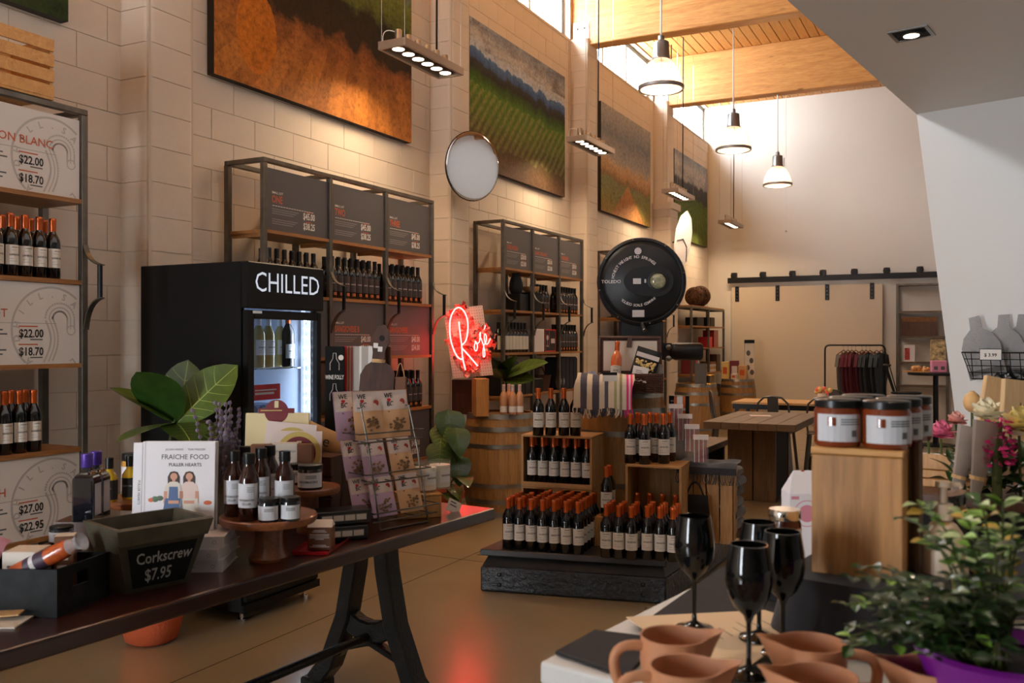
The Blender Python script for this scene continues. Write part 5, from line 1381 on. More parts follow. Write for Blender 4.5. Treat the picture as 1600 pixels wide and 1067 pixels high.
def crate(loc, w, d, h, label, rz=EROT, th=.014, m1='crate_wood', m2='crate_wood_z', back=True):
    t = empty('wooden_crate', loc, rz)
    MB().box(0, w, 0, d, 0, th).build('bottom_board', m1, t); MB().box(0, w, 0, d, h - th, h).build('top_board', m1, t, bevel=.002)
    MB().box(0, th, 0, d, th, h - th).build('side_board', m2, t); MB().box(w - th, w, 0, d, th, h - th).build('side_board', m2, t)
    if back:
        n = 3
        for k in range(n): MB().box(th + (w - 2 * th) * k / n + .001, th + (w - 2 * th) * (k + 1) / n - .001, d - .01, d, th, h - th).build('back_board', m2, t)
    MB().box(.0, w, -.002, .0, 0, .03).build('front_lip', m1, t)
    tag(t, label, 'crate', 'wooden display crates on the scale platform'); return t

def pyramid():
    G = 'red wine bottles on the scale platform'
    rzc = math.radians(22)
    p1 = gz(794, 855.5, PLZ + .0)
    s = .0722
    # left cluster
    for r_ in range(6):
        for k in range(7):
            if r_ >= 4 and k < 2: continue
            q = p1 + E1 * s * k + E2 * s * r_
            wh = '%s from the left, %s row of the left floor cluster' % (ORD[k] if r_ < 4 else ORD[k - 2], ('front', 'second', 'third', 'fourth', 'fifth', 'rearmost')[r_])
            bottle(B_RED, (q.x + RND.uniform(-.0004, .0004), q.y, PLZ + .0006), rzc + RND.uniform(-.1, .1) + .25, OR + ', ' + wh, G)
    # stacked crates behind it
    c1 = p1 + E1 * -.07 + E2 * (s * 5 + .06); cw, cd = .47, .3
    crate((c1.x, c1.y, PLZ), cw, cd, .302, 'lower wooden crate, hidden behind the left bottle cluster')
    crate((c1.x, c1.y, PLZ + .303), cw, cd, .33, 'wooden crate full of bottles with four more standing on top')
    for r_ in range(2):
        for k in range(6):
            q = c1 + E1 * (.052 + k * .0735) + E2 * (.06 + r_ * .08)
            bottle(B_RED, (q.x, q.y, PLZ + .303 + .0146), rzc + .25 + RND.uniform(-.08, .08), OR + ', %s from the left in the %s row inside the upper crate' % (ORD[k], ('front', 'rear')[r_]), G)
    for k, u in enumerate((841, 860.5, 881, 899)):
        q = at(u, 681, 5.77); bottle(B_RED, (q.x, q.y, PLZ + .634), rzc + .25 + RND.uniform(-.1, .1), OR + ', %s of the four on top of the upper crate' % ORD[k], G)
    # right crate (portrait) and cluster
    c2 = at(977.3, 726, 5.44); cw2, cd2, ch2 = .335, .3, .495
    crate((c2.x, c2.y, PLZ), cw2, cd2, ch2, 'upright wooden crate with seven or more bottles on top, right of centre', m1='crate_wood')
    tops = [(985, 5.50), (997, 5.57), (1007, 5.45), (1016, 5.60), (1026, 5.55), (1037, 5.48), (1047, 5.6)]
    for k, (u, dt) in enumerate(tops):
        q = at(u, 725, dt); bottle(B_RED, (q.x, q.y, PLZ + ch2 + .0006), rzc + RND.uniform(-.15, .15), OR + ', %s from the left on top of the upright crate' % ORD[k], G)
    p2 = gz(947.5, 870, PLZ)
    for k in range(6):
        for r_ in range(3):
            q = p2 + E1 * (.0725 * k + (.012 if k > 2 else 0)) + E2 * (.075 * r_ + (.035 if k > 2 else 0))
            if r_ == 2 and k > 0 and (q - c2).dot(E2) > -.04: continue
            bottle(B_RED, (q.x, q.y, PLZ + .0006), rzc + RND.uniform(-.1, .1), OR + ', %s from the left, %s row of the right floor cluster' % (ORD[k], ('front', 'second', 'rear')[r_]), G)
    for k in range(4):
        q = c2 + E1 * (.05 + .077 * k) + E2 * .1; bottle(B_RED, (q.x, q.y, PLZ + .0146), rzc, OR + ', %s from the left inside the upright crate' % ORD[k], G)
    # two bottles on a small wood block between the clusters
    q = at(945, 808, 5.5); bk = MB().box(-.052, .06, -.045, .12, 0, .175).build('wood_block', 'wood_block', loc=(q.x, q.y + .0, PLZ), rot=(0, 0, EROT), bevel=.002); tag(bk, 'pale wood block under two bottles between the clusters', 'block')
    for k in range(2):
        qq = q + E2 * .078 * k + E1 * .01; bottle(B_RED, (qq.x, qq.y, PLZ + .1756), rzc, OR + ', %s one standing on the pale wood block' % ('front', 'rear')[k], G)
    # rear barrel carrying the hamper
    barrel((-2.155, 5.93, PLZ), .9, .27, .315, 'oak barrel under the wicker hamper, behind the bottles', nst=22, rot=.1)
pyramid()

# ================================================================== hamper, towel, goods on the rear barrel
def hamper():
    zb = PLZ + .9; c = at(985, 608, 5.93); c.z = zb
    G = 'picnic goods on the rear barrel'; rz = YAW - .12
    wick = mat('wicker', srgb(74, 40, 26), .6, var=.4, vscale=50)
    t = empty('wicker_hamper', c, rz); w, d, h = .4, .24, .125
    def weave(name, o, xd, zd, W_, H_, nrm):
        m = MB(); nx = int(W_ / .022); nz = int(H_ / .011)
        for j in range(nz):
            pts = []
            for i in range(nx * 2 + 1):
                pts.append(Vector(o) + xd * (W_ * i / (nx * 2)) + zd * (H_ * (j + .5) / nz) + nrm * (.004 * math.sin(PI * i / 2 + (PI / 2) + j * PI)))
            m.tube(pts, .0062, 5)
        return stuff(m.build(name, wick, t, smooth=70))
    weave('woven_side', (-w / 2, -d / 2, 0), X, Z, w, h, -Y); weave('woven_side', (w / 2, -d / 2, 0), Y, Z, d, h, X); weave('woven_side', (-w / 2, -d / 2, 0), Y, Z, d, h, -X)
    MB().box(-w / 2 + .004, w / 2 - .004, -d / 2 + .004, d / 2, 0, .006).build('bottom', wick, t); MB().box(-w / 2, w / 2, d / 2 - .006, d / 2, 0, h).build('back_side', wick, t)
    # open lid: leaning back, lined with pale cloth
    la = math.radians(12); up = Vector((0, math.sin(la), math.cos(la))); b0 = Vector((-w / 2, d / 2 + .006, h)); lh = .235
    nb = Vector((0, -math.cos(la), math.sin(la)))
    m = MB(); vs = [b0, b0 + X * w, b0 + X * w + up * lh, b0 + up * lh]; m.add(vs + [v - nb * .02 for v in vs], [(0, 1, 2, 3), (7, 6, 5, 4), (0, 4, 5, 1), (1, 5, 6, 2), (2, 6, 7, 3), (3, 7, 4, 0)]).build('lid', wick, t)
    m = MB(); i_ = .022; vs = [b0 + X * i_ + up * .01 + nb * .002, b0 + X * (w - i_) + up * .01 + nb * .002, b0 + X * (w - i_) + up * (lh - i_) + nb * .002, b0 + X * i_ + up * (lh - i_) + nb * .002]; m.add(vs, [(0, 1, 2, 3)]).build('lid_lining', mat('linen', srgb(214, 200, 184), .8), t)
    m = MB(); m.tube([b0 + nb * .006, b0 + up * lh + nb * .006, b0 + X * w + up * lh + nb * .006, b0 + X * w + nb * .006], .013, 7); m.build('lid_rim', wick, t, smooth=60)
    MB().strip([b0 + X * w * .5 + up * (lh + .012) - nb * .01, b0 + X * w * .5 + up * lh + nb * .016, b0 + X * w * .48 + up * (lh - .07) + nb * .02], .032, .004, X).build('leather_strap', mat('leather', srgb(70, 48, 36), .55), t)
    tag(t, 'open wicker picnic hamper on the rear barrel, below the dial', 'hamper', G)
    W = lambda x, y, z: c + Matrix.Rotation(rz, 3, 'Z') @ Vector((x, y, z))
    # rosé bottle leaning in the hamper
    b = wine_bottle('rose_wine_bottle', body=mat('rose_bright', srgb(214, 104, 52), .1, coat=.5), cap='capsule_orange', lab='label_plain', word='ROSE', lz=(.05, .12), h=.29)
    b.location = W(-.1, -.03, .05); b.rotation_euler = (-.28, .06, rz); tag(b, 'orange rosé bottle leaning in the open wicker hamper', 'wine bottle', G)
    o = MB().grid(lambda a, b_: (a * .13 - .065, -.02 * math.sin(PI * a) * math.sin(PI * b_), b_ * .2), 8, 8).grid(lambda a, b_: (.065 - a * .13, .02 * math.sin(PI * a) * math.sin(PI * b_), b_ * .2), 8, 8).build('popcorn_bag', 'lid_black', loc=W(.06, -.04, .06), rot=(-.3, .3, rz), smooth=50); o.scale = (1.25, 1.25, 1.2)
    pc = MB(); r = random.Random(4)
    for k in range(60): pc.ball((r.uniform(-.05, .05), -.021 + r.uniform(-.004, .002), r.uniform(.03, .12)), r.uniform(.005, .009), 6, 4)
    stuff(pc.build('popcorn', mat('popcorn_yellow', srgb(226, 196, 128), .7, var=.15, vscale=60), o))
    MB().box(-.06, .06, -.016, -.012, .14, .165).build('foil_band', 'ink_pale', o); tag(o, 'black bag with a popcorn window leaning in the hamper', 'snack bag', G)
    o = MB().box(-.05, .05, -.002, .002, 0, .1).build('white_pouch', 'paper_white', loc=W(.05, -.125, .075), rot=(-.35, .2, rz)); p = MB(); label_lines(p, (-.03, -.002, .07), X, Z, .06, 3, 0, .012, .004); p.build('print', 'ink_grey', o); tag(o, 'small white printed pouch hanging over the hamper front', 'pouch', G)
    o = MB().box(-.05, .05, -.012, .012, 0, .13).build('grey_pouch', mat('grey_wrap', srgb(120, 110, 104), .5), loc=W(.145, .02, .06), rot=(-.25, .15, rz), bevel=.004); MB().box(-.04, .04, -.014, -.012, .03, .05).build('label', 'ink_pale', o); tag(o, 'grey wrapped package at the right end of the hamper', 'package', G)
    o = MB().box(-.045, .045, -.005, .005, 0, .12).build('magazine', mat('magazine_print', srgb(150, 150, 170), .4, var=.6, vscale=30), loc=W(-.23, -.03, .02), rot=(-.4, -.25, rz + .4)); MB().box(-.045, .045, -.0055, .0055, .0, .004).build('spine', 'paper_white', o); tag(o, 'colourful folded magazine sticking out left of the hamper', 'magazine', G)
    # towel draped over the left side, with striped cloth and fringe
    def towel_mat():
        m, N, L, B = _new('striped_towel')
        vec = coords(N, L); sp = N.new('ShaderNodeSeparateXYZ'); L.new(vec, sp.inputs[0])
        x = maths(N, L, 'ADD', sp.outputs[0], maths(N, L, 'MULTIPLY', noise(N, L, vec, 30, 2), .004))
        st = N.new('ShaderNodeValToRGB'); st.color_ramp.interpolation = 'CONSTANT'; L.new(maths(N, L, 'DIVIDE', x, .37), st.inputs[0])
        cs = [(0, (222, 204, 178)), (.09, (84, 80, 92)), (.2, (224, 206, 180)), (.29, (84, 80, 92)), (.41, (224, 208, 184)), (.5, (96, 90, 98)), (.56, (224, 208, 184)), (.66, (168, 164, 112)), (.7, (218, 204, 186)), (.75, (150, 140, 96)), (.79, (222, 208, 190)), (.86, (222, 60, 126)), (.9, (230, 200, 196)), (.93, (224, 50, 122)), (.965, (214, 190, 170))]
        set_stops(st.color_ramp, [(p_, srgb(*q)) for p_, q in cs])
        L.new(st.outputs[0], B.inputs['Base Color']); B.inputs['Roughness'].default_value = .95
        bumpy(N, L, B, noise(N, L, vec, 400, 2), .3, .002)
        return m
    tm = towel_mat(); wd = .36
    s0 = Vector((-.345, -.13, .0))
    path = [(-.02, .1), (-.045, .105), (-.16, .082), (-.19, .06), (-.205, .02), (-.21, -.1)]
    def cloth(a, b_):
        k = b_ * (len(path) - 1); i = min(int(k), len(path) - 2); f = k - i
        y = path[i][0] * (1 - f) + path[i + 1][0] * f; z = path[i][1] * (1 - f) + path[i + 1][1] * f
        return Vector((a * wd + .01 * math.sin(b_ * 5), y + .008 * math.sin(a * 14) * b_, z + .006 * math.sin(a * 11 + 1)))
    tw = MB().grid(cloth, 28, 20); tw.add([Vector(v) - Vector((0, .006, .008)) for v in tw.v], [tuple(reversed(f)) for f in tw.f])
    pos = W(s0.x, s0.y + .03, .02)
    to = tw.build('striped_towel', tm, loc=pos, rot=(0, 0, rz), smooth=60)
    fr = MB(); r = random.Random(8)
    for k in range(40):
        a = k / 39; p0 = cloth(a, .99); L_ = r.uniform(.05, .075); mi = 0 if a < .09 or .2 < a < .29 or .41 < a < .5 or .56 < a < .84 else (2 if a > .85 else 1)
        if r.random() < .45 and a < .7: mi = 1
        fr.tube([p0, p0 + Vector((r.uniform(-.006, .006), -.004, -L_ * .5)), p0 + Vector((r.uniform(-.014, .014), -.006, -L_))], [.003, .004, .0045], 5, mi)
    fr.build('fringe', [mat('fringe_cream', srgb(200, 184, 160), .95), mat('fringe_navy', srgb(62, 60, 74), .95), mat('fringe_pink', srgb(206, 56, 118), .95)], to)
    MB().box(.17, .26, -.19, -.186, .062, .1).build('label_sleeve', 'paper_white', to); MB().box(.17, .26, -.185, -.181, .1, .118).build('label_header', 'lid_black', to)
    tag(to, 'striped fringed towel with pink edge draped over the rear barrel', 'towel', G)
hamper()

# ================================================================== neon sign, blocks and rosé on the left barrel
def neon():
    zb = BLZ; G = 'things on the left barrel'
    q = at(728, 640, 7.95); dk = MB().box(-.1, .1, -.1, .1, 0, .30).build('dark_wood_block', 'wood_dark_block', loc=(q.x, q.y, zb - .02), rot=(0, 0, .25), bevel=.003); tag(dk, 'dark stained wood block under the neon sign', 'block', G)
    q = at(764, 643, 7.62); lt = MB().box(-.11, 0, 0, .2, 0, .318).box(0, .0, 0, 0, 0, 0).build('pale_wood_block', 'wood_block', loc=(q.x, q.y, zb - .02), rot=(0, 0, math.radians(40)), bevel=.003)
    lt.scale = (1, 1, 1); tag(lt, 'pale wood block beside the neon sign on the left barrel', 'block', G)
    # sign: perforated panel leaning back, flowers, neon script
    cs = [at(708, 591, 7.82), at(770, 585.6, 7.72), at(758, 488, 7.86), at(692.6, 484.5, 7.96)]
    o = cs[0]; xd = (cs[1] - cs[0]); W_ = xd.length; xd.normalize(); yd = (cs[3] - cs[0]); H_ = yd.length; yd.normalize(); nn = xd.cross(yd).normalized(); yd = nn.cross(xd)
    sk = (cs[3] - cs[0]).dot(xd) / H_
    t = empty('neon_sign', o + Z * .0)
    P = lambda a, b, n=0: xd * a * W_ + (yd + xd * sk) * b * H_ + nn * n
    MB().add([P(0, 0), P(1, 0), P(1, 1), P(0, 1), P(0, 0, -.012), P(1, 0, -.012), P(1, 1, -.012), P(0, 1, -.012)], [(0, 1, 2, 3), (7, 6, 5, 4), (0, 4, 5, 1), (1, 5, 6, 2), (2, 6, 7, 3), (3, 7, 4, 0)]).build('perforated_panel', mat('panel_pale', srgb(206, 196, 190), .6), t)
    h = MB()
    for i in range(16):
        for j in range(24): h.disc(P((i + .5) / 16, (j + .5) / 24), xd, yd, .004, 0, 6, off=.0008)
    h.build('perforations', mat('hole_grey', srgb(90, 80, 76), .8), t)
    # strokes in panel fractions
    big = []
    for i in range(30):
        a = math.radians(300 - i * 330 / 29 * 1.0)
        big.append((.36 + .27 * math.cos(a) * -1, .60 + .36 * math.sin(a)))
    stem = [(.40, .78), (.385, .6), (.38, .42), (.36, .28), (.37, .16), (.385, .09)]
    loop = [(.38, .44), (.50, .50), (.58, .62), (.62, .78), (.57, .92), (.45, .985), (.32, .95), (.2, .84), (.14, .68), (.13, .52), (.17, .38), (.24, .28), (.32, .245), (.38, .27)]
    leg = [(.38, .40), (.48, .32), (.6, .22), (.7, .13)]
    o_ = [(.74, .47), (.70, .42), (.69, .36), (.73, .345), (.77, .40), (.76, .46), (.73, .48), (.76, .44), (.83, .46)]
    s_ = [(.83, .46), (.88, .54), (.9, .6), (.87, .56), (.9, .48), (.93, .38), (.92, .27), (.88, .25), (.89, .33), (.94, .42)]
    e_ = [(.94, .42), (1.0, .46), (1.03, .53), (1.0, .57), (.97, .51), (.98, .43), (1.04, .43), (1.12, .5)]
    acc = [(1.0, .63), (1.05, .69)]
    tubem = mat('neon_red', (1, .2, .18), .3, emit=(1, .06, .055), estr=15)
    def smooth_pts(ps, n=6):
        out = []
        for i in range(len(ps) - 1):
            p0, p1, p2, p3 = [Vector((*ps[max(0, min(len(ps) - 1, k))], 0)) for k in (i - 1, i, i + 1, i + 2)]
            for j in range(n):
                s = j / n; out.append(.5 * ((2 * p1) + (p2 - p0) * s + (2 * p0 - 5 * p1 + 4 * p2 - p3) * s * s + (3 * p1 - p0 - 3 * p2 + p3) * s ** 3))
        out.append(Vector((*ps[-1], 0))); return [(v.x, v.y) for v in out]
    allp = []
    for nm, st, r_ in (('letter_stem', stem, .0062), ('letter_bowl', loop, .0062), ('letter_leg', leg, .0062), ('letter_o', o_, .0045), ('letter_s', s_, .0045), ('letter_e', e_, .0045), ('accent', acc, .0045)):
        sp = smooth_pts(st); allp += sp
        MB().tube([P(a, b, .05) for a, b in sp], r_, 7).build(nm, tubem, t, smooth=70)
    pet = [mat('petal_%d' % i, c_, .7) for i, c_ in enumerate((srgb(248, 150, 136), srgb(240, 110, 98), srgb(250, 180, 166), srgb(180, 84, 70)))]
    r = random.Random(2)
    bm_ = MB().grid(lambda a, b: ((a - .5) * .05 * math.sin(PI * (b * .75 + .2)), b * .045, .012 * math.sin(b * 5 + a * 3) + .01 * abs(a - .5)), 3, 3)
    metas = [bm_.mesh('petal', p_, 60) for p_ in pet]
    fl = MB()
    for k in range(330):
        a, b = r.choice(allp); a += r.gauss(0, .06); b += r.gauss(0, .035)
        base = P(a, b, r.uniform(-.002, .012)); d = (nn * r.uniform(.15, .7) + xd * r.uniform(-1, 1) + yd * r.uniform(-1, 1)).normalized()
        if k < 290:
            leaf_at(metas[r.choice((0, 0, 1, 2, 2, 3))], 'petal', base, d, t, r.uniform(0, 6), r.uniform(.7, 1.2))
    tag(t, 'glowing red neon rosé sign on a flowered panel above the left barrel', 'neon sign', G)
    ctr = o + P(.45, .5, .12)
    for k, (u, dt) in enumerate(((787, 7.62), (795, 7.7), (801, 7.6), (812, 7.62))):
        q = at(u, 643, dt); bottle(B_ROSE, (q.x, q.y, zb + .0), YAW, 'pale rosé bottle, %s from the left on the left barrel' % ORD[k], 'rosé bottles on the left barrel')
    # broad-leaved plant behind the blocks
    b = Vector((-3.75, 7.55, 0)); t = empty('broad_leaf_plant', b)
    MB().lathe([(.1, 0), (.13, .02), (.15, .28), (.14, .28), (.13, .25)], 20, cap1=False).build('pot', 'terracotta', t, smooth=40)
    tip = at(786, 592, 8.4) - b
    MB().tube([(0, 0, .2), tip * .6, tip], [.02, .015, .008], 8).build('stem', 'stem_green', t)
    lm = leaf_mesh('leaf', .34, .2, .2, .2, mats=('leaf_light', 'leaf_vein')); lm2 = leaf_mesh('leaf', .3, .22, .25, .2)
    for (u, v), me, roll in (((847, 560), lm, .6), ((800, 545), lm2, .3), ((770, 548), lm2, -.3), ((828, 592), lm, .9), ((780, 570), lm2, 0), ((760, 575), lm, .4)):
        e = at(u, v, 8.2) - b; leaf_at(me, 'leaf', tip, e - tip + Vector((0, 0, .03)), t, roll, max(.7, (e - tip).length / .33))
    tag(t, 'broad-leaved plant spreading behind the pale wood block', 'potted plant')
    # variegated monstera in a terracotta pot, left of the barrel
    b = gz(728, 800, 0); b = Vector((-3.85, 6.42, 0)); t = empty('monstera_plant', b)
    MB().lathe([(.085, 0), (.12, .2), (.14, .2), (.145, .25), (.13, .25), (.12, .2)], 20, cap1=False).build('pot', 'terracotta', t, smooth=40); MB().lathe([(.12, .22), (0, .225)], 16, cap0=False).build('soil', 'matte_black', t)
    lm = leaf_mesh('leaf', .26, .22, .3, .15, 'heart', mats=('leaf_green', 'leaf_light')); lm2 = leaf_mesh('leaf', .22, .2, .3, .15, 'heart', mats=('leaf_light', 'leaf_vein'))
    for k, (u, v, u2, v2, me) in enumerate(((700, 640, 708, 690, lm), (692, 665, 684, 705, lm2), (712, 668, 722, 706, lm), (698, 700, 690, 745, lm), (714, 712, 720, 752, lm), (722, 742, 733, 752, lm), (706, 757, 720, 775, lm2), (700, 770, 718, 786, lm2), (690, 690, 682, 735, lm))):
        p0 = at(u, v, 7.4 - .05 * (k % 3)) - b; p1 = at(u2, v2, 7.25 - .05 * (k % 3)) - b
        MB().tube(bez((0, 0, .22), (p0.x * .3, p0.y * .3, p0.z), p0), .006, 6).build('stem', 'stem_green', t)
        leaf_at(me, 'leaf', p0, p1 - p0, t, PI * .0, (p1 - p0).length / .25)
    tag(t, 'variegated monstera in a terracotta pot left of the left barrel', 'potted plant')
neon()

# ================================================================== goods right of the bottles on the platform
def right_side_goods():
    G = 'goods at the right side of the scale platform'
    c = at(1064, 735, 5.62); c.z = PLZ; w, d, h = .3, .3, .47
    t = empty('slatted_crate', c, EROT)
    for k in range(4): MB().box(.08 * k, .08 * k + .072, -.012, 0, 0, h).build('slat', 'crate_wood_z', t)
    for y in (.06, .16): MB().box(w - .0, w + .012, y, y + .09, 0, h).build('slat', 'crate_wood_z', t)
    MB().box(0, w, 0, d, h - .014, h).build('top_board', 'crate_wood', t); MB().box(0, w, 0, d, 0, .014).build('bottom_board', 'crate_wood', t); MB().box(0, .012, 0, d, .014, h - .014).build('side_board', 'crate_wood_z', t)
    tag(t, 'slatted wooden crate right of the bottles, under the straw boxes', 'crate', G)
    m = mat('charcoal_wool', srgb(46, 44, 48), .95, var=.2, vscale=60, sheen=.3)
    base = c + Z * (h + .001)
    th = MB().grid(lambda a, b: Vector((-.02 + a * .36, -.03 + b * .26, .012 + .008 * math.sin(a * 9) * math.sin(b * 7)) if b > .12 else (-.02 + a * .36, -.036, .01 - (.12 - b) * .5)), 18, 12)
    th = th.build('charcoal_throw', m, loc=base, rot=(0, 0, EROT), smooth=60)
    fr = MB(); r = random.Random(3)
    for k in range(34):
        x = -.02 + .36 * k / 33; fr.tube([(x, -.036, -.045), (x + r.uniform(-.01, .01), -.04, -.08), (x + r.uniform(-.02, .02), -.04, -.11)], .0025, 4)
    fr.build('fringe', m, th); tag(th, 'charcoal fringed throw draped over the slatted crate', 'throw', G)
    bg_ = MB().grid(lambda a, b: ((a - .5) * (.2 - .05 * b), -.035 - .01 * math.sin(a * PI), b * .3), 6, 6).grid(lambda a, b: ((.5 - a) * (.2 - .05 * b), -.03, b * .3), 6, 6).build('tote_bag', 'matte_black', loc=c + E1 * .1 + E2 * -.04, rot=(0, 0, EROT), smooth=60)
    MB().tube(bez((-.05, -.04, .3), (.0, -.045, .46), (.05, -.04, .3)), .006, 6).build('handle', 'matte_black', bg_); tag(bg_, 'black tote bag hanging at the slatted crate', 'bag', G)
    # stepped clear boxes of red straws
    st = mat('straw_red', srgb(162, 52, 66), .5); cl = mat('clear_plastic', (.88, .86, .86), .12, alpha=.1, coat=.3)
    for k, (u, v, dt) in enumerate(((1056, 690, 5.82), (1070, 702, 5.74), (1081, 714, 5.66), (1095, 727, 5.58))):
        q = at(u, v, dt); hh = .17
        zz = PLZ + h + .016 + (3 - k) * .058
        if k < 3: s = MB().box(-.045, .045, -.04, .04, PLZ + h + .016 - zz, -.001).build('acrylic_step', cl, loc=(q.x, q.y, zz), rot=(0, 0, EROT + .2)); tag(s, 'clear acrylic step under the %s straw box' % ('rearmost tall', 'second', 'third')[k], 'display step', G)
        o = MB().box(-.045, .045, -.03, .03, 0, hh).build('straw_box', cl, loc=(q.x, q.y, zz), rot=(-.05, 0, EROT + .2))
        for j in range(9): MB().box(-.04 + j * .0088, -.036 + j * .0088, -.024, .02, .004, hh - .03).build('straw', st if j % 3 else 'bag_white', o)
        MB().box(-.0455, .0455, -.031, .031, hh - .028, hh).build('paper_band', 'bag_white', o)
        tag(o, 'clear box of red and white straws, %s step from the top' % ORD[k], 'straw box', 'stepped straw boxes')
    q = at(1062, 655, 5.95); o = MB().box(-.036, .036, -.02, .02, 0, .12).build('striped_carton', 'orange_print', loc=(q.x, q.y, 1.0), rot=(0, 0, EROT + .2)); q2 = MB().box(-.018, .018, -.0212, .0212, 0, .122).build('label', 'paper_white', o); MB().box(-.0365, .0365, -.0206, .0206, .03, .045).build('stripe', 'bag_white', o); tag(o, 'orange striped carton with a white label on the top step', 'carton', G)
    s = MB().box(-.045, .045, -.04, .04, 0, 1.0 - PLZ - h - .017).build('acrylic_step', cl, loc=(q.x, q.y, PLZ + h + .016), rot=(0, 0, EROT + .2)); tag(s, 'clear acrylic step under the orange striped carton', 'display step', G)
    q = at(1061, 665, 6.2); q.z = PLZ; st_ = MB().box(-.055, .055, -.055, .055, 0, .62).build('display_plinth', 'matte_black', loc=(q.x, q.y, PLZ), rot=(0, 0, EROT + .2)); tag(st_, 'black plinth behind the straw boxes', 'plinth', G)
    o = MB().box(-.068, .068, -.028, .028, 0, .24).build('black_carton', 'lid_black', loc=(q.x, q.y, PLZ + .621), rot=(0, 0, EROT + .2), bevel=.002); p = MB().text('RIEDEL', (-.055, -.028, .2), X, Z, .016, 0).text('VELOCE', (-.055, -.028, .165), X, Z, .016, 0); p.build('print', 'ink_pale', o); tag(o, 'tall black carton with small white lettering behind the straw boxes', 'carton', G)
    # folded grey wool throws, stacked on the floor edge beside the crate
    q = at(1128, 822, 5.82); zz = PLZ
    pl = MB().box(-.11, .13, -.1, .14, 0, .03).build('wood_tray', 'rustic_wood', loc=(q.x, q.y, PLZ + .0), rot=(0, 0, EROT)); tag(pl, 'low wooden tray under the folded grey throws', 'tray', G)
    zz += .031
    hs = [.07, .07, .06, .075, .055, .06]
    tones = [srgb(92, 92, 98), srgb(70, 70, 76), srgb(84, 84, 90), srgb(44, 42, 44), srgb(80, 80, 88), srgb(58, 58, 64)]
    for k, hh in enumerate(hs):
        f = lambda a, s_, kk=k: None
        mm = mat('wool_%d' % k, tones[k], .95, var=.25, vscale=70, sheen=.3)
        mb = MB(); wv, dv = .115, .115; n = 10
        prof = [(math.cos(-PI / 2 + PI * i / n), math.sin(-PI / 2 + PI * i / n)) for i in range(n + 1)]
        poly = [(-wv, 0)] + [(wv - hh / 2 + hh / 2 * cx_, hh / 2 + hh / 2 * sz) for cx_, sz in prof] + [(-wv, hh)]
        nn_ = len(poly); mb.add([(x, -dv, z) for x, z in poly] + [(x, dv, z) for x, z in poly], [tuple(range(nn_)), tuple(reversed(range(nn_, 2 * nn_)))] + [(i, nn_ + i, nn_ + (i + 1) % nn_, (i + 1) % nn_) for i in range(nn_)])
        o = mb.build('folded_throw', mm, loc=(q.x + .01 * math.sin(k * 2), q.y + .01, zz), rot=(0, 0, EROT - .15 + .06 * math.sin(k * 3)), smooth=50)
        MB().box(wv * .2, wv * .55, -dv - .001, -dv + .001, hh * .2, hh * .5).build('care_label', 'ink_pale', o) if k in (0, 2) else None
        tag(o, 'folded grey wool throw, %s from the bottom of the stack' % ORD[k], 'throw', 'stack of folded grey throws'); zz += hh + .001
right_side_goods()
# ================================================================== far half of the room
mat('gunmetal', srgb(96, 92, 88), .35, .85)
def metal_chair(loc, rz, label, m='gunmetal', grp='metal dining chairs'):
    t = empty('metal_chair', loc, rz)   # faces +y
    MB().box(-.19, .19, -.18, .18, .435, .45).build('seat', m, t, bevel=.012, seg=2)
    for sx in (-1, 1):
        for sy in (-1, 1): MB().strip([(sx * .16, sy * .16, .44), (sx * .2, sy * .2, .0)], .045, .012, (sx * .7, -sy * .7, 0)).build('leg', m, t)
    pts = [(-.17, -.16, .44), (-.185, -.2, .62), (-.165, -.215, .78), (-.1, -.225, .845), (0, -.23, .86), (.1, -.225, .845), (.165, -.215, .78), (.185, -.2, .62), (.17, -.16, .44)]
    MB().tube([Vector(p) for p in pts], .012, 8).build('back_hoop', m, t, smooth=60)
    MB().strip([(0, -.165, .45), (0, -.2, .62), (0, -.225, .855)], .12, .006, X).build('back_slat', m, t)
    MB().tube([(-.17, 0, .2), (.17, 0, .2)], .008, 6).build('brace', m, t)
    tag(t, label, 'chair', grp); return t
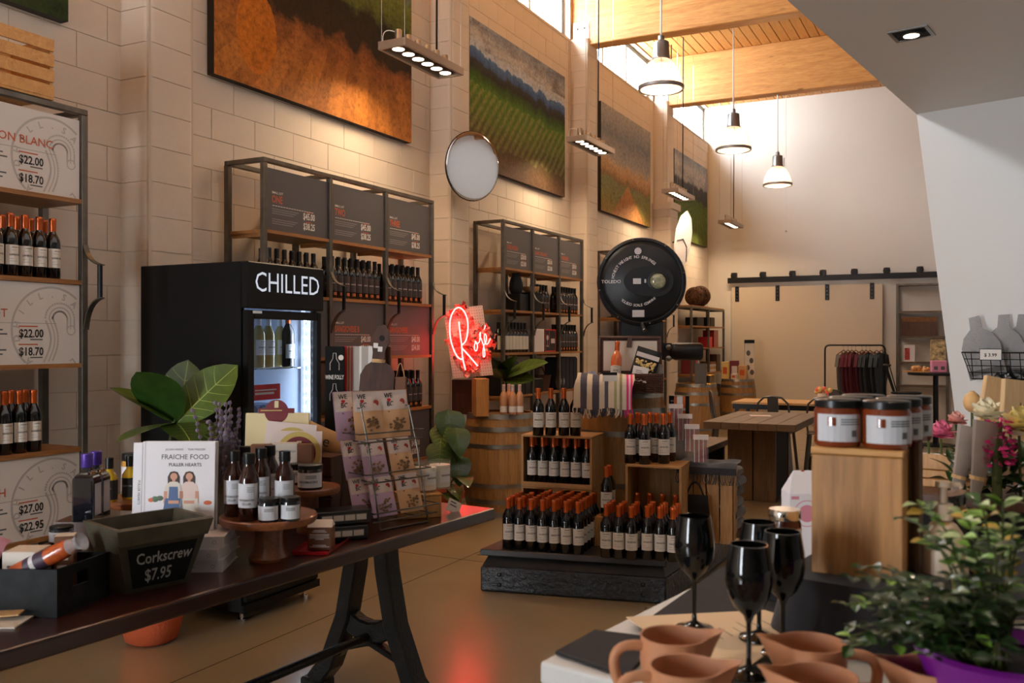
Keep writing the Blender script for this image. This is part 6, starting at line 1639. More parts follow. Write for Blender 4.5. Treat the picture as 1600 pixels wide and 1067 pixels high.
def far_room():
    # ---- dining table, bench, chairs
    t = empty('dining_table', (-1.79, 8.9, 0))
    for k in range(5): MB().box(-.41 + .164 * k + .001, -.41 + .164 * (k + 1) - .001, -.7, .7, .685, .75).build('top_plank', 'rustic_wood', t, bevel=.004)
    for x0, x1 in ((-.27, -.04), (-.03, .17)): MB().box(x0, x1, -.36, -.31, 0, .685).build('leg_plank', 'rustic_wood_z', t, bevel=.004); MB().box(x0, x1, .31, .36, 0, .685).build('leg_plank', 'rustic_wood_z', t)
    MB().box(.1, .16, -.31, .31, .02, .685).build('side_panel', 'matte_black', t); MB().box(-.26, -.2, -.31, .31, .02, .685).build('side_panel', 'matte_black', t)  # black side panels: shadow on the pedestal sides put into the colour
    tag(t, 'heavy wooden dining table with plank legs in the middle distance', 'table')
    o = MB().box(-.1, .1, -.075, .075, 0, .002).build('paper_sheet', 'bag_white', loc=(-1.86, 9.05, .751), rot=(0, 0, .35)); MB().rect((-.08, -.05, .002), X, Y, .1, .02).build('print', 'ink_rust', o); tag(o, 'pale paper sheet lying on the wooden dining table', 'paper')
    t = empty('wooden_bench', (-2.45, 8.95, 0)); MB().box(-.17, .17, -.7, .7, .4, .46).build('seat', 'rustic_wood', t, bevel=.004)
    for y in (-.5, .45): MB().box(-.14, .14, y, y + .06, 0, .4).build('leg', 'matte_black', t)
    MB().box(-.03, .03, -.45, .45, .1, .2).build('stretcher', 'matte_black', t); tag(t, 'wooden bench beside the dining table', 'bench')
    metal_chair((-1.14, 8.72, 0), PI / 2, 'grey metal chair at the near right side of the wooden dining table')
    metal_chair((-1.1, 9.35, 0), PI / 2, 'grey metal chair at the far right side of the wooden dining table')
    metal_chair((-2.72, 11.35, 0), -1.2, 'metal chair at the left end of the far thin-topped table')
    metal_chair((-2.02, 10.72, 0), 0, 'metal chair with its back to the viewer at the far table')
    metal_chair((-1.5, 10.78, 0), .1, 'metal chair beside the back-turned one, half hidden by jars')
    metal_chair((-1.55, 11.95, 0), PI + .15, 'metal chair on the far side of the far table')
    t = empty('far_table', (-1.85, 11.35, 0)); MB().box(-.75, .75, -.36, .36, .73, .755).build('table_top', 'kraft', t); MB().box(-.74, .74, -.35, -.33, .67, .73).box(-.74, .74, .33, .35, .67, .73).build('apron', 'black_metal', t)
    for x in (-.7, .7):
        for y in (-.31, .31): MB().box(x - .02, x + .02, y - .02, y + .02, 0, .73).build('leg', 'black_metal', t)
    tag(t, 'thin pale-topped black table behind the dining table', 'table')
    o = MB().lathe([(.05, 0), (.06, .05), (.05, .1), (.055, .105)], 14, cap1=False).build('flower_pot', 'cover_white', loc=(-1.62, 11.45, .756), smooth=40)
    r = random.Random(3)
    for k in range(10): MB().ball((r.uniform(-.07, .12), r.uniform(-.06, .06), r.uniform(.1, .16)), .03, 8, 5).build('blossom', 'petal_1' if k % 2 else 'popcorn_yellow', o, smooth=80)
    tag(o, 'small pot of yellow and pink blossoms on the far table', 'potted flowers')
    # ---- barrels
    barrel((-3.44, 12.45, 0), .9, .27, .315, 'oak barrel between the scale and the far corner, with brass stand', nst=20)
    barrel((-3.62, 15.75, 0), .84, .27, .31, 'oak barrel in the far corner carrying small gift boxes', nst=20)
    g = mat('brass', srgb(214, 164, 72), .25, .9)
    t = empty('brass_stand', (-3.3, 12.35, .88)); MB().tube([(-.12, -.1, .02), (.12, -.1, .02), (.12, .1, .02), (-.12, .1, .02)], .005, 6, closed=True).build('frame', g, t); MB().tube([(-.12, -.1, .14), (.12, -.1, .14), (.12, .1, .14), (-.12, .1, .14)], .005, 6, closed=True).build('frame', g, t)
    for x in (-.12, .12):
        for y in (-.1, .1): MB().tube([(x, y, 0), (x, y, .14)], .005, 6).build('upright', g, t)
    MB().box(-.1, .06, -.112, -.106, .0, .3).build('grey_card', 'ink_grey', t); tag(t, 'brass wire stand with a grey card on the middle barrel', 'stand')
    for k, (dx, dy, w, h, m, lb) in enumerate(((-.2, -.05, .12, .3, 'popcorn_yellow', 'yellow gift box, leftmost on the corner barrel'), (-.08, .08, .16, .32, 'plum_print', 'dark red gift box in the middle of the corner barrel'), (-.02, -.14, .1, .1, 'carton_white', 'small white box at the front of the corner barrel'), (.11, -.1, .14, .24, 'kraft', 'tan carton at the right front of the corner barrel'), (.17, .12, .16, .62, 'carton_white', 'tall illustrated tin with black lid on the corner barrel'))):
        o = MB().box(-w / 2, w / 2, -.05, .05, 0, h).build('gift_box', m, loc=(-3.62 + dx, 15.75 + dy, .83), rot=(0, 0, .3 * math.sin(k * 2)), bevel=.004)
        if k == 4: MB().box(-w / 2 - .003, w / 2 + .003, -.053, .053, h, h + .06).build('lid', 'lid_black', o); p = MB(); [p.ball((dx_, -.05, z_), .035, 8, 5, 0, (1, .05, 1.4)) for dx_, z_ in ((-.03, .2), (.03, .32), (-.02, .45), (.04, .12))]; p.build('drawing', 'ink_grey', o)
        else: MB().rect((-w * .3, -.05, h * .3), X, Z, w * .6, h * .4).build('label', 'ink_pale' if k in (1,) else 'orange_print', o)
        tag(o, lb, 'box', 'gift boxes on the corner barrel')
    # ---- sliding barn door on a black track
    yb = YB - .1
    L0, L1 = gy(1143, 447, yb), gy(1379, 440, yb)
    d = empty('door_1', (L0.x, yb, 0)); struct(d); W_ = L1.x - L0.x; H_ = 2.47
    MB().box(0, W_, 0, .05, .02, H_).build('door_leaf', mat('door_paint', srgb(206, 190, 168), .6), d, bevel=.004)
    for f in (.04, .32, .65, .935):
        x = W_ * f; h = MB().box(x - .035, x + .035, -.008, 0, H_ - .26, H_ + .02).build('strap_hanger', 'black_metal', d)
        for k in range(4): MB().lathe([(.012, 0), (.01, .008)], 8).build('bolt', 'gunmetal', h, loc=(x, -.008, H_ - .23 + k * .065), rot=(PI / 2, 0, 0))
    a, b = gy(1137, 440, yb - .03), gy(1500, 425, yb - .03)
    tr = empty('door_track', (a.x, yb - .04, 2.6)); struct(tr); L_ = b.x - a.x + .6
    MB().box(0, L_, 0, .03, -.05, .05).build('rail', 'black_metal', tr)
    for k in range(8):
        x = .12 + k * .52; w = MB().lathe([(.06, 0), (.06, .02), (.02, .025)], 14).build('roller', 'black_metal', tr, loc=(x, .0, .085), rot=(PI / 2, 0, 0), smooth=40); MB().box(x - .05, x + .05, -.02, .05, .04, .14).build('roller_bracket', 'black_metal', tr)
    # ---- shelf against the far wall
    A, B_ = gy(1402, 440, YB - .3), gy(1480, 440, YB - .3)
    t = empty('back_wall_shelf', (A.x, YB - .3, 0)); W_ = B_.x - A.x; top = 2.42
    for x in (0, W_):
        for y in (0, .24): MB().box(x - .02, x + .02, y, y + .04, 0, top).build('post', 'dark_steel', t)
    MB().box(-.02, W_ + .02, 0, .28, top, top + .03).build('top_rail', 'dark_steel', t)
    for z in (1.97, 1.55, 1.12, .73): MB().box(.02, W_ - .02, .01, .27, z, z + .02).build('shelf_board', 'rustic_wood', t); MB().box(.02, W_ - .02, .0, .012, z - .012, z).build('bearer', 'dark_steel', t)
    tag(t, 'steel-posted shelf on the far wall beside the sliding door', 'shelf')
    s = lambda x, z, w, h, m, nm, lb, cat: tag(MB().box(x, x + w, .06, .14, 0, h).build(nm, m, loc=(A.x, YB - .3, z + .021), bevel=.003), lb, cat, 'goods on the far wall shelf')
    o = s(.06, 1.55, W_ * .72, .32, 'walnut', 'wooden_box', 'long carved dark wooden box on the far wall shelf', 'box'); MB().box(.06, .06 + W_ * .72, .055, .06, .24, .32).build('carving', mat('gold_brown', srgb(120, 76, 32), .5, var=.5, vscale=20), o)
    o = s(.1, 1.12, .17, .28, 'cover_white', 'white_book', 'white book with a red picture, left on the far wall shelf', 'book'); MB().rect((.11, .06, .03), X, Z, .08, .2).build('picture', mat('pic_red', srgb(170, 60, 56), .5, var=.6, vscale=20), o)
    o = s(.5, 1.12, .24, .38, 'popcorn_yellow', 'picture_book', 'patterned cream and black picture book on the far wall shelf', 'book'); MB().rect((.5, .06, 0), X, Z, .24, .38).build('picture', mat('pic_mixed', srgb(190, 166, 120), .5, var=.9, vscale=14), o)
    # ---- clothes rack
    q = gy(1336, 640, 15.6); x0, x1 = gy(1289, 540, 15.6).x, gy(1383, 540, 15.6).x
    t = empty('clothes_rack', ((x0 + x1) / 2, 15.6, 0)); hw = (x1 - x0) / 2; zt = 1.42
    MB().tube([(-hw, 0, .05), (-hw, 0, zt - .08)] + bez((-hw, 0, zt - .08), (-hw, 0, zt), (-hw + .08, 0, zt), 5) + bez((hw - .08, 0, zt), (hw, 0, zt), (hw, 0, zt - .08), 5) + [(hw, 0, .05)], .014, 8).build('frame', 'black_metal', t, smooth=60)
    for sx in (-hw, hw): MB().tube([(sx, -.22, .03), (sx, 0, .06), (sx, .22, .03)], .014, 8).build('foot', 'black_metal', t)
    tag(t, 'black clothes rail with shirts in front of the sliding door', 'clothes rack')
    cols = [(1318, (112, 104, 98), .64), (1325, (98, 36, 48), .6), (1331, (104, 40, 52), .58), (1337, (98, 36, 48), .6), (1347, (92, 36, 50), .56), (1353, (58, 62, 66), .58), (1359, (54, 60, 64), .58), (1370, (56, 64, 68), .55), (1377, (52, 60, 66), .52)]
    for k, (u, c_, L_) in enumerate(cols):
        x = gy(u, 560, 15.6).x; mm = mat('shirt_%d' % k, srgb(*c_), .9, var=.15, vscale=15)
        o = empty('hanging_shirt', (x, 15.6, zt - .02), 1.15)
        m = MB(); hs = .2
        m.grid(lambda a, b: ((a - .5) * (.09 if b < .03 else .36 + .06 * math.sin(b * 6)) + .01 * math.sin(b * 9 + a * 5), -.03 * math.sin(PI * a) - .006 * math.sin(a * 20), -.08 - (.05 * abs(a - .5) * 2 if b < .2 else .05 * abs(a - .5) * 2 * (1 - b)) - b * L_ * 1.55), 10, 10)
        m.grid(lambda a, b: ((.5 - a) * (.09 if b < .03 else .36 + .06 * math.sin(b * 6)), .03 * math.sin(PI * a), -.08 - .05 * abs(a - .5) * 2 * (1 - b) - b * L_ * 1.55), 10, 10)
        m.build('shirt', mm, o, smooth=60)
        for sx in (-1, 1): MB().grid(lambda a, b: (sx * (.17 + .05 * b), -.03 + .06 * a, -.13 - .2 * b), 3, 4).grid(lambda a, b: (sx * (.11 + .04 * b), .03 - .06 * a, -.13 - .2 * b), 3, 4).build('sleeve', mm, o, smooth=60)
        MB().tube([(-.18, 0, -.125), (0, 0, -.06), (.18, 0, -.125)], .008, 6).build('hanger', 'acacia', o); MB().tube([(0, 0, -.06), (0, 0, .0), (.0, .012, .028), (0, -.012, .034)], .003, 5).build('hook', 'chrome', o)
        tag(o, '%s shirt, %s from the left on the clothes rail' % (('grey', 'maroon', 'maroon', 'maroon', 'maroon', 'charcoal', 'charcoal', 'slate grey', 'slate grey')[k], ORD[k]), 'shirt', 'shirts on the clothes rail')
    # ---- bar table and stools
    c = gy(1462, 640, 14.3); t = empty('bar_table', (c.x, c.y, 0)); MB().lathe([(.36, 1.0), (.37, 1.01), (.37, 1.035), (.36, 1.04)], 30).build('table_top', 'black_metal', t, smooth=40); MB().lathe([(.04, .02), (.035, 1.0)], 14).build('column', 'black_metal', t, smooth=40); MB().lathe([(.26, 0), (.26, .015), (.05, .03)], 26).build('base', 'black_metal', t, smooth=40)
    tag(t, 'round black bar table near the far wall shelf', 'bar table')
    def stool(loc, rz, label):
        t = empty('bar_stool', loc, rz); MB().lathe([(.17, .735), (.2, .745), (.2, .77), (.17, .775)], 22).build('seat', 'black_metal', t, smooth=40)
        for k in range(4):
            a = PI / 4 + k * PI / 2; MB().tube([(math.cos(a) * .13, math.sin(a) * .13, .74), (math.cos(a) * .25, math.sin(a) * .25, 0)], .014, 7).build('leg', 'black_metal', t)
        MB().tube([(math.cos(PI / 4 + k * PI / 2) * .2, math.sin(PI / 4 + k * PI / 2) * .2, .28) for k in range(4)], .009, 6, closed=True).build('foot_ring', 'black_metal', t)
        for k in range(6):
            a = PI + (k - 2.5) * .24; MB().tube([(math.cos(a) * .17, math.sin(a) * .17, .77), (math.cos(a) * .24 - .05, math.sin(a) * .27, 1.14)], .007, 6).build('spindle', 'black_metal', t)
        MB().tube([(math.cos(PI + (k - 3) * .22) * .24 - .05, math.sin(PI + (k - 3) * .22) * .28, 1.15) for k in range(7)], .014, 7).build('top_rail', 'black_metal', t)
        tag(t, label, 'bar stool', 'spindle-back bar stools'); return t
    stool((c.x - .36, c.y - .42, 0), .25, 'black spindle-back bar stool left of the bar table'); stool((c.x + .55, c.y - .3, 0), PI - .5, 'black bar stool right of the bar table, half behind the white wall')
    o = MB().box(-.1, .1, -.06, .06, 0, .17).build('pink_box', mat('pink_card', srgb(226, 140, 170), .6), loc=(c.x + .04, c.y - .1, 1.041), rot=(0, 0, .2), bevel=.01); MB().rect((-.07, -.06, .04), X, Z, .05, .05).rect((.02, -.06, .04), X, Z, .05, .05).build('print', 'ink_grey', o); tag(o, 'pink carton with dark marks on the bar table', 'box')
    o = MB()
    for k in range(14): o.ball((RND.uniform(-.2, .16), RND.uniform(-.05, .05), RND.uniform(.02, .07)), RND.uniform(.02, .045), 7, 5)
    q = MB().box(-.22, .18, -.07, .07, 0, .015).build('wood_craft_tray', 'pine', loc=(c.x - .22, c.y + .0, 1.041)); stuff(o.build('carved_pieces', 'pine', q)); tag(q, 'tray of pale carved wood pieces on the bar table', 'tray')
    # ---- wicker balls and goods on the corner shelf
    w = mat('vine_weave', srgb(88, 54, 26), .8, var=.5, vscale=30, bump=1, bscale=40)
    for k, (y, rr) in enumerate(((14.8, .15), (15.15, .17))):
        t = empty('vine_ball', (-4.12, y, 2.075 + rr)); rr_ = random.Random(k)
        for j in range(26):
            e = Euler((rr_.uniform(0, 6), rr_.uniform(0, 6), rr_.uniform(0, 6))).to_matrix(); MB().tube([e @ Vector((math.cos(q) * rr, math.sin(q) * rr, .02 * math.sin(3 * q))) for q in [2 * PI * i / 22 for i in range(22)]], .009, 5, closed=True).build('vine_strand', w, t)
        MB().ball((0, 0, 0), rr * .88, 14, 10).build('core', w, t, smooth=80)
        tag(t, 'woven vine ball on the corner shelf top, %s' % ('nearer one', 'farther one')[k], 'vine ball', 'vine balls on the corner shelf')
    def goods(y, z, w_, h_, m, nm, lb, cat, x=-4.1, d_=.2):
        o = MB().box(-d_ / 2, d_ / 2, 0, w_, 0, h_).build(nm, m, loc=(x - .06, y, z + .001), bevel=.003); tag(o, lb, cat, 'goods on the corner shelf'); return o
    goods(14.75, 1.74, .42, .14, 'tin_black', 'grey_tray', 'dark grey box on the top corner shelf, nearer', 'box'); goods(15.6, 1.74, .3, .16, 'tin_black', 'grey_tray', 'dark grey box on the top corner shelf, farther', 'box')
    goods(15.55, 1.38, .18, .18, 'card_red', 'red_box', 'red box on the second corner shelf, nearer', 'box'); goods(15.85, 1.38, .3, .3, 'red_lacquer', 'red_gift_box', 'large red gift box on the second corner shelf', 'box')
    for k in range(7): goods(14.5 + k * .065, .95, .055, .26 + .04 * math.sin(k * 5), ('plum_print', 'lid_black', 'ink_grey', 'card_red', 'denim', 'ink_pale', 'lid_black')[k], 'book', '%s spine from the left in the corner shelf book row' % ORD[k], 'book')
    for k in range(4): goods(15.6, .95 + k * .045, .4, .042, ('cover_white', 'kraft', 'ink_pale', 'carton_brown')[k], 'flat_box', 'flat box, %s from the bottom on the third corner shelf' % ORD[k], 'box')
    goods(16.05, .95, .25, .3, 'walnut', 'dark_carton', 'dark carton at the far end of the third corner shelf', 'box'); goods(15.6, .5, .7, .22, 'tin_black', 'storage_box', 'black storage box on the lowest visible corner shelf', 'box'); goods(14.6, .5, .8, .3, 'walnut', 'storage_box', 'brown storage box low on the corner shelf', 'box')
    # ---- goods on the shelf behind the neon sign
    def sg(y, z, w_, h_, m, nm, lb, cat, x=-4.2, d_=.22): 
        o = MB().box(-d_ / 2, d_ / 2, 0, w_, 0, h_).build(nm, m, loc=(x, y, z + .001), bevel=.003); tag(o, lb, cat, 'goods on the shelf behind the neon sign'); return o
    sg(8.2, 1.79, .2, .17, 'lid_black', 'black_gift_box', 'black gift box beside the metal jug on the shelf', 'gift box', x=-4.15, d_=.16)
    o = MB().lathe([(.05, 0), (.075, .06), (.07, .12), (.045, .2), (.06, .25)], 16, cap1=False).build('metal_jug', 'enamel_black', loc=(-4.18, 8.33, 1.962), smooth=50); MB().tube(bez((0, .06, .06), (0, .16, .12), (0, .05, .23)), .007, 6).build('handle', 'enamel_black', o); tag(o, 'black enamel jug standing on the black gift box', 'jug')
    o = sg(8.5, 1.79, .2, .2, 'tin_black', 'grey_crate_box', 'dark grey box beside the upper dark bottles', 'box', x=-4.15, d_=.16)
    b_ = MB().lathe([(.05, .0), (.085, .03), (.09, .06), (.08, .06)], 18, cap1=False).build('pale_bowl', 'kraft', loc=(-4.13, 8.58, 1.992), smooth=40); tag(b_, 'small tan bowl on the grey box of the shelf', 'bowl')
    o = sg(8.48, 1.37, .26, .24, 'cover_white', 'glass_carton', 'white wine glass carton on the shelf behind the neon sign', 'carton', x=-4.12, d_=.14)
    o = sg(8.76, 1.37, .28, .24, 'lid_black', 'glass_gift_carton', 'red-edged black carton with a wine glass picture', 'carton', x=-4.12, d_=.14)
    p = MB(); X1 = .07
    for y_, z_, w_, h_ in ((0, 0, .28, .012), (0, .228, .28, .012), (0, 0, .012, .24), (.268, 0, .012, .24), (.1, .04, .012, .2)): p.rect((X1, y_, z_), Y, Z, w_, h_, 0)
    p.disc((X1, .06, .15), Y, Z, .028, 1, 14); p.rect((X1, .057, .06), Y, Z, .006, .08, 1); p.rect((X1, .035, .055), Y, Z, .05, .008, 1); p.rect((X1, .15, .09), Y, Z, .1, .05, 1); p.build('print', ['card_red', 'ink_pale'], o)
    for k in range(4): sg(7.86 + k * .135, .945, .125, .34 if k < 2 else .3, 'lid_black', 'black_carton', '%s black carton from the left on the lower shelf' % ORD[k], 'carton', x=-4.16, d_=.24)
    t = empty('wire_handled_basket', (-4.15, 8.6, .946)); MB().box(-.1, .1, -.12, .12, 0, .15).build('basket_body', 'tin_black', t, bevel=.01); MB().tube(bez((0, -.1, .15), (0, 0, .34), (0, .1, .15)), .008, 6).build('handle', 'black_metal', t); tag(t, 'black handled basket on the lower shelf behind the bottles', 'basket')
    t = empty('woven_basket', (-4.18, 8.93, .946)); MB().lathe2([(.1, 0), (.13, .16), (.14, .17)], 18, (0, 0, 0), 0, (.8, 1.1, 1)).build('basket_body', 'wicker', t, smooth=50); MB().tube(bez((0, -.11, .16), (0, 0, .36), (0, .11, .16)), .008, 6).build('handle', 'wicker', t); tag(t, 'dark woven basket next to the handled one', 'basket')
    o = MB().box(-.1, .1, 0, .5, 0, .36).build('navy_textile', mat('navy', srgb(30, 32, 44), .9), loc=(-4.16, 9.18, .946), bevel=.02); [MB().box(.1, .106, .04 + k * .11, .1 + k * .11, 0, .35).build('fold', 'navy', o) for k in range(4)]; tag(o, 'navy folded textile hanging on the lower shelf', 'textile')
    for k in range(2):
        o = MB().lathe([(.03, 0), (.03, .003), (.004, .008), (.004, .02), (.028, .05), (.036, .09), (.03, .125)], 18, cap1=False).build('stemless_glass', 'cellophane', loc=(-4.08, 9.18 + k * .09, .53 + .416), smooth=60); tag(o, 'clear tasting glass on the shelf, %s of two' % ('left', 'right')[k], 'glass')
    # ---- goods on the shelf behind the dial
    for k, (y, z) in enumerate(((11.15, 1.79), (11.2, 1.37))):
        o = MB().lathe([(.15, 0), (.16, .01), (.1, .02), (.1, .1), (.07, .14), (0, .15)], 18).build('felt_hat', 'matte_black', loc=(-4.17, y + .18, z + .001), smooth=50); MB().lathe([(.102, .03), (.102, .05)], 18, cap0=False, cap1=False).build('hat_band', 'ink_grey', o); tag(o, 'black felt hat on the shelf left of the dial, %s' % ('upper', 'lower')[k], 'hat')
    for k in range(4): o = MB().box(-.1, .1, 0, .2, 0, .3).build('dark_carton', 'lid_black' if k % 2 else 'plum_print', loc=(-4.17, 11.75 + k * .28, 1.371 if k < 3 else .946)); MB().rect((.1, .04, .1), Y, Z, .12, .1).build('label', 'ink_pale', o); tag(o, 'dark labelled carton, %s from the left behind the scale column' % ORD[k], 'carton')
far_room()

# ================================================================== wall mirror
def mirror():
    c = at(751, 259, 8.0); t = empty('round_mirror', c); n = (Vector((0, 0, EYE)) - c); nrm = Vector((.93, -.35, -.10)).normalized()
    q = nrm.to_track_quat('Z', 'Y'); t.rotation_mode = 'QUATERNION'; t.rotation_quaternion = q
    r = .305
    MB().lathe([(r * math.sin(a), -.09 + .018 * (math.cos(a) - 1)) for a in [PI / 2 * k / 10 for k in range(11)]][::-1], 40, cap1=False).build('mirror_dome', mat('mirror_face', (.92, .92, .93), .02, 1), t, smooth=80)
    MB().lathe([(r + .001, -.12), (r + .004, -.115), (r + .002, -.107), (r - .004, -.106), (r - .004, -.12)], 44, cap0=False, cap1=False).build('rim', 'matte_black', t, smooth=40)
    MB().lathe([(r * .98, -.115), (r * .98, -.108)], 40).build('back_plate', 'matte_black', t)
    MB().tube([(0, 0, -.11), (0, 0, -.5)], .015, 8).build('wall_arm', 'matte_black', t)
    p = MB().text('OBJECTS', (-.12, -.12, 0), X, Y, .05, 0, 'L', off=.0); 
    tag(t, 'round convex safety mirror with black rim on the second pillar', 'mirror')
    c2 = at(1067, 376, 13.2); t = empty('surfboard', c2, 0); t.rotation_euler = (.0, .16, .9)
    m = MB(); prof = [(-.42, .0), (-.3, .09), (-.1, .13), (.15, .13), (.35, .08), (.44, .0)]
    pts = [(x, z) for z, x in prof] + [(-x, z) for z, x in reversed(prof)]
    n_ = len(pts); m.add([(x, -.02, z) for x, z in pts] + [(x, .02, z) for x, z in pts], [tuple(range(n_)), tuple(reversed(range(n_, 2 * n_)))] + [(i, n_ + i, n_ + (i + 1) % n_, (i + 1) % n_) for i in range(n_)])
    m.build('board', 'cover_white', t, smooth=40); MB().strip([(-.12, -.024, -.02), (-.02, -.024, .02), (.06, -.024, -.08), (.085, -.024, -.3)], .02, .004, Y).build('black_stripe', 'ink_black', t)
    MB().tube([(0, .02, 0), (0, .25, 0)], .012, 6).build('wall_peg', 'black_metal', t)
    tag(t, 'small white board with a black curve behind the dial', 'board')
mirror()
def wall_crate():
    # slatted pine crate on top of the left shelf
    q = gx(-6, 160, -4.03); t = empty('pine_crate', (-4.34, 2.40, 2.675), 0)
    W_, D_, H_ = .56, .32, .3
    for z in (0, .075, .15, .225):
        MB().box(D_ - .012, D_, 0, W_, z, z + .058).build('slat', 'pine', t); MB().box(0, .012, 0, W_, z, z + .058).build('slat', 'pine', t)
    for y in (0, W_ - .016): MB().box(.012, D_ - .012, y, y + .016, 0, H_ - .017).build('end_board', 'pine', t)
    for k in range(3): MB().box(.0 + k * .108, .1 + k * .108, 0, W_, -.012, 0).build('base_slat', 'pine', t)
    tag(t, 'slatted pine crate on top of the left wine shelf', 'crate')
    w = MB().tube(bez((-4.41, 2.95, 2.95), (-4.41, 3.0, 2.78), (-4.41, 3.07, 2.68)), .003, 5).build('loose_cable', 'white_cable'); tag(w, 'thin loose cable behind the pine crate', 'cable')
wall_crate()
# ================================================================== near counter on the right
C1 = Vector((.985, -.172, 0)).normalized(); C2 = Vector((.172, .985, 0)).normalized(); CR = math.atan2(C1.y, C1.x); CZ = .92
mat('counter_white', srgb(206, 204, 200), .45, var=.02); mat('napkin_black', srgb(38, 33, 33), .9, var=.15, vscale=30); mat('cloth_black', srgb(25, 22, 25), .9, var=.15, vscale=20, sheen=.1)
mat('clay', srgb(190, 130, 92), .6, var=.06, vscale=9); mat('black_glass', (.004, .004, .004), .04, spec=.42)
KC = gz(843, 1033, CZ)
def cpos(a, b, z=CZ): return KC + C1 * a + C2 * b + Z * (z - CZ)
def near_counter():
    G = 'table goods on the near counter'
    t = empty('near_counter', (KC.x, KC.y, 0), CR)
    MB().box(0, 1.9, 0, 1.15, CZ - .04, CZ).build('counter_top', 'counter_white', t, bevel=.006, seg=2); MB().box(.03, 1.87, .03, 1.12, 0, CZ - .04).build('cabinet', 'counter_white', t)
    tag(t, 'white counter in the right foreground', 'counter')
    # napkins
    for k in range(3):
        c_ = [gz(u, v, CZ) for u, v in ((868, 1022 + 2 * k), (978, 1062), (1035, 1003), (930, 990))] if k < 2 else [gz(u, v, CZ) for u, v in ((1000, 985), (1120, 1012), (1330, 935), (1128, 893))]
        o = MB().add([p + Z * (.001 + .004 * k) for p in c_] + [p + Z * (.004 + .004 * k) for p in c_], [(3, 2, 1, 0), (4, 5, 6, 7)] + [(i, (i + 1) % 4, 4 + (i + 1) % 4, 4 + i) for i in range(4)]).build('napkin', 'napkin_black')
        MB().add([p.lerp(c_[0], .06) + Z * (.0042 + .004 * k) for p in (c_[0], c_[1])] + [c_[1].lerp(c_[2], .03) + Z * (.0042 + .004 * k), c_[0].lerp(c_[3], .03) + Z * (.0042 + .004 * k)], [(0, 1, 2, 3)]).build('hem', 'cloth_black', o)
        tag(o, ('lower black napkin at the counter corner', 'upper black napkin at the counter corner', 'black napkin lying under the wine glasses')[k], 'napkin', G)
    c_ = [gz(u, v, CZ) for u, v in ((978, 975), (1130, 1085), (1262, 985), (1195, 964))]
    o = MB().add([p + Z * .0135 for p in c_] + [p + Z * .0145 for p in c_], [(3, 2, 1, 0), (4, 5, 6, 7)] + [(i, (i + 1) % 4, 4 + (i + 1) % 4, 4 + i) for i in range(4)]).build('kraft_menu', mat('menu_paper', srgb(226, 196, 156), .7))
    p = MB(); xd = (c_[1] - c_[0]).normalized(); yd = Z.cross(xd)
    for k in range(9): p.rect(c_[0].lerp(c_[3], .12 + k * .085).lerp(c_[1].lerp(c_[2], .12 + k * .085), .35 + .05 * (k % 3)) + Z * .015, xd, yd, .05 + .02 * (k % 2), .0018)
    p.build('print', 'ink_grey', o); tag(o, 'tan paper menu lying under the clay jugs', 'menu', G)
    # wine glasses
    gm = MB().lathe([(.036, 0), (.036, .003), (.02, .007), (.005, .016), (.004, .03), (.0042, .085), (.009, .098), (.024, .112), (.035, .135), (.038, .155), (.036, .18), (.0305, .214), (.029, .214), (.034, .18), (.036, .155), (.03, .13), (.0, .108)], 28, cap1=False).mesh('wine_glass', 'black_glass', 60)
    for k, (u, v) in enumerate(((1085, 806), (1170, 850), (1186, 815), (1223, 830))):
        q = gz(u, v, CZ + .214 + .0155); o = put('wine_glass', gm, None, (q.x, q.y, CZ + .0155)); MB().lathe([(.0362, .0), (.0366, .0015), (.0362, .003)], 28, cap0=False, cap1=False).build('foot_rim', 'black_glass', o)
        tag(o, 'black wine glass, ' + ('leftmost, standing apart', 'nearest in front', 'rearmost of the right three', 'rightmost of the four')[k], 'wine glass', 'black wine glasses on the near counter')
    # clay jugs
    def jug(u, v, sp, label, r=.05, h=.1, z0=CZ + .015, sy=1.0):
        q = gz(u, v, z0 + h); t = empty('clay_jug', (q.x, q.y, z0), sp)
        n = 40
        prof = [(.72, 0), (.82, .02), (.95, .3), (1.0, .6), (1.0, .82), (.98, .95), (1.0, 1.0), (.95, 1.0), (.91, .9), (.93, .6), (.85, .15), (.0, .1)]
        vs = []; fs = []
        for f, hz in prof:
            for i in range(n):
                a = 2 * PI * i / n; s = max(0, math.cos(a)) ** 18 * max(0, (hz - .5) / .5) ** 1.3
                rr = r * f * (1 + .62 * s) ; pinch = 1 - .35 * s
                vs.append((rr * math.cos(a), rr * math.sin(a) * pinch, h * hz + h * .06 * s))
        for k in range(len(prof) - 1):
            for i in range(n): fs.append((k * n + i, k * n + (i + 1) % n, (k + 1) * n + (i + 1) % n, (k + 1) * n + i))
        fs.append(tuple(reversed(range(n))))
        MB().add(vs, fs).build('body', 'clay', t, smooth=70)
        MB().tube(bez((-r * .96, 0, h * .86), (-r * 2.1, 0, h * .95), (-r * 1.75, 0, h * .4), 8) + bez((-r * 1.75, 0, h * .4), (-r * 1.5, 0, h * .05), (-r * .95, 0, h * .16), 6)[1:], [.008] * 15, 8).build('handle', 'clay', t, smooth=70)
        tag(t, label, 'jug', 'clay jugs on the near counter'); return t
    sr, sl = YAW + .1, YAW + PI - .25
    jug(1052, 992, sr, 'clay jug at the rear left with its spout to the right')
    jug(1072, 1040, sr - .05, 'clay jug at the front left, cut by the lower frame edge')
    jug(1268, 1003, sl, 'clay jug at the rear right, spout toward the glasses')
    jug(1280, 1054, sl, 'clay jug at the front middle, cut by the frame edge')
    jug(1462, 1040, sl - .1, 'clay jug farthest right, in front of the leafy plant')
    # cloth-covered riser
    rc = at(1372, 920, 1.78); rt = 1.045; t = empty('cloth_riser', (rc.x, rc.y, CZ), CR)
    a, b = .135, .19
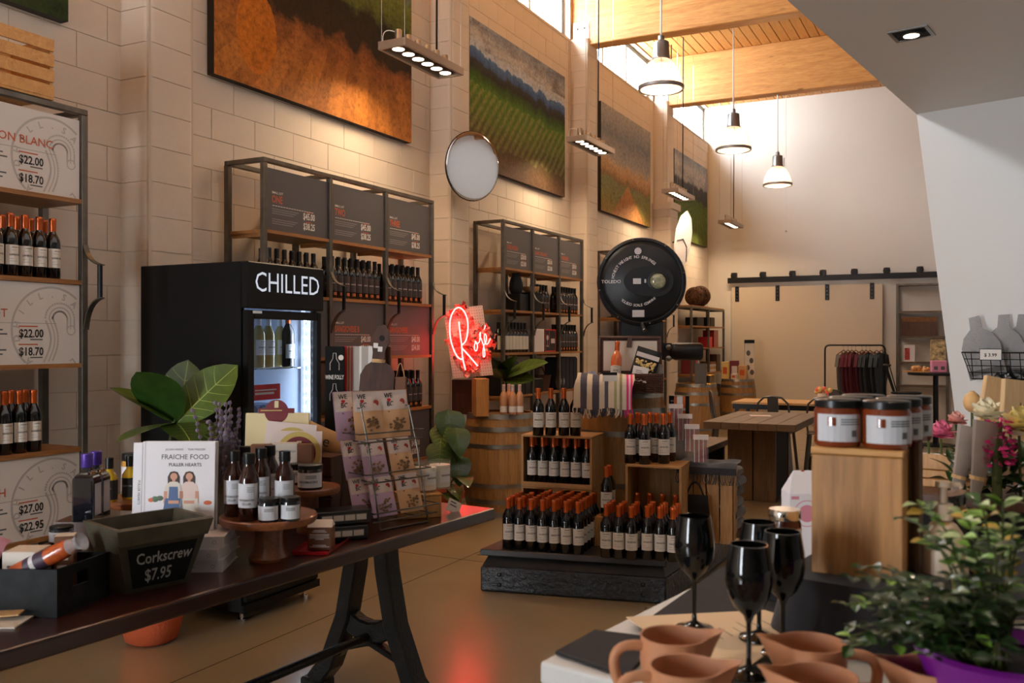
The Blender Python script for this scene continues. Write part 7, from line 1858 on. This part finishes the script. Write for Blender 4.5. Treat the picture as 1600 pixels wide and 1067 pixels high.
    def drape(u, v):
        # superellipse drape with soft folds
        ang = u * 2 * PI; cx_, sy_ = math.cos(ang), math.sin(ang); k = 1 / max(abs(cx_), abs(sy_))
        x, y = cx_ * min(k, 1.25) * a, sy_ * min(k, 1.25) * b
        if v < .4: return (x * v / .4, y * v / .4, rt - CZ)
        f = (v - .4) / .6; s = 1 + .14 * f + .04 * f * math.sin(ang * 9)
        return (x * s, y * s, (rt - CZ) * (1 - f) + .014 * (f < 1) * 0 + .0145 * f)
    MB().grid(drape, 72, 12).build('black_cloth', 'cloth_black', t, smooth=60); MB().box(-a * .95, a * .95, -b * .95, b * .95, 0, rt - CZ - .003).build('riser_box', 'matte_black', t)
    tag(t, 'low riser under black cloth beneath the wooden box', 'riser', G)
    # wooden box with jars
    q0 = at(1268, 890, 1.71); q1 = at(1410, 890, 1.635); bw = (q1 - q0).length; ba = math.atan2(q1.y - q0.y, q1.x - q0.x); bt = EYE - 170 * 1.66 / FPX; bd = .265
    t = empty('wooden_display_box', (q0.x, q0.y, rt + .001), ba); bh = bt - rt
    MB().box(0, bw, 0, .012, 0, bh - .013).build('front_panel', 'box_wood', t, bevel=.002); MB().box(0, bw, bd - .012, bd, 0, bh - .013).build('back_panel', 'wood_block', t)
    for x in (0, bw - .012): MB().box(x, x + .012, .012, bd - .012, 0, bh - .013).build('side_panel', 'wood_block', t)
    MB().box(-.001, bw + .001, -.001, bd + .001, bh - .012, bh).build('top_board', 'pine', t, bevel=.002)
    tag(t, 'tall honey-coloured wooden box carrying sauce jars', 'box', G)
    mat('salsa', srgb(122, 52, 22), .12, coat=.5)
    k = 0
    for r_ in range(3):
        for c in range(2):
            p = Vector((q0.x, q0.y, 0)) + Vector((math.cos(ba), math.sin(ba), 0)) * (.040 + c * .0865 + r_ * .012) + Vector((-math.sin(ba), math.cos(ba), 0)) * (.044 + r_ * .0875)
            if r_ == 0: pass
            o = jar('sauce_jar', (p.x, p.y, rt + .001 + bh + .0005), .0428, .088, 'salsa', 'lid_black', 'sauce jar with white label, %s jar in the %s row on the wooden box' % (('left', 'right')[c], ('front', 'middle', 'rear')[r_]), None, 'label_greyblue', rz=CAMR, grp='sauce jars on the wooden box')
            p_ = MB(); p_.M = Matrix.Identity(4); arc_patch(p_, .0445, -.75, -.42, .04, .056, 0, 6); arc_patch(p_, .0445, .25, .5, .02, .032, 1, 6); p_.build('label_mark', ['salsa', 'ink_grey'], o)
    # grey towel hanging at the box side
    p = at(1428, 780, 1.72); tw = MB().grid(lambda a_, b_: ((a_ - .5) * .03, .012 * math.sin(a_ * 6), .0 - b_ * .25 + .04), 6, 10).grid(lambda a_, b_: ((.5 - a_) * .03, .012 * math.sin((1 - a_) * 6) + .01, .0 - b_ * .25 + .04), 6, 10).build('linen_towel', mat('linen_grey', srgb(122, 104, 88), .95, var=.1, vscale=40), loc=(p.x, p.y, EYE - 190 * 1.72 / FPX), rot=(0, 0, ba), smooth=60); MB().tube([(0, .005, .04), (0, .005, .06)], .004, 5).build('loop', 'linen_grey', tw)
    tag(tw, 'grey-brown linen towel hanging beside the wooden box', 'towel', G)
    # white gable gift box, lidded jar
    q = at(1254, 815, 2.35); t = empty('gable_gift_box', (q.x, q.y, CZ + .0), CAMR); w, d = .044, .036; hz = EYE - (768 - CY) * 2.35 / FPX - CZ
    MB().box(-w, w, -d, d, .0, hz).build('carton_body', 'cover_white', t); top = hz + .055
    MB().add([(-w, -d, hz), (w, -d, hz), (w, d, hz), (-w, d, hz), (-w * .55, 0, top), (w * .55, 0, top)], [(0, 1, 5, 4), (2, 3, 4, 5), (1, 2, 5), (3, 0, 4)]).build('gable_top', 'cover_white', t); MB().box(-.004, .004, -.002, .002, top - .03, top).build('handle_slot', 'ink_rust', t)
    p = MB(); p.disc((0, -d, hz - .05), X, Z, .022, 0, 20); p.disc((0, -d, hz - .05), X, Z, .034, 0, 24, r_in=.032); p.rect((-.04, -d, hz - .014), X, Z, .02, .008, 0); p.rect((.02, -d, hz - .014), X, Z, .02, .008, 0); p.build('pink_print', mat('print_pink', srgb(206, 132, 148), .6), t)
    tag(t, 'white gable box with a pink rose print left of the wooden box', 'gift box', G)
    q = at(1226, 880, 1.95); rz_ = .075; s = MB().box(-.05, .05, -.05, .05, 0, rz_).build('low_riser', 'cloth_black', loc=(q.x, q.y, CZ), rot=(0, 0, CR)); tag(s, 'small black riser behind the wine glasses', 'riser', G)
    jar('preserve_jar', (q.x, q.y, CZ + rz_ + .001), .0345, .125, mat('berry', srgb(70, 18, 20), .12, coat=.5), 'chrome', 'berry jar with a shiny lid behind the wine glasses', 'JAM')
near_counter()

# ================================================================== leafy plant in a purple pot
def herb_plant():
    base = at(1566, 1010, 1.22); base.z = CZ; t = empty('leafy_plant', base)
    MB().lathe([(.06, 0), (.075, .01), (.1, .12), (.112, .145), (.105, .15), (.095, .13)], 28, cap1=False).build('purple_pot', mat('purple_glaze', srgb(116, 22, 130), .4, coat=.2), t, smooth=40)
    MB().lathe([(.096, .125), (0, .13)], 20, cap0=False).build('soil', 'matte_black', t)
    r = random.Random(21)
    cols = [mat('herb_dark', srgb(32, 54, 22), .4, var=.3, vscale=40, coat=.2), mat('herb_mid', srgb(52, 82, 32), .4, var=.3, vscale=40, coat=.2), mat('herb_pale', srgb(176, 190, 132), .5, var=.2, vscale=40), mat('herb_lime', srgb(130, 170, 62), .45, var=.2, vscale=40), mat('herb_gold', srgb(180, 140, 50), .5)]
    me = [leaf_mesh('leaf', .026, .017, .25, .3, 'oval', mats=(c_.name, c_.name), veins=0) for c_ in cols]
    targets = []
    for k in range(52):
        z = r.random()
        if z < .35: u, v, dt, grp = r.uniform(1325, 1420), r.uniform(900, 1010), r.uniform(1.12, 1.3), 0
        elif z < .7: u, v, dt, grp = r.uniform(1420, 1600), r.uniform(850, 960), r.uniform(1.05, 1.3), 0
        else: u, v, dt, grp = r.uniform(1405, 1610), r.uniform(785, 850), r.uniform(1.15, 1.35), 1
        targets.append((u, v, dt, grp))
    for k in range(16): targets.append((r.uniform(1400, 1560), r.uniform(930, 1030), r.uniform(1.02, 1.14), 0))
    targets += [(1350, 885, 1.25, 0), (1322, 945, 1.22, 0), (1415, 810, 1.3, 1), (1445, 800, 1.3, 1), (1395, 960, 1.15, 0), (1370, 1000, 1.15, 0)]
    for u, v, dt, grp in targets:
        e = at(u, v, dt) - base; r0 = Vector((e.x * .25, e.y * .25, .13)); r0.x = max(-.08, min(.08, r0.x)); r0.y = max(-.08, min(.08, r0.y))
        mid = Vector((e.x * .55, e.y * .55, max(e.z, .14) * .8 + .06))
        pts = bez(r0, mid, e, 7); st = MB().tube(pts, .0018, 5).build('stem', 'stem_green', t)
        for k in range(2, 8):
            for s in (-1, 1):
                d = (pts[min(k, 7)] - pts[k - 1]).normalized(); sd = d.cross(Z)
                if sd.length < .1: sd = X.copy()
                sd.normalize(); dr = (sd * s + d * .5 + Z * r.uniform(-.1, .5)).normalized()
                m_ = me[r.choice((2, 2, 3, 3, 1, 4) if grp else (0, 0, 1, 1, 0, 3 if r.random() < .25 else 0))]
                if r.random() < .92: leaf_at(m_, 'leaf', pts[k] if k < 8 else e, dr, st, r.uniform(-.5, .5), r.uniform(.7, 1.15))
    tag(t, 'bushy leafy plant in a purple pot at the right edge', 'potted plant')
herb_plant()

# ================================================================== dark cabinet with flowers, boards and wraps behind it
def flower_corner():
    G = 'goods on the dark cabinet at the right'
    Cc = at(1436, 765, 2.42); hz = 1.08; t = empty('dark_cabinet', (Cc.x, Cc.y, 0), CR)
    MB().box(0, 1.3, 0, 1.5, 0, hz - .03).build('cabinet_body', 'matte_black', t); MB().box(-.01, 1.31, -.01, 1.51, hz - .03, hz).build('worktop', 'walnut', t, bevel=.004)
    tag(t, 'dark cabinet behind the leafy plant, carrying flowers and boards', 'cabinet')
    P = lambda u, v, dt, z=None: Vector((at(u, v, dt).x, at(u, v, dt).y, at(u, v, dt).z if z is None else z))
    # slatted wooden tray with rings/cards
    q = P(1462, 735, 2.55, hz); o = empty('wooden_tray', q, CR)
    for k in range(3): MB().box(-.07, .12, -.06 + .0 * k, .1, .0 + k * .024, .022 + k * .024).build('layer_board', 'wood_block', o, bevel=.002)
    MB().box(-.06, .1, -.05, .09, .071, .076).build('lining', 'paper_white', o); MB().box(-.07, .12, -.062, -.056, .06, .09).build('front_edge', 'wood_block', o); MB().box(-.02, 0, -.03, -.01, .076, .085).build('clasp', 'ink_black', o)
    tag(o, 'layered wooden display tray beside the flowers', 'tray', G)
    # bouquet wraps
    pm = mat('wrap_grey', srgb(150, 134, 124), .6, var=.1, vscale=20)
    for k, (u, v, dt, ry) in enumerate(((1492, 712, 2.35, .25), (1522, 705, 2.3, .18))):
        q = P(u, v + 30, dt, hz); hgt = EYE - (v - 48 - CY) * dt / FPX - hz
        o = MB().lathe2([(.012, 0), (.022, hgt * .4), (.034, hgt * .8), (.04, hgt)], 12, (0, 0, 0), 0, (1, .4, 1)).build('paper_cone', pm, loc=q, rot=(0, ry, CAMR), smooth=30); MB().lathe([(.02, hgt * .25), (.021, hgt * .3)], 10, cap0=False, cap1=False).build('kraft_band', 'kraft', o)
        tag(o, 'grey paper flower wrap, %s of two below the white bloom' % ('left', 'right')[k], 'paper wrap', G)
    # blooms
    r = random.Random(9)
    pet = lambda nm, L_, W_, m_: leaf_mesh(nm, L_, W_, -.5, .35, 'heart', mats=(m_, m_), veins=0)
    mat('bloom_pink', srgb(226, 120, 150), .6, var=.15, vscale=40); mat('bloom_peach', srgb(232, 172, 160), .6, var=.1, vscale=40); mat('bloom_cream', srgb(240, 228, 196), .6, var=.08, vscale=40); mat('bloom_magenta', srgb(206, 40, 120), .6, var=.2, vscale=60); mat('bloom_yellow', srgb(240, 222, 150), .6, var=.15, vscale=30); mat('tulip_tan', srgb(216, 170, 110), .6, var=.15, vscale=30)
    def rose(u, v, dt, R_, m_, label, core=None):
        c = P(u, v, dt); t = empty('rose_bloom', c)
        me = pet('petal', R_ * .85, R_ * 1.15, m_)
        for ring, (n, tilt, sc) in enumerate(((3, 1.5, .5), (5, 1.3, .62), (7, 1.05, .76), (8, .72, .9), (9, .3, 1.0))):
            for i in range(n):
                a = 2 * PI * i / n + ring * .4; d = Vector((math.cos(a) * math.cos(tilt), math.sin(a) * math.cos(tilt), math.sin(tilt)))
                f = Matrix.Rotation(YAW, 3, 'Z') @ (Matrix.Rotation(.9, 3, 'X') @ d); leaf_at(me, 'petal', (0, 0, 0), f, t, 0, sc)
        if core: MB().ball((0, 0, 0), R_ * .35, 8, 6).build('core', core, t, smooth=80)
        MB().tube([(0, 0, 0), (.005, .01, hz - c.z + .005)], .0035, 5).build('stem', 'stem_green', t)
        tag(t, label, 'flower', 'cut flowers on the dark cabinet')
    rose(1470, 680, 2.55, .048, 'bloom_pink', 'pink rose at the left of the bouquet'); rose(1494, 660, 2.6, .036, 'bloom_peach', 'peach rose above the pink rose'); rose(1450, 672, 2.62, .03, 'bloom_cream', 'small cream bloom at the far left of the bouquet'); rose(1540, 650, 2.45, .056, 'bloom_cream', 'large cream ranunculus in the bouquet centre')
    rose(1592, 668, 2.3, .06, 'bloom_yellow', 'large yellow and white bloom at the right frame edge', 'bloom_cream'); rose(1578, 655, 2.5, .026, 'bloom_peach', 'small peach bud beside the yellow bloom')
    c = P(1519, 628, 2.6); t = empty('tulip', c); me = leaf_mesh('petal', .06, .045, -.3, .6, 'oval', mats=('tulip_tan', 'tulip_tan'), veins=0)
    for i in range(6): a = i * PI / 3; leaf_at(me, 'petal', (math.cos(a) * .008, math.sin(a) * .008, -.03), (math.cos(a) * .25, math.sin(a) * .25, 1), t, a * 0)
    MB().tube([(0, 0, -.03), (.0, .01, hz - c.z + .004)], .004, 6).build('stem', 'stem_green', t); MB().ball((0, 0, 0), .024, 10, 8, sq=(1, 1, 1.25)).build('cup', 'tulip_tan', t, smooth=80); tag(t, 'closed tan tulip standing above the bouquet', 'flower', 'cut flowers on the dark cabinet')
    c = P(1558, 690, 2.3); t = empty('hyacinth', c); fm = MB(); me = leaf_mesh('floret', .016, .009, .4, .2, 'oval', mats=('bloom_magenta', 'bloom_magenta'), veins=0)
    for i in range(150):
        a, zz = r.uniform(0, 2 * PI), r.uniform(-.06, .055); rr = .046 * (1 - .4 * max(0, zz / .055)); d = Vector((math.cos(a), math.sin(a), r.uniform(-.2, .5))); leaf_at(me, 'floret', (math.cos(a) * rr * .6, math.sin(a) * rr * .6, zz), d, t, r.uniform(0, 6), r.uniform(.8, 1.4))
    MB().tube([(0, 0, .05), (0, 0, hz - c.z + .003)], .012, 8).build('stem', 'stem_green', t); tag(t, 'magenta hyacinth spike in the bouquet', 'flower', 'cut flowers on the dark cabinet')
    lm = leaf_mesh('leaf', .07, .03, .3, .2, 'oval', veins=0)
    t = empty('bouquet_foliage', P(1555, 725, 2.35, hz + .002))
    for i in range(70):
        d = Vector((r.uniform(-1, 1), r.uniform(-1, 1), r.uniform(.2, 1.2))); leaf_at(lm, 'leaf', (r.uniform(-.12, .1), r.uniform(-.04, .04), r.uniform(0, .1)), d, t, r.uniform(-1, 1), r.uniform(.7, 1.2))
    tag(t, 'green foliage sprays between the cut flowers', 'foliage', 'cut flowers on the dark cabinet')
    # pump bottle
    q = P(1474, 830, 1.72); q.z = CZ + .003; t = empty('soap_pump_bottle', q, CAMR); zt = EYE - (752 - CY) * 1.72 / FPX - q.z; cm = mat('soap_cream', srgb(206, 180, 150), .4)
    MB().lathe([(.038, 0), (.043, .006), (.043, zt - .14), (.0405, zt - .118), (.034, zt - .096), (.023, zt - .08), (.016, zt - .075)], 24).build('bottle', cm, t, smooth=50); MB().lathe([(.016, zt - .072), (.017, zt - .07), (.017, zt - .042), (.008, zt - .04), (.007, zt - .012), (.014, zt - .01), (.014, zt)], 18).build('pump', cm, t, smooth=40); MB().tube([(0, 0, zt - .006), (.03, 0, zt - .006), (.034, 0, zt - .012)], .005, 6).build('spout', cm, t); tag(t, 'cream soap pump bottle behind the leafy plant', 'soap bottle')
    # cellophane-wrapped bottle, laptop, dark wraps
    q = P(1524, 800, 2.0, CZ + .002); o = MB().lathe([(.03, 0), (.036, .02), (.034, .16), (.02, .2), (.03, .23)], 12).build('wrapped_bottle', mat('cello_dark', (.03, .027, .025), .15, coat=.8, bump=1, bscale=30), loc=q, rot=(0, -.22, CAMR), smooth=30); MB().lathe([(.021, .195), (.021, .205)], 12).build('tie', 'kraft', o); tag(o, 'dark bottle wrapped in crinkled clear film', 'wrapped bottle', G)
    q = P(1570, 800, 1.85, CZ + .002); t = empty('laptop', q, CAMR + .1); MB().box(-.09, .12, -.06, .1, 0, .012).build('base', 'alu', t, bevel=.003); MB().box(-.09, .12, -.004, .004, 0, .135).build('screen_lid', mat('lid_grey', srgb(112, 110, 116), .35, .6), t, rot=(-.25, .12, 0), loc=(0, -.06, .012), bevel=.003); MB().box(-.091, .121, -.005, .005, .13, .137).build('lid_edge', 'alu', t, rot=(-.25, .12, 0), loc=(0, -.06, .012)); tag(t, 'open grey laptop seen from behind at the right', 'laptop')
    # pale wooden gift boards
    for k, (u, v0, v1, dt, w, ry) in enumerate(((1553, 590, 668, 3.2, .15, .22), (1600, 595, 690, 3.0, .17, .12))):
        q = P(u, v1, dt, hz); h = (v1 - v0) * dt / FPX + (EYE - (v1 - CY) * dt / FPX - hz)
        o = MB().box(-w / 2, w / 2, -.012, .012, 0, h).build('wooden_gift_board', 'board_pine', loc=q, rot=(-.12, ry, CAMR), bevel=.003)
        p = MB(); z0 = h * .62
        if k == 0: p.add([(0, -.0125, h * .4), (w * .42, -.0125, h * .8), (w * .45, -.0125, h * .95), (w * .1, -.0125, h * .62)], [(0, 1, 2, 3)], 0); label_lines(p, (-.01, -.0126, h * .55), X, Z, .07, 4, 1, .018, .006)
        else: p.text('LOVE', (-.03, -.0125, h * .66), X, Z, .024, 0, bold=.02); p.text('FRIENDS', (-.03, -.0125, h * .58), X, Z, .018, 0, bold=.02); p.disc((-.01, -.0125, h * .78), X, Z, .008, 2, 12)
        p.build('print', ['ink_grey', 'ink_black', 'ink_orange'], o); tag(o, ('pale wooden gift board with a dark slanted print', 'pale wooden gift board with black lettering at the right edge')[k], 'gift board', G)
    # wire basket on the white wall with bottle sleeves
    d = Vector((.958, -.285, 0)).normalized(); n = Vector((-d.y, d.x, 0)) * -1; e = Vector((-.31, 6.12, 0))
    s0 = None
    def onwall(u, v):
        rr = ray(u, v); nn = Vector((d.y, -d.x, 0)); tt = e.dot(nn) / rr.dot(nn); return at(u, v, tt)
    A = onwall(1520, 550); Bz = onwall(1520, 590).z; t = empty('wire_basket', (A.x, A.y, Bz), math.atan2(d.y, d.x)); W_ = .55; H_ = A.z - Bz; D_ = .2
    rail = lambda z, dd, x0=0.0: [(x0, 0, z), (W_, 0, z), (W_, -dd, z), (x0, -dd, z)]
    MB().tube(rail(H_, D_), .005, 6, closed=True).build('top_rail', 'black_metal', t); MB().tube(rail(0, D_ * .8, .04), .004, 6, closed=True).build('bottom_rail', 'black_metal', t)
    for k in range(12):
        x = .0 + W_ * k / 11; MB().tube([(x, -D_, H_), (max(x, .04), -D_ * .8, 0)], .0025, 5).build('wire', 'black_metal', t)
    for k in range(4): MB().tube([(.04 * (1 - k / 4), -D_ * (.8 + .2 * k / 4), H_ * k / 4), (W_, -D_ * (.8 + .2 * k / 4), H_ * k / 4)], .0025, 5).build('wire', 'black_metal', t)
    for k in range(5): y = -D_ * k / 4; MB().tube([(0, y, H_), (.04, y * .8, 0)], .0025, 5).build('wire', 'black_metal', t)
    for k in range(8): x = .06 + (W_ - .08) * k / 7; MB().tube([(x, 0, 0), (x, -D_ * .8, 0)], .0025, 5).build('wire', 'black_metal', t)
    MB().box(.02, .06, .0, .012, H_ - .02, H_ + .05).build('wall_hook', 'black_metal', t); tag(t, 'black wire basket hung on the white leaning wall', 'wire basket')
    o = MB().box(.1, .21, -.003, 0, 0, .058).build('price_card', 'paper_white', loc=(A.x, A.y, A.z - .045), rot=(0, 0, math.atan2(d.y, d.x))); o.location = Vector((A.x, A.y, A.z - .04)) + n * (D_ + .006); MB().text('$ 3.99', (.155, -.003, .018), X, Z, .026, 0, 'C', bold=.02).build('lettering', 'ink_black', o); MB().box(.097, .213, -.001, .002, -.004, .062).build('holder', 'black_metal', o); tag(o, 'white price card reading $ 3.99 on the wire basket', 'price card')
    film = mat('bubble_film', srgb(178, 178, 180), .25, alpha=.62, bump=1, bscale=140, coat=.4)
    prof = [(-.1, 0), (.1, 0), (.105, .18), (.075, .245), (.03, .285), (.028, .36), (-.028, .36), (-.035, .29), (-.08, .25), (-.105, .19)]
    for k, (x, yy, ry) in enumerate(((.12, -.12, -.25), (.2, -.09, -.05), (.27, -.06, .02))):
        n_ = len(prof); m = MB().add([(a, -.006, b) for a, b in prof] + [(a, .006, b) for a, b in prof], [tuple(range(n_)), tuple(reversed(range(n_, 2 * n_)))] + [(i, n_ + i, n_ + (i + 1) % n_, (i + 1) % n_) for i in range(n_)])
        w = Vector((A.x, A.y, Bz + .01)) + d * x + n * -yy * 1.0; o = m.build('bottle_sleeve', film, loc=w, rot=(-.1, ry, math.atan2(d.y, d.x))); MB().box(-.09, .09, -.008, -.006, .02, .05).build('seal_band', 'ink_grey', o); tag(o, 'clear bubble-film bottle sleeve, %s in the wire basket' % ('front', 'middle', 'rear')[k], 'bottle sleeve', 'bottle sleeves in the wire basket')
    for k in range(3):
        w = Vector((A.x, A.y, Bz + .006)) + d * (.2 + .1 * k) + n * .08; o = MB().grid(lambda a, b: ((a - .5) * .12, (b - .5) * .1, .05 * math.sin(PI * a) * math.sin(PI * b) + .012 * math.sin(a * 13 + k)), 8, 6).build('black_pouch', mat('pouch_black_%d' % k, (.02, .02, .022), .25, coat=.4), loc=w + Z * .02, rot=(.3, .1 * k, .5 * k), smooth=50); MB().box(-.02, .02, -.005, .005, .045, .05).build('tag', 'ink_pale', o); tag(o, 'crumpled black pouch in the wire basket, %s from the left' % ORD[k], 'pouch', 'pouches in the wire basket')
wood('board_pine', srgb(206, 164, 112), srgb(232, 196, 148), 'Z', 1, .5)
flower_corner()
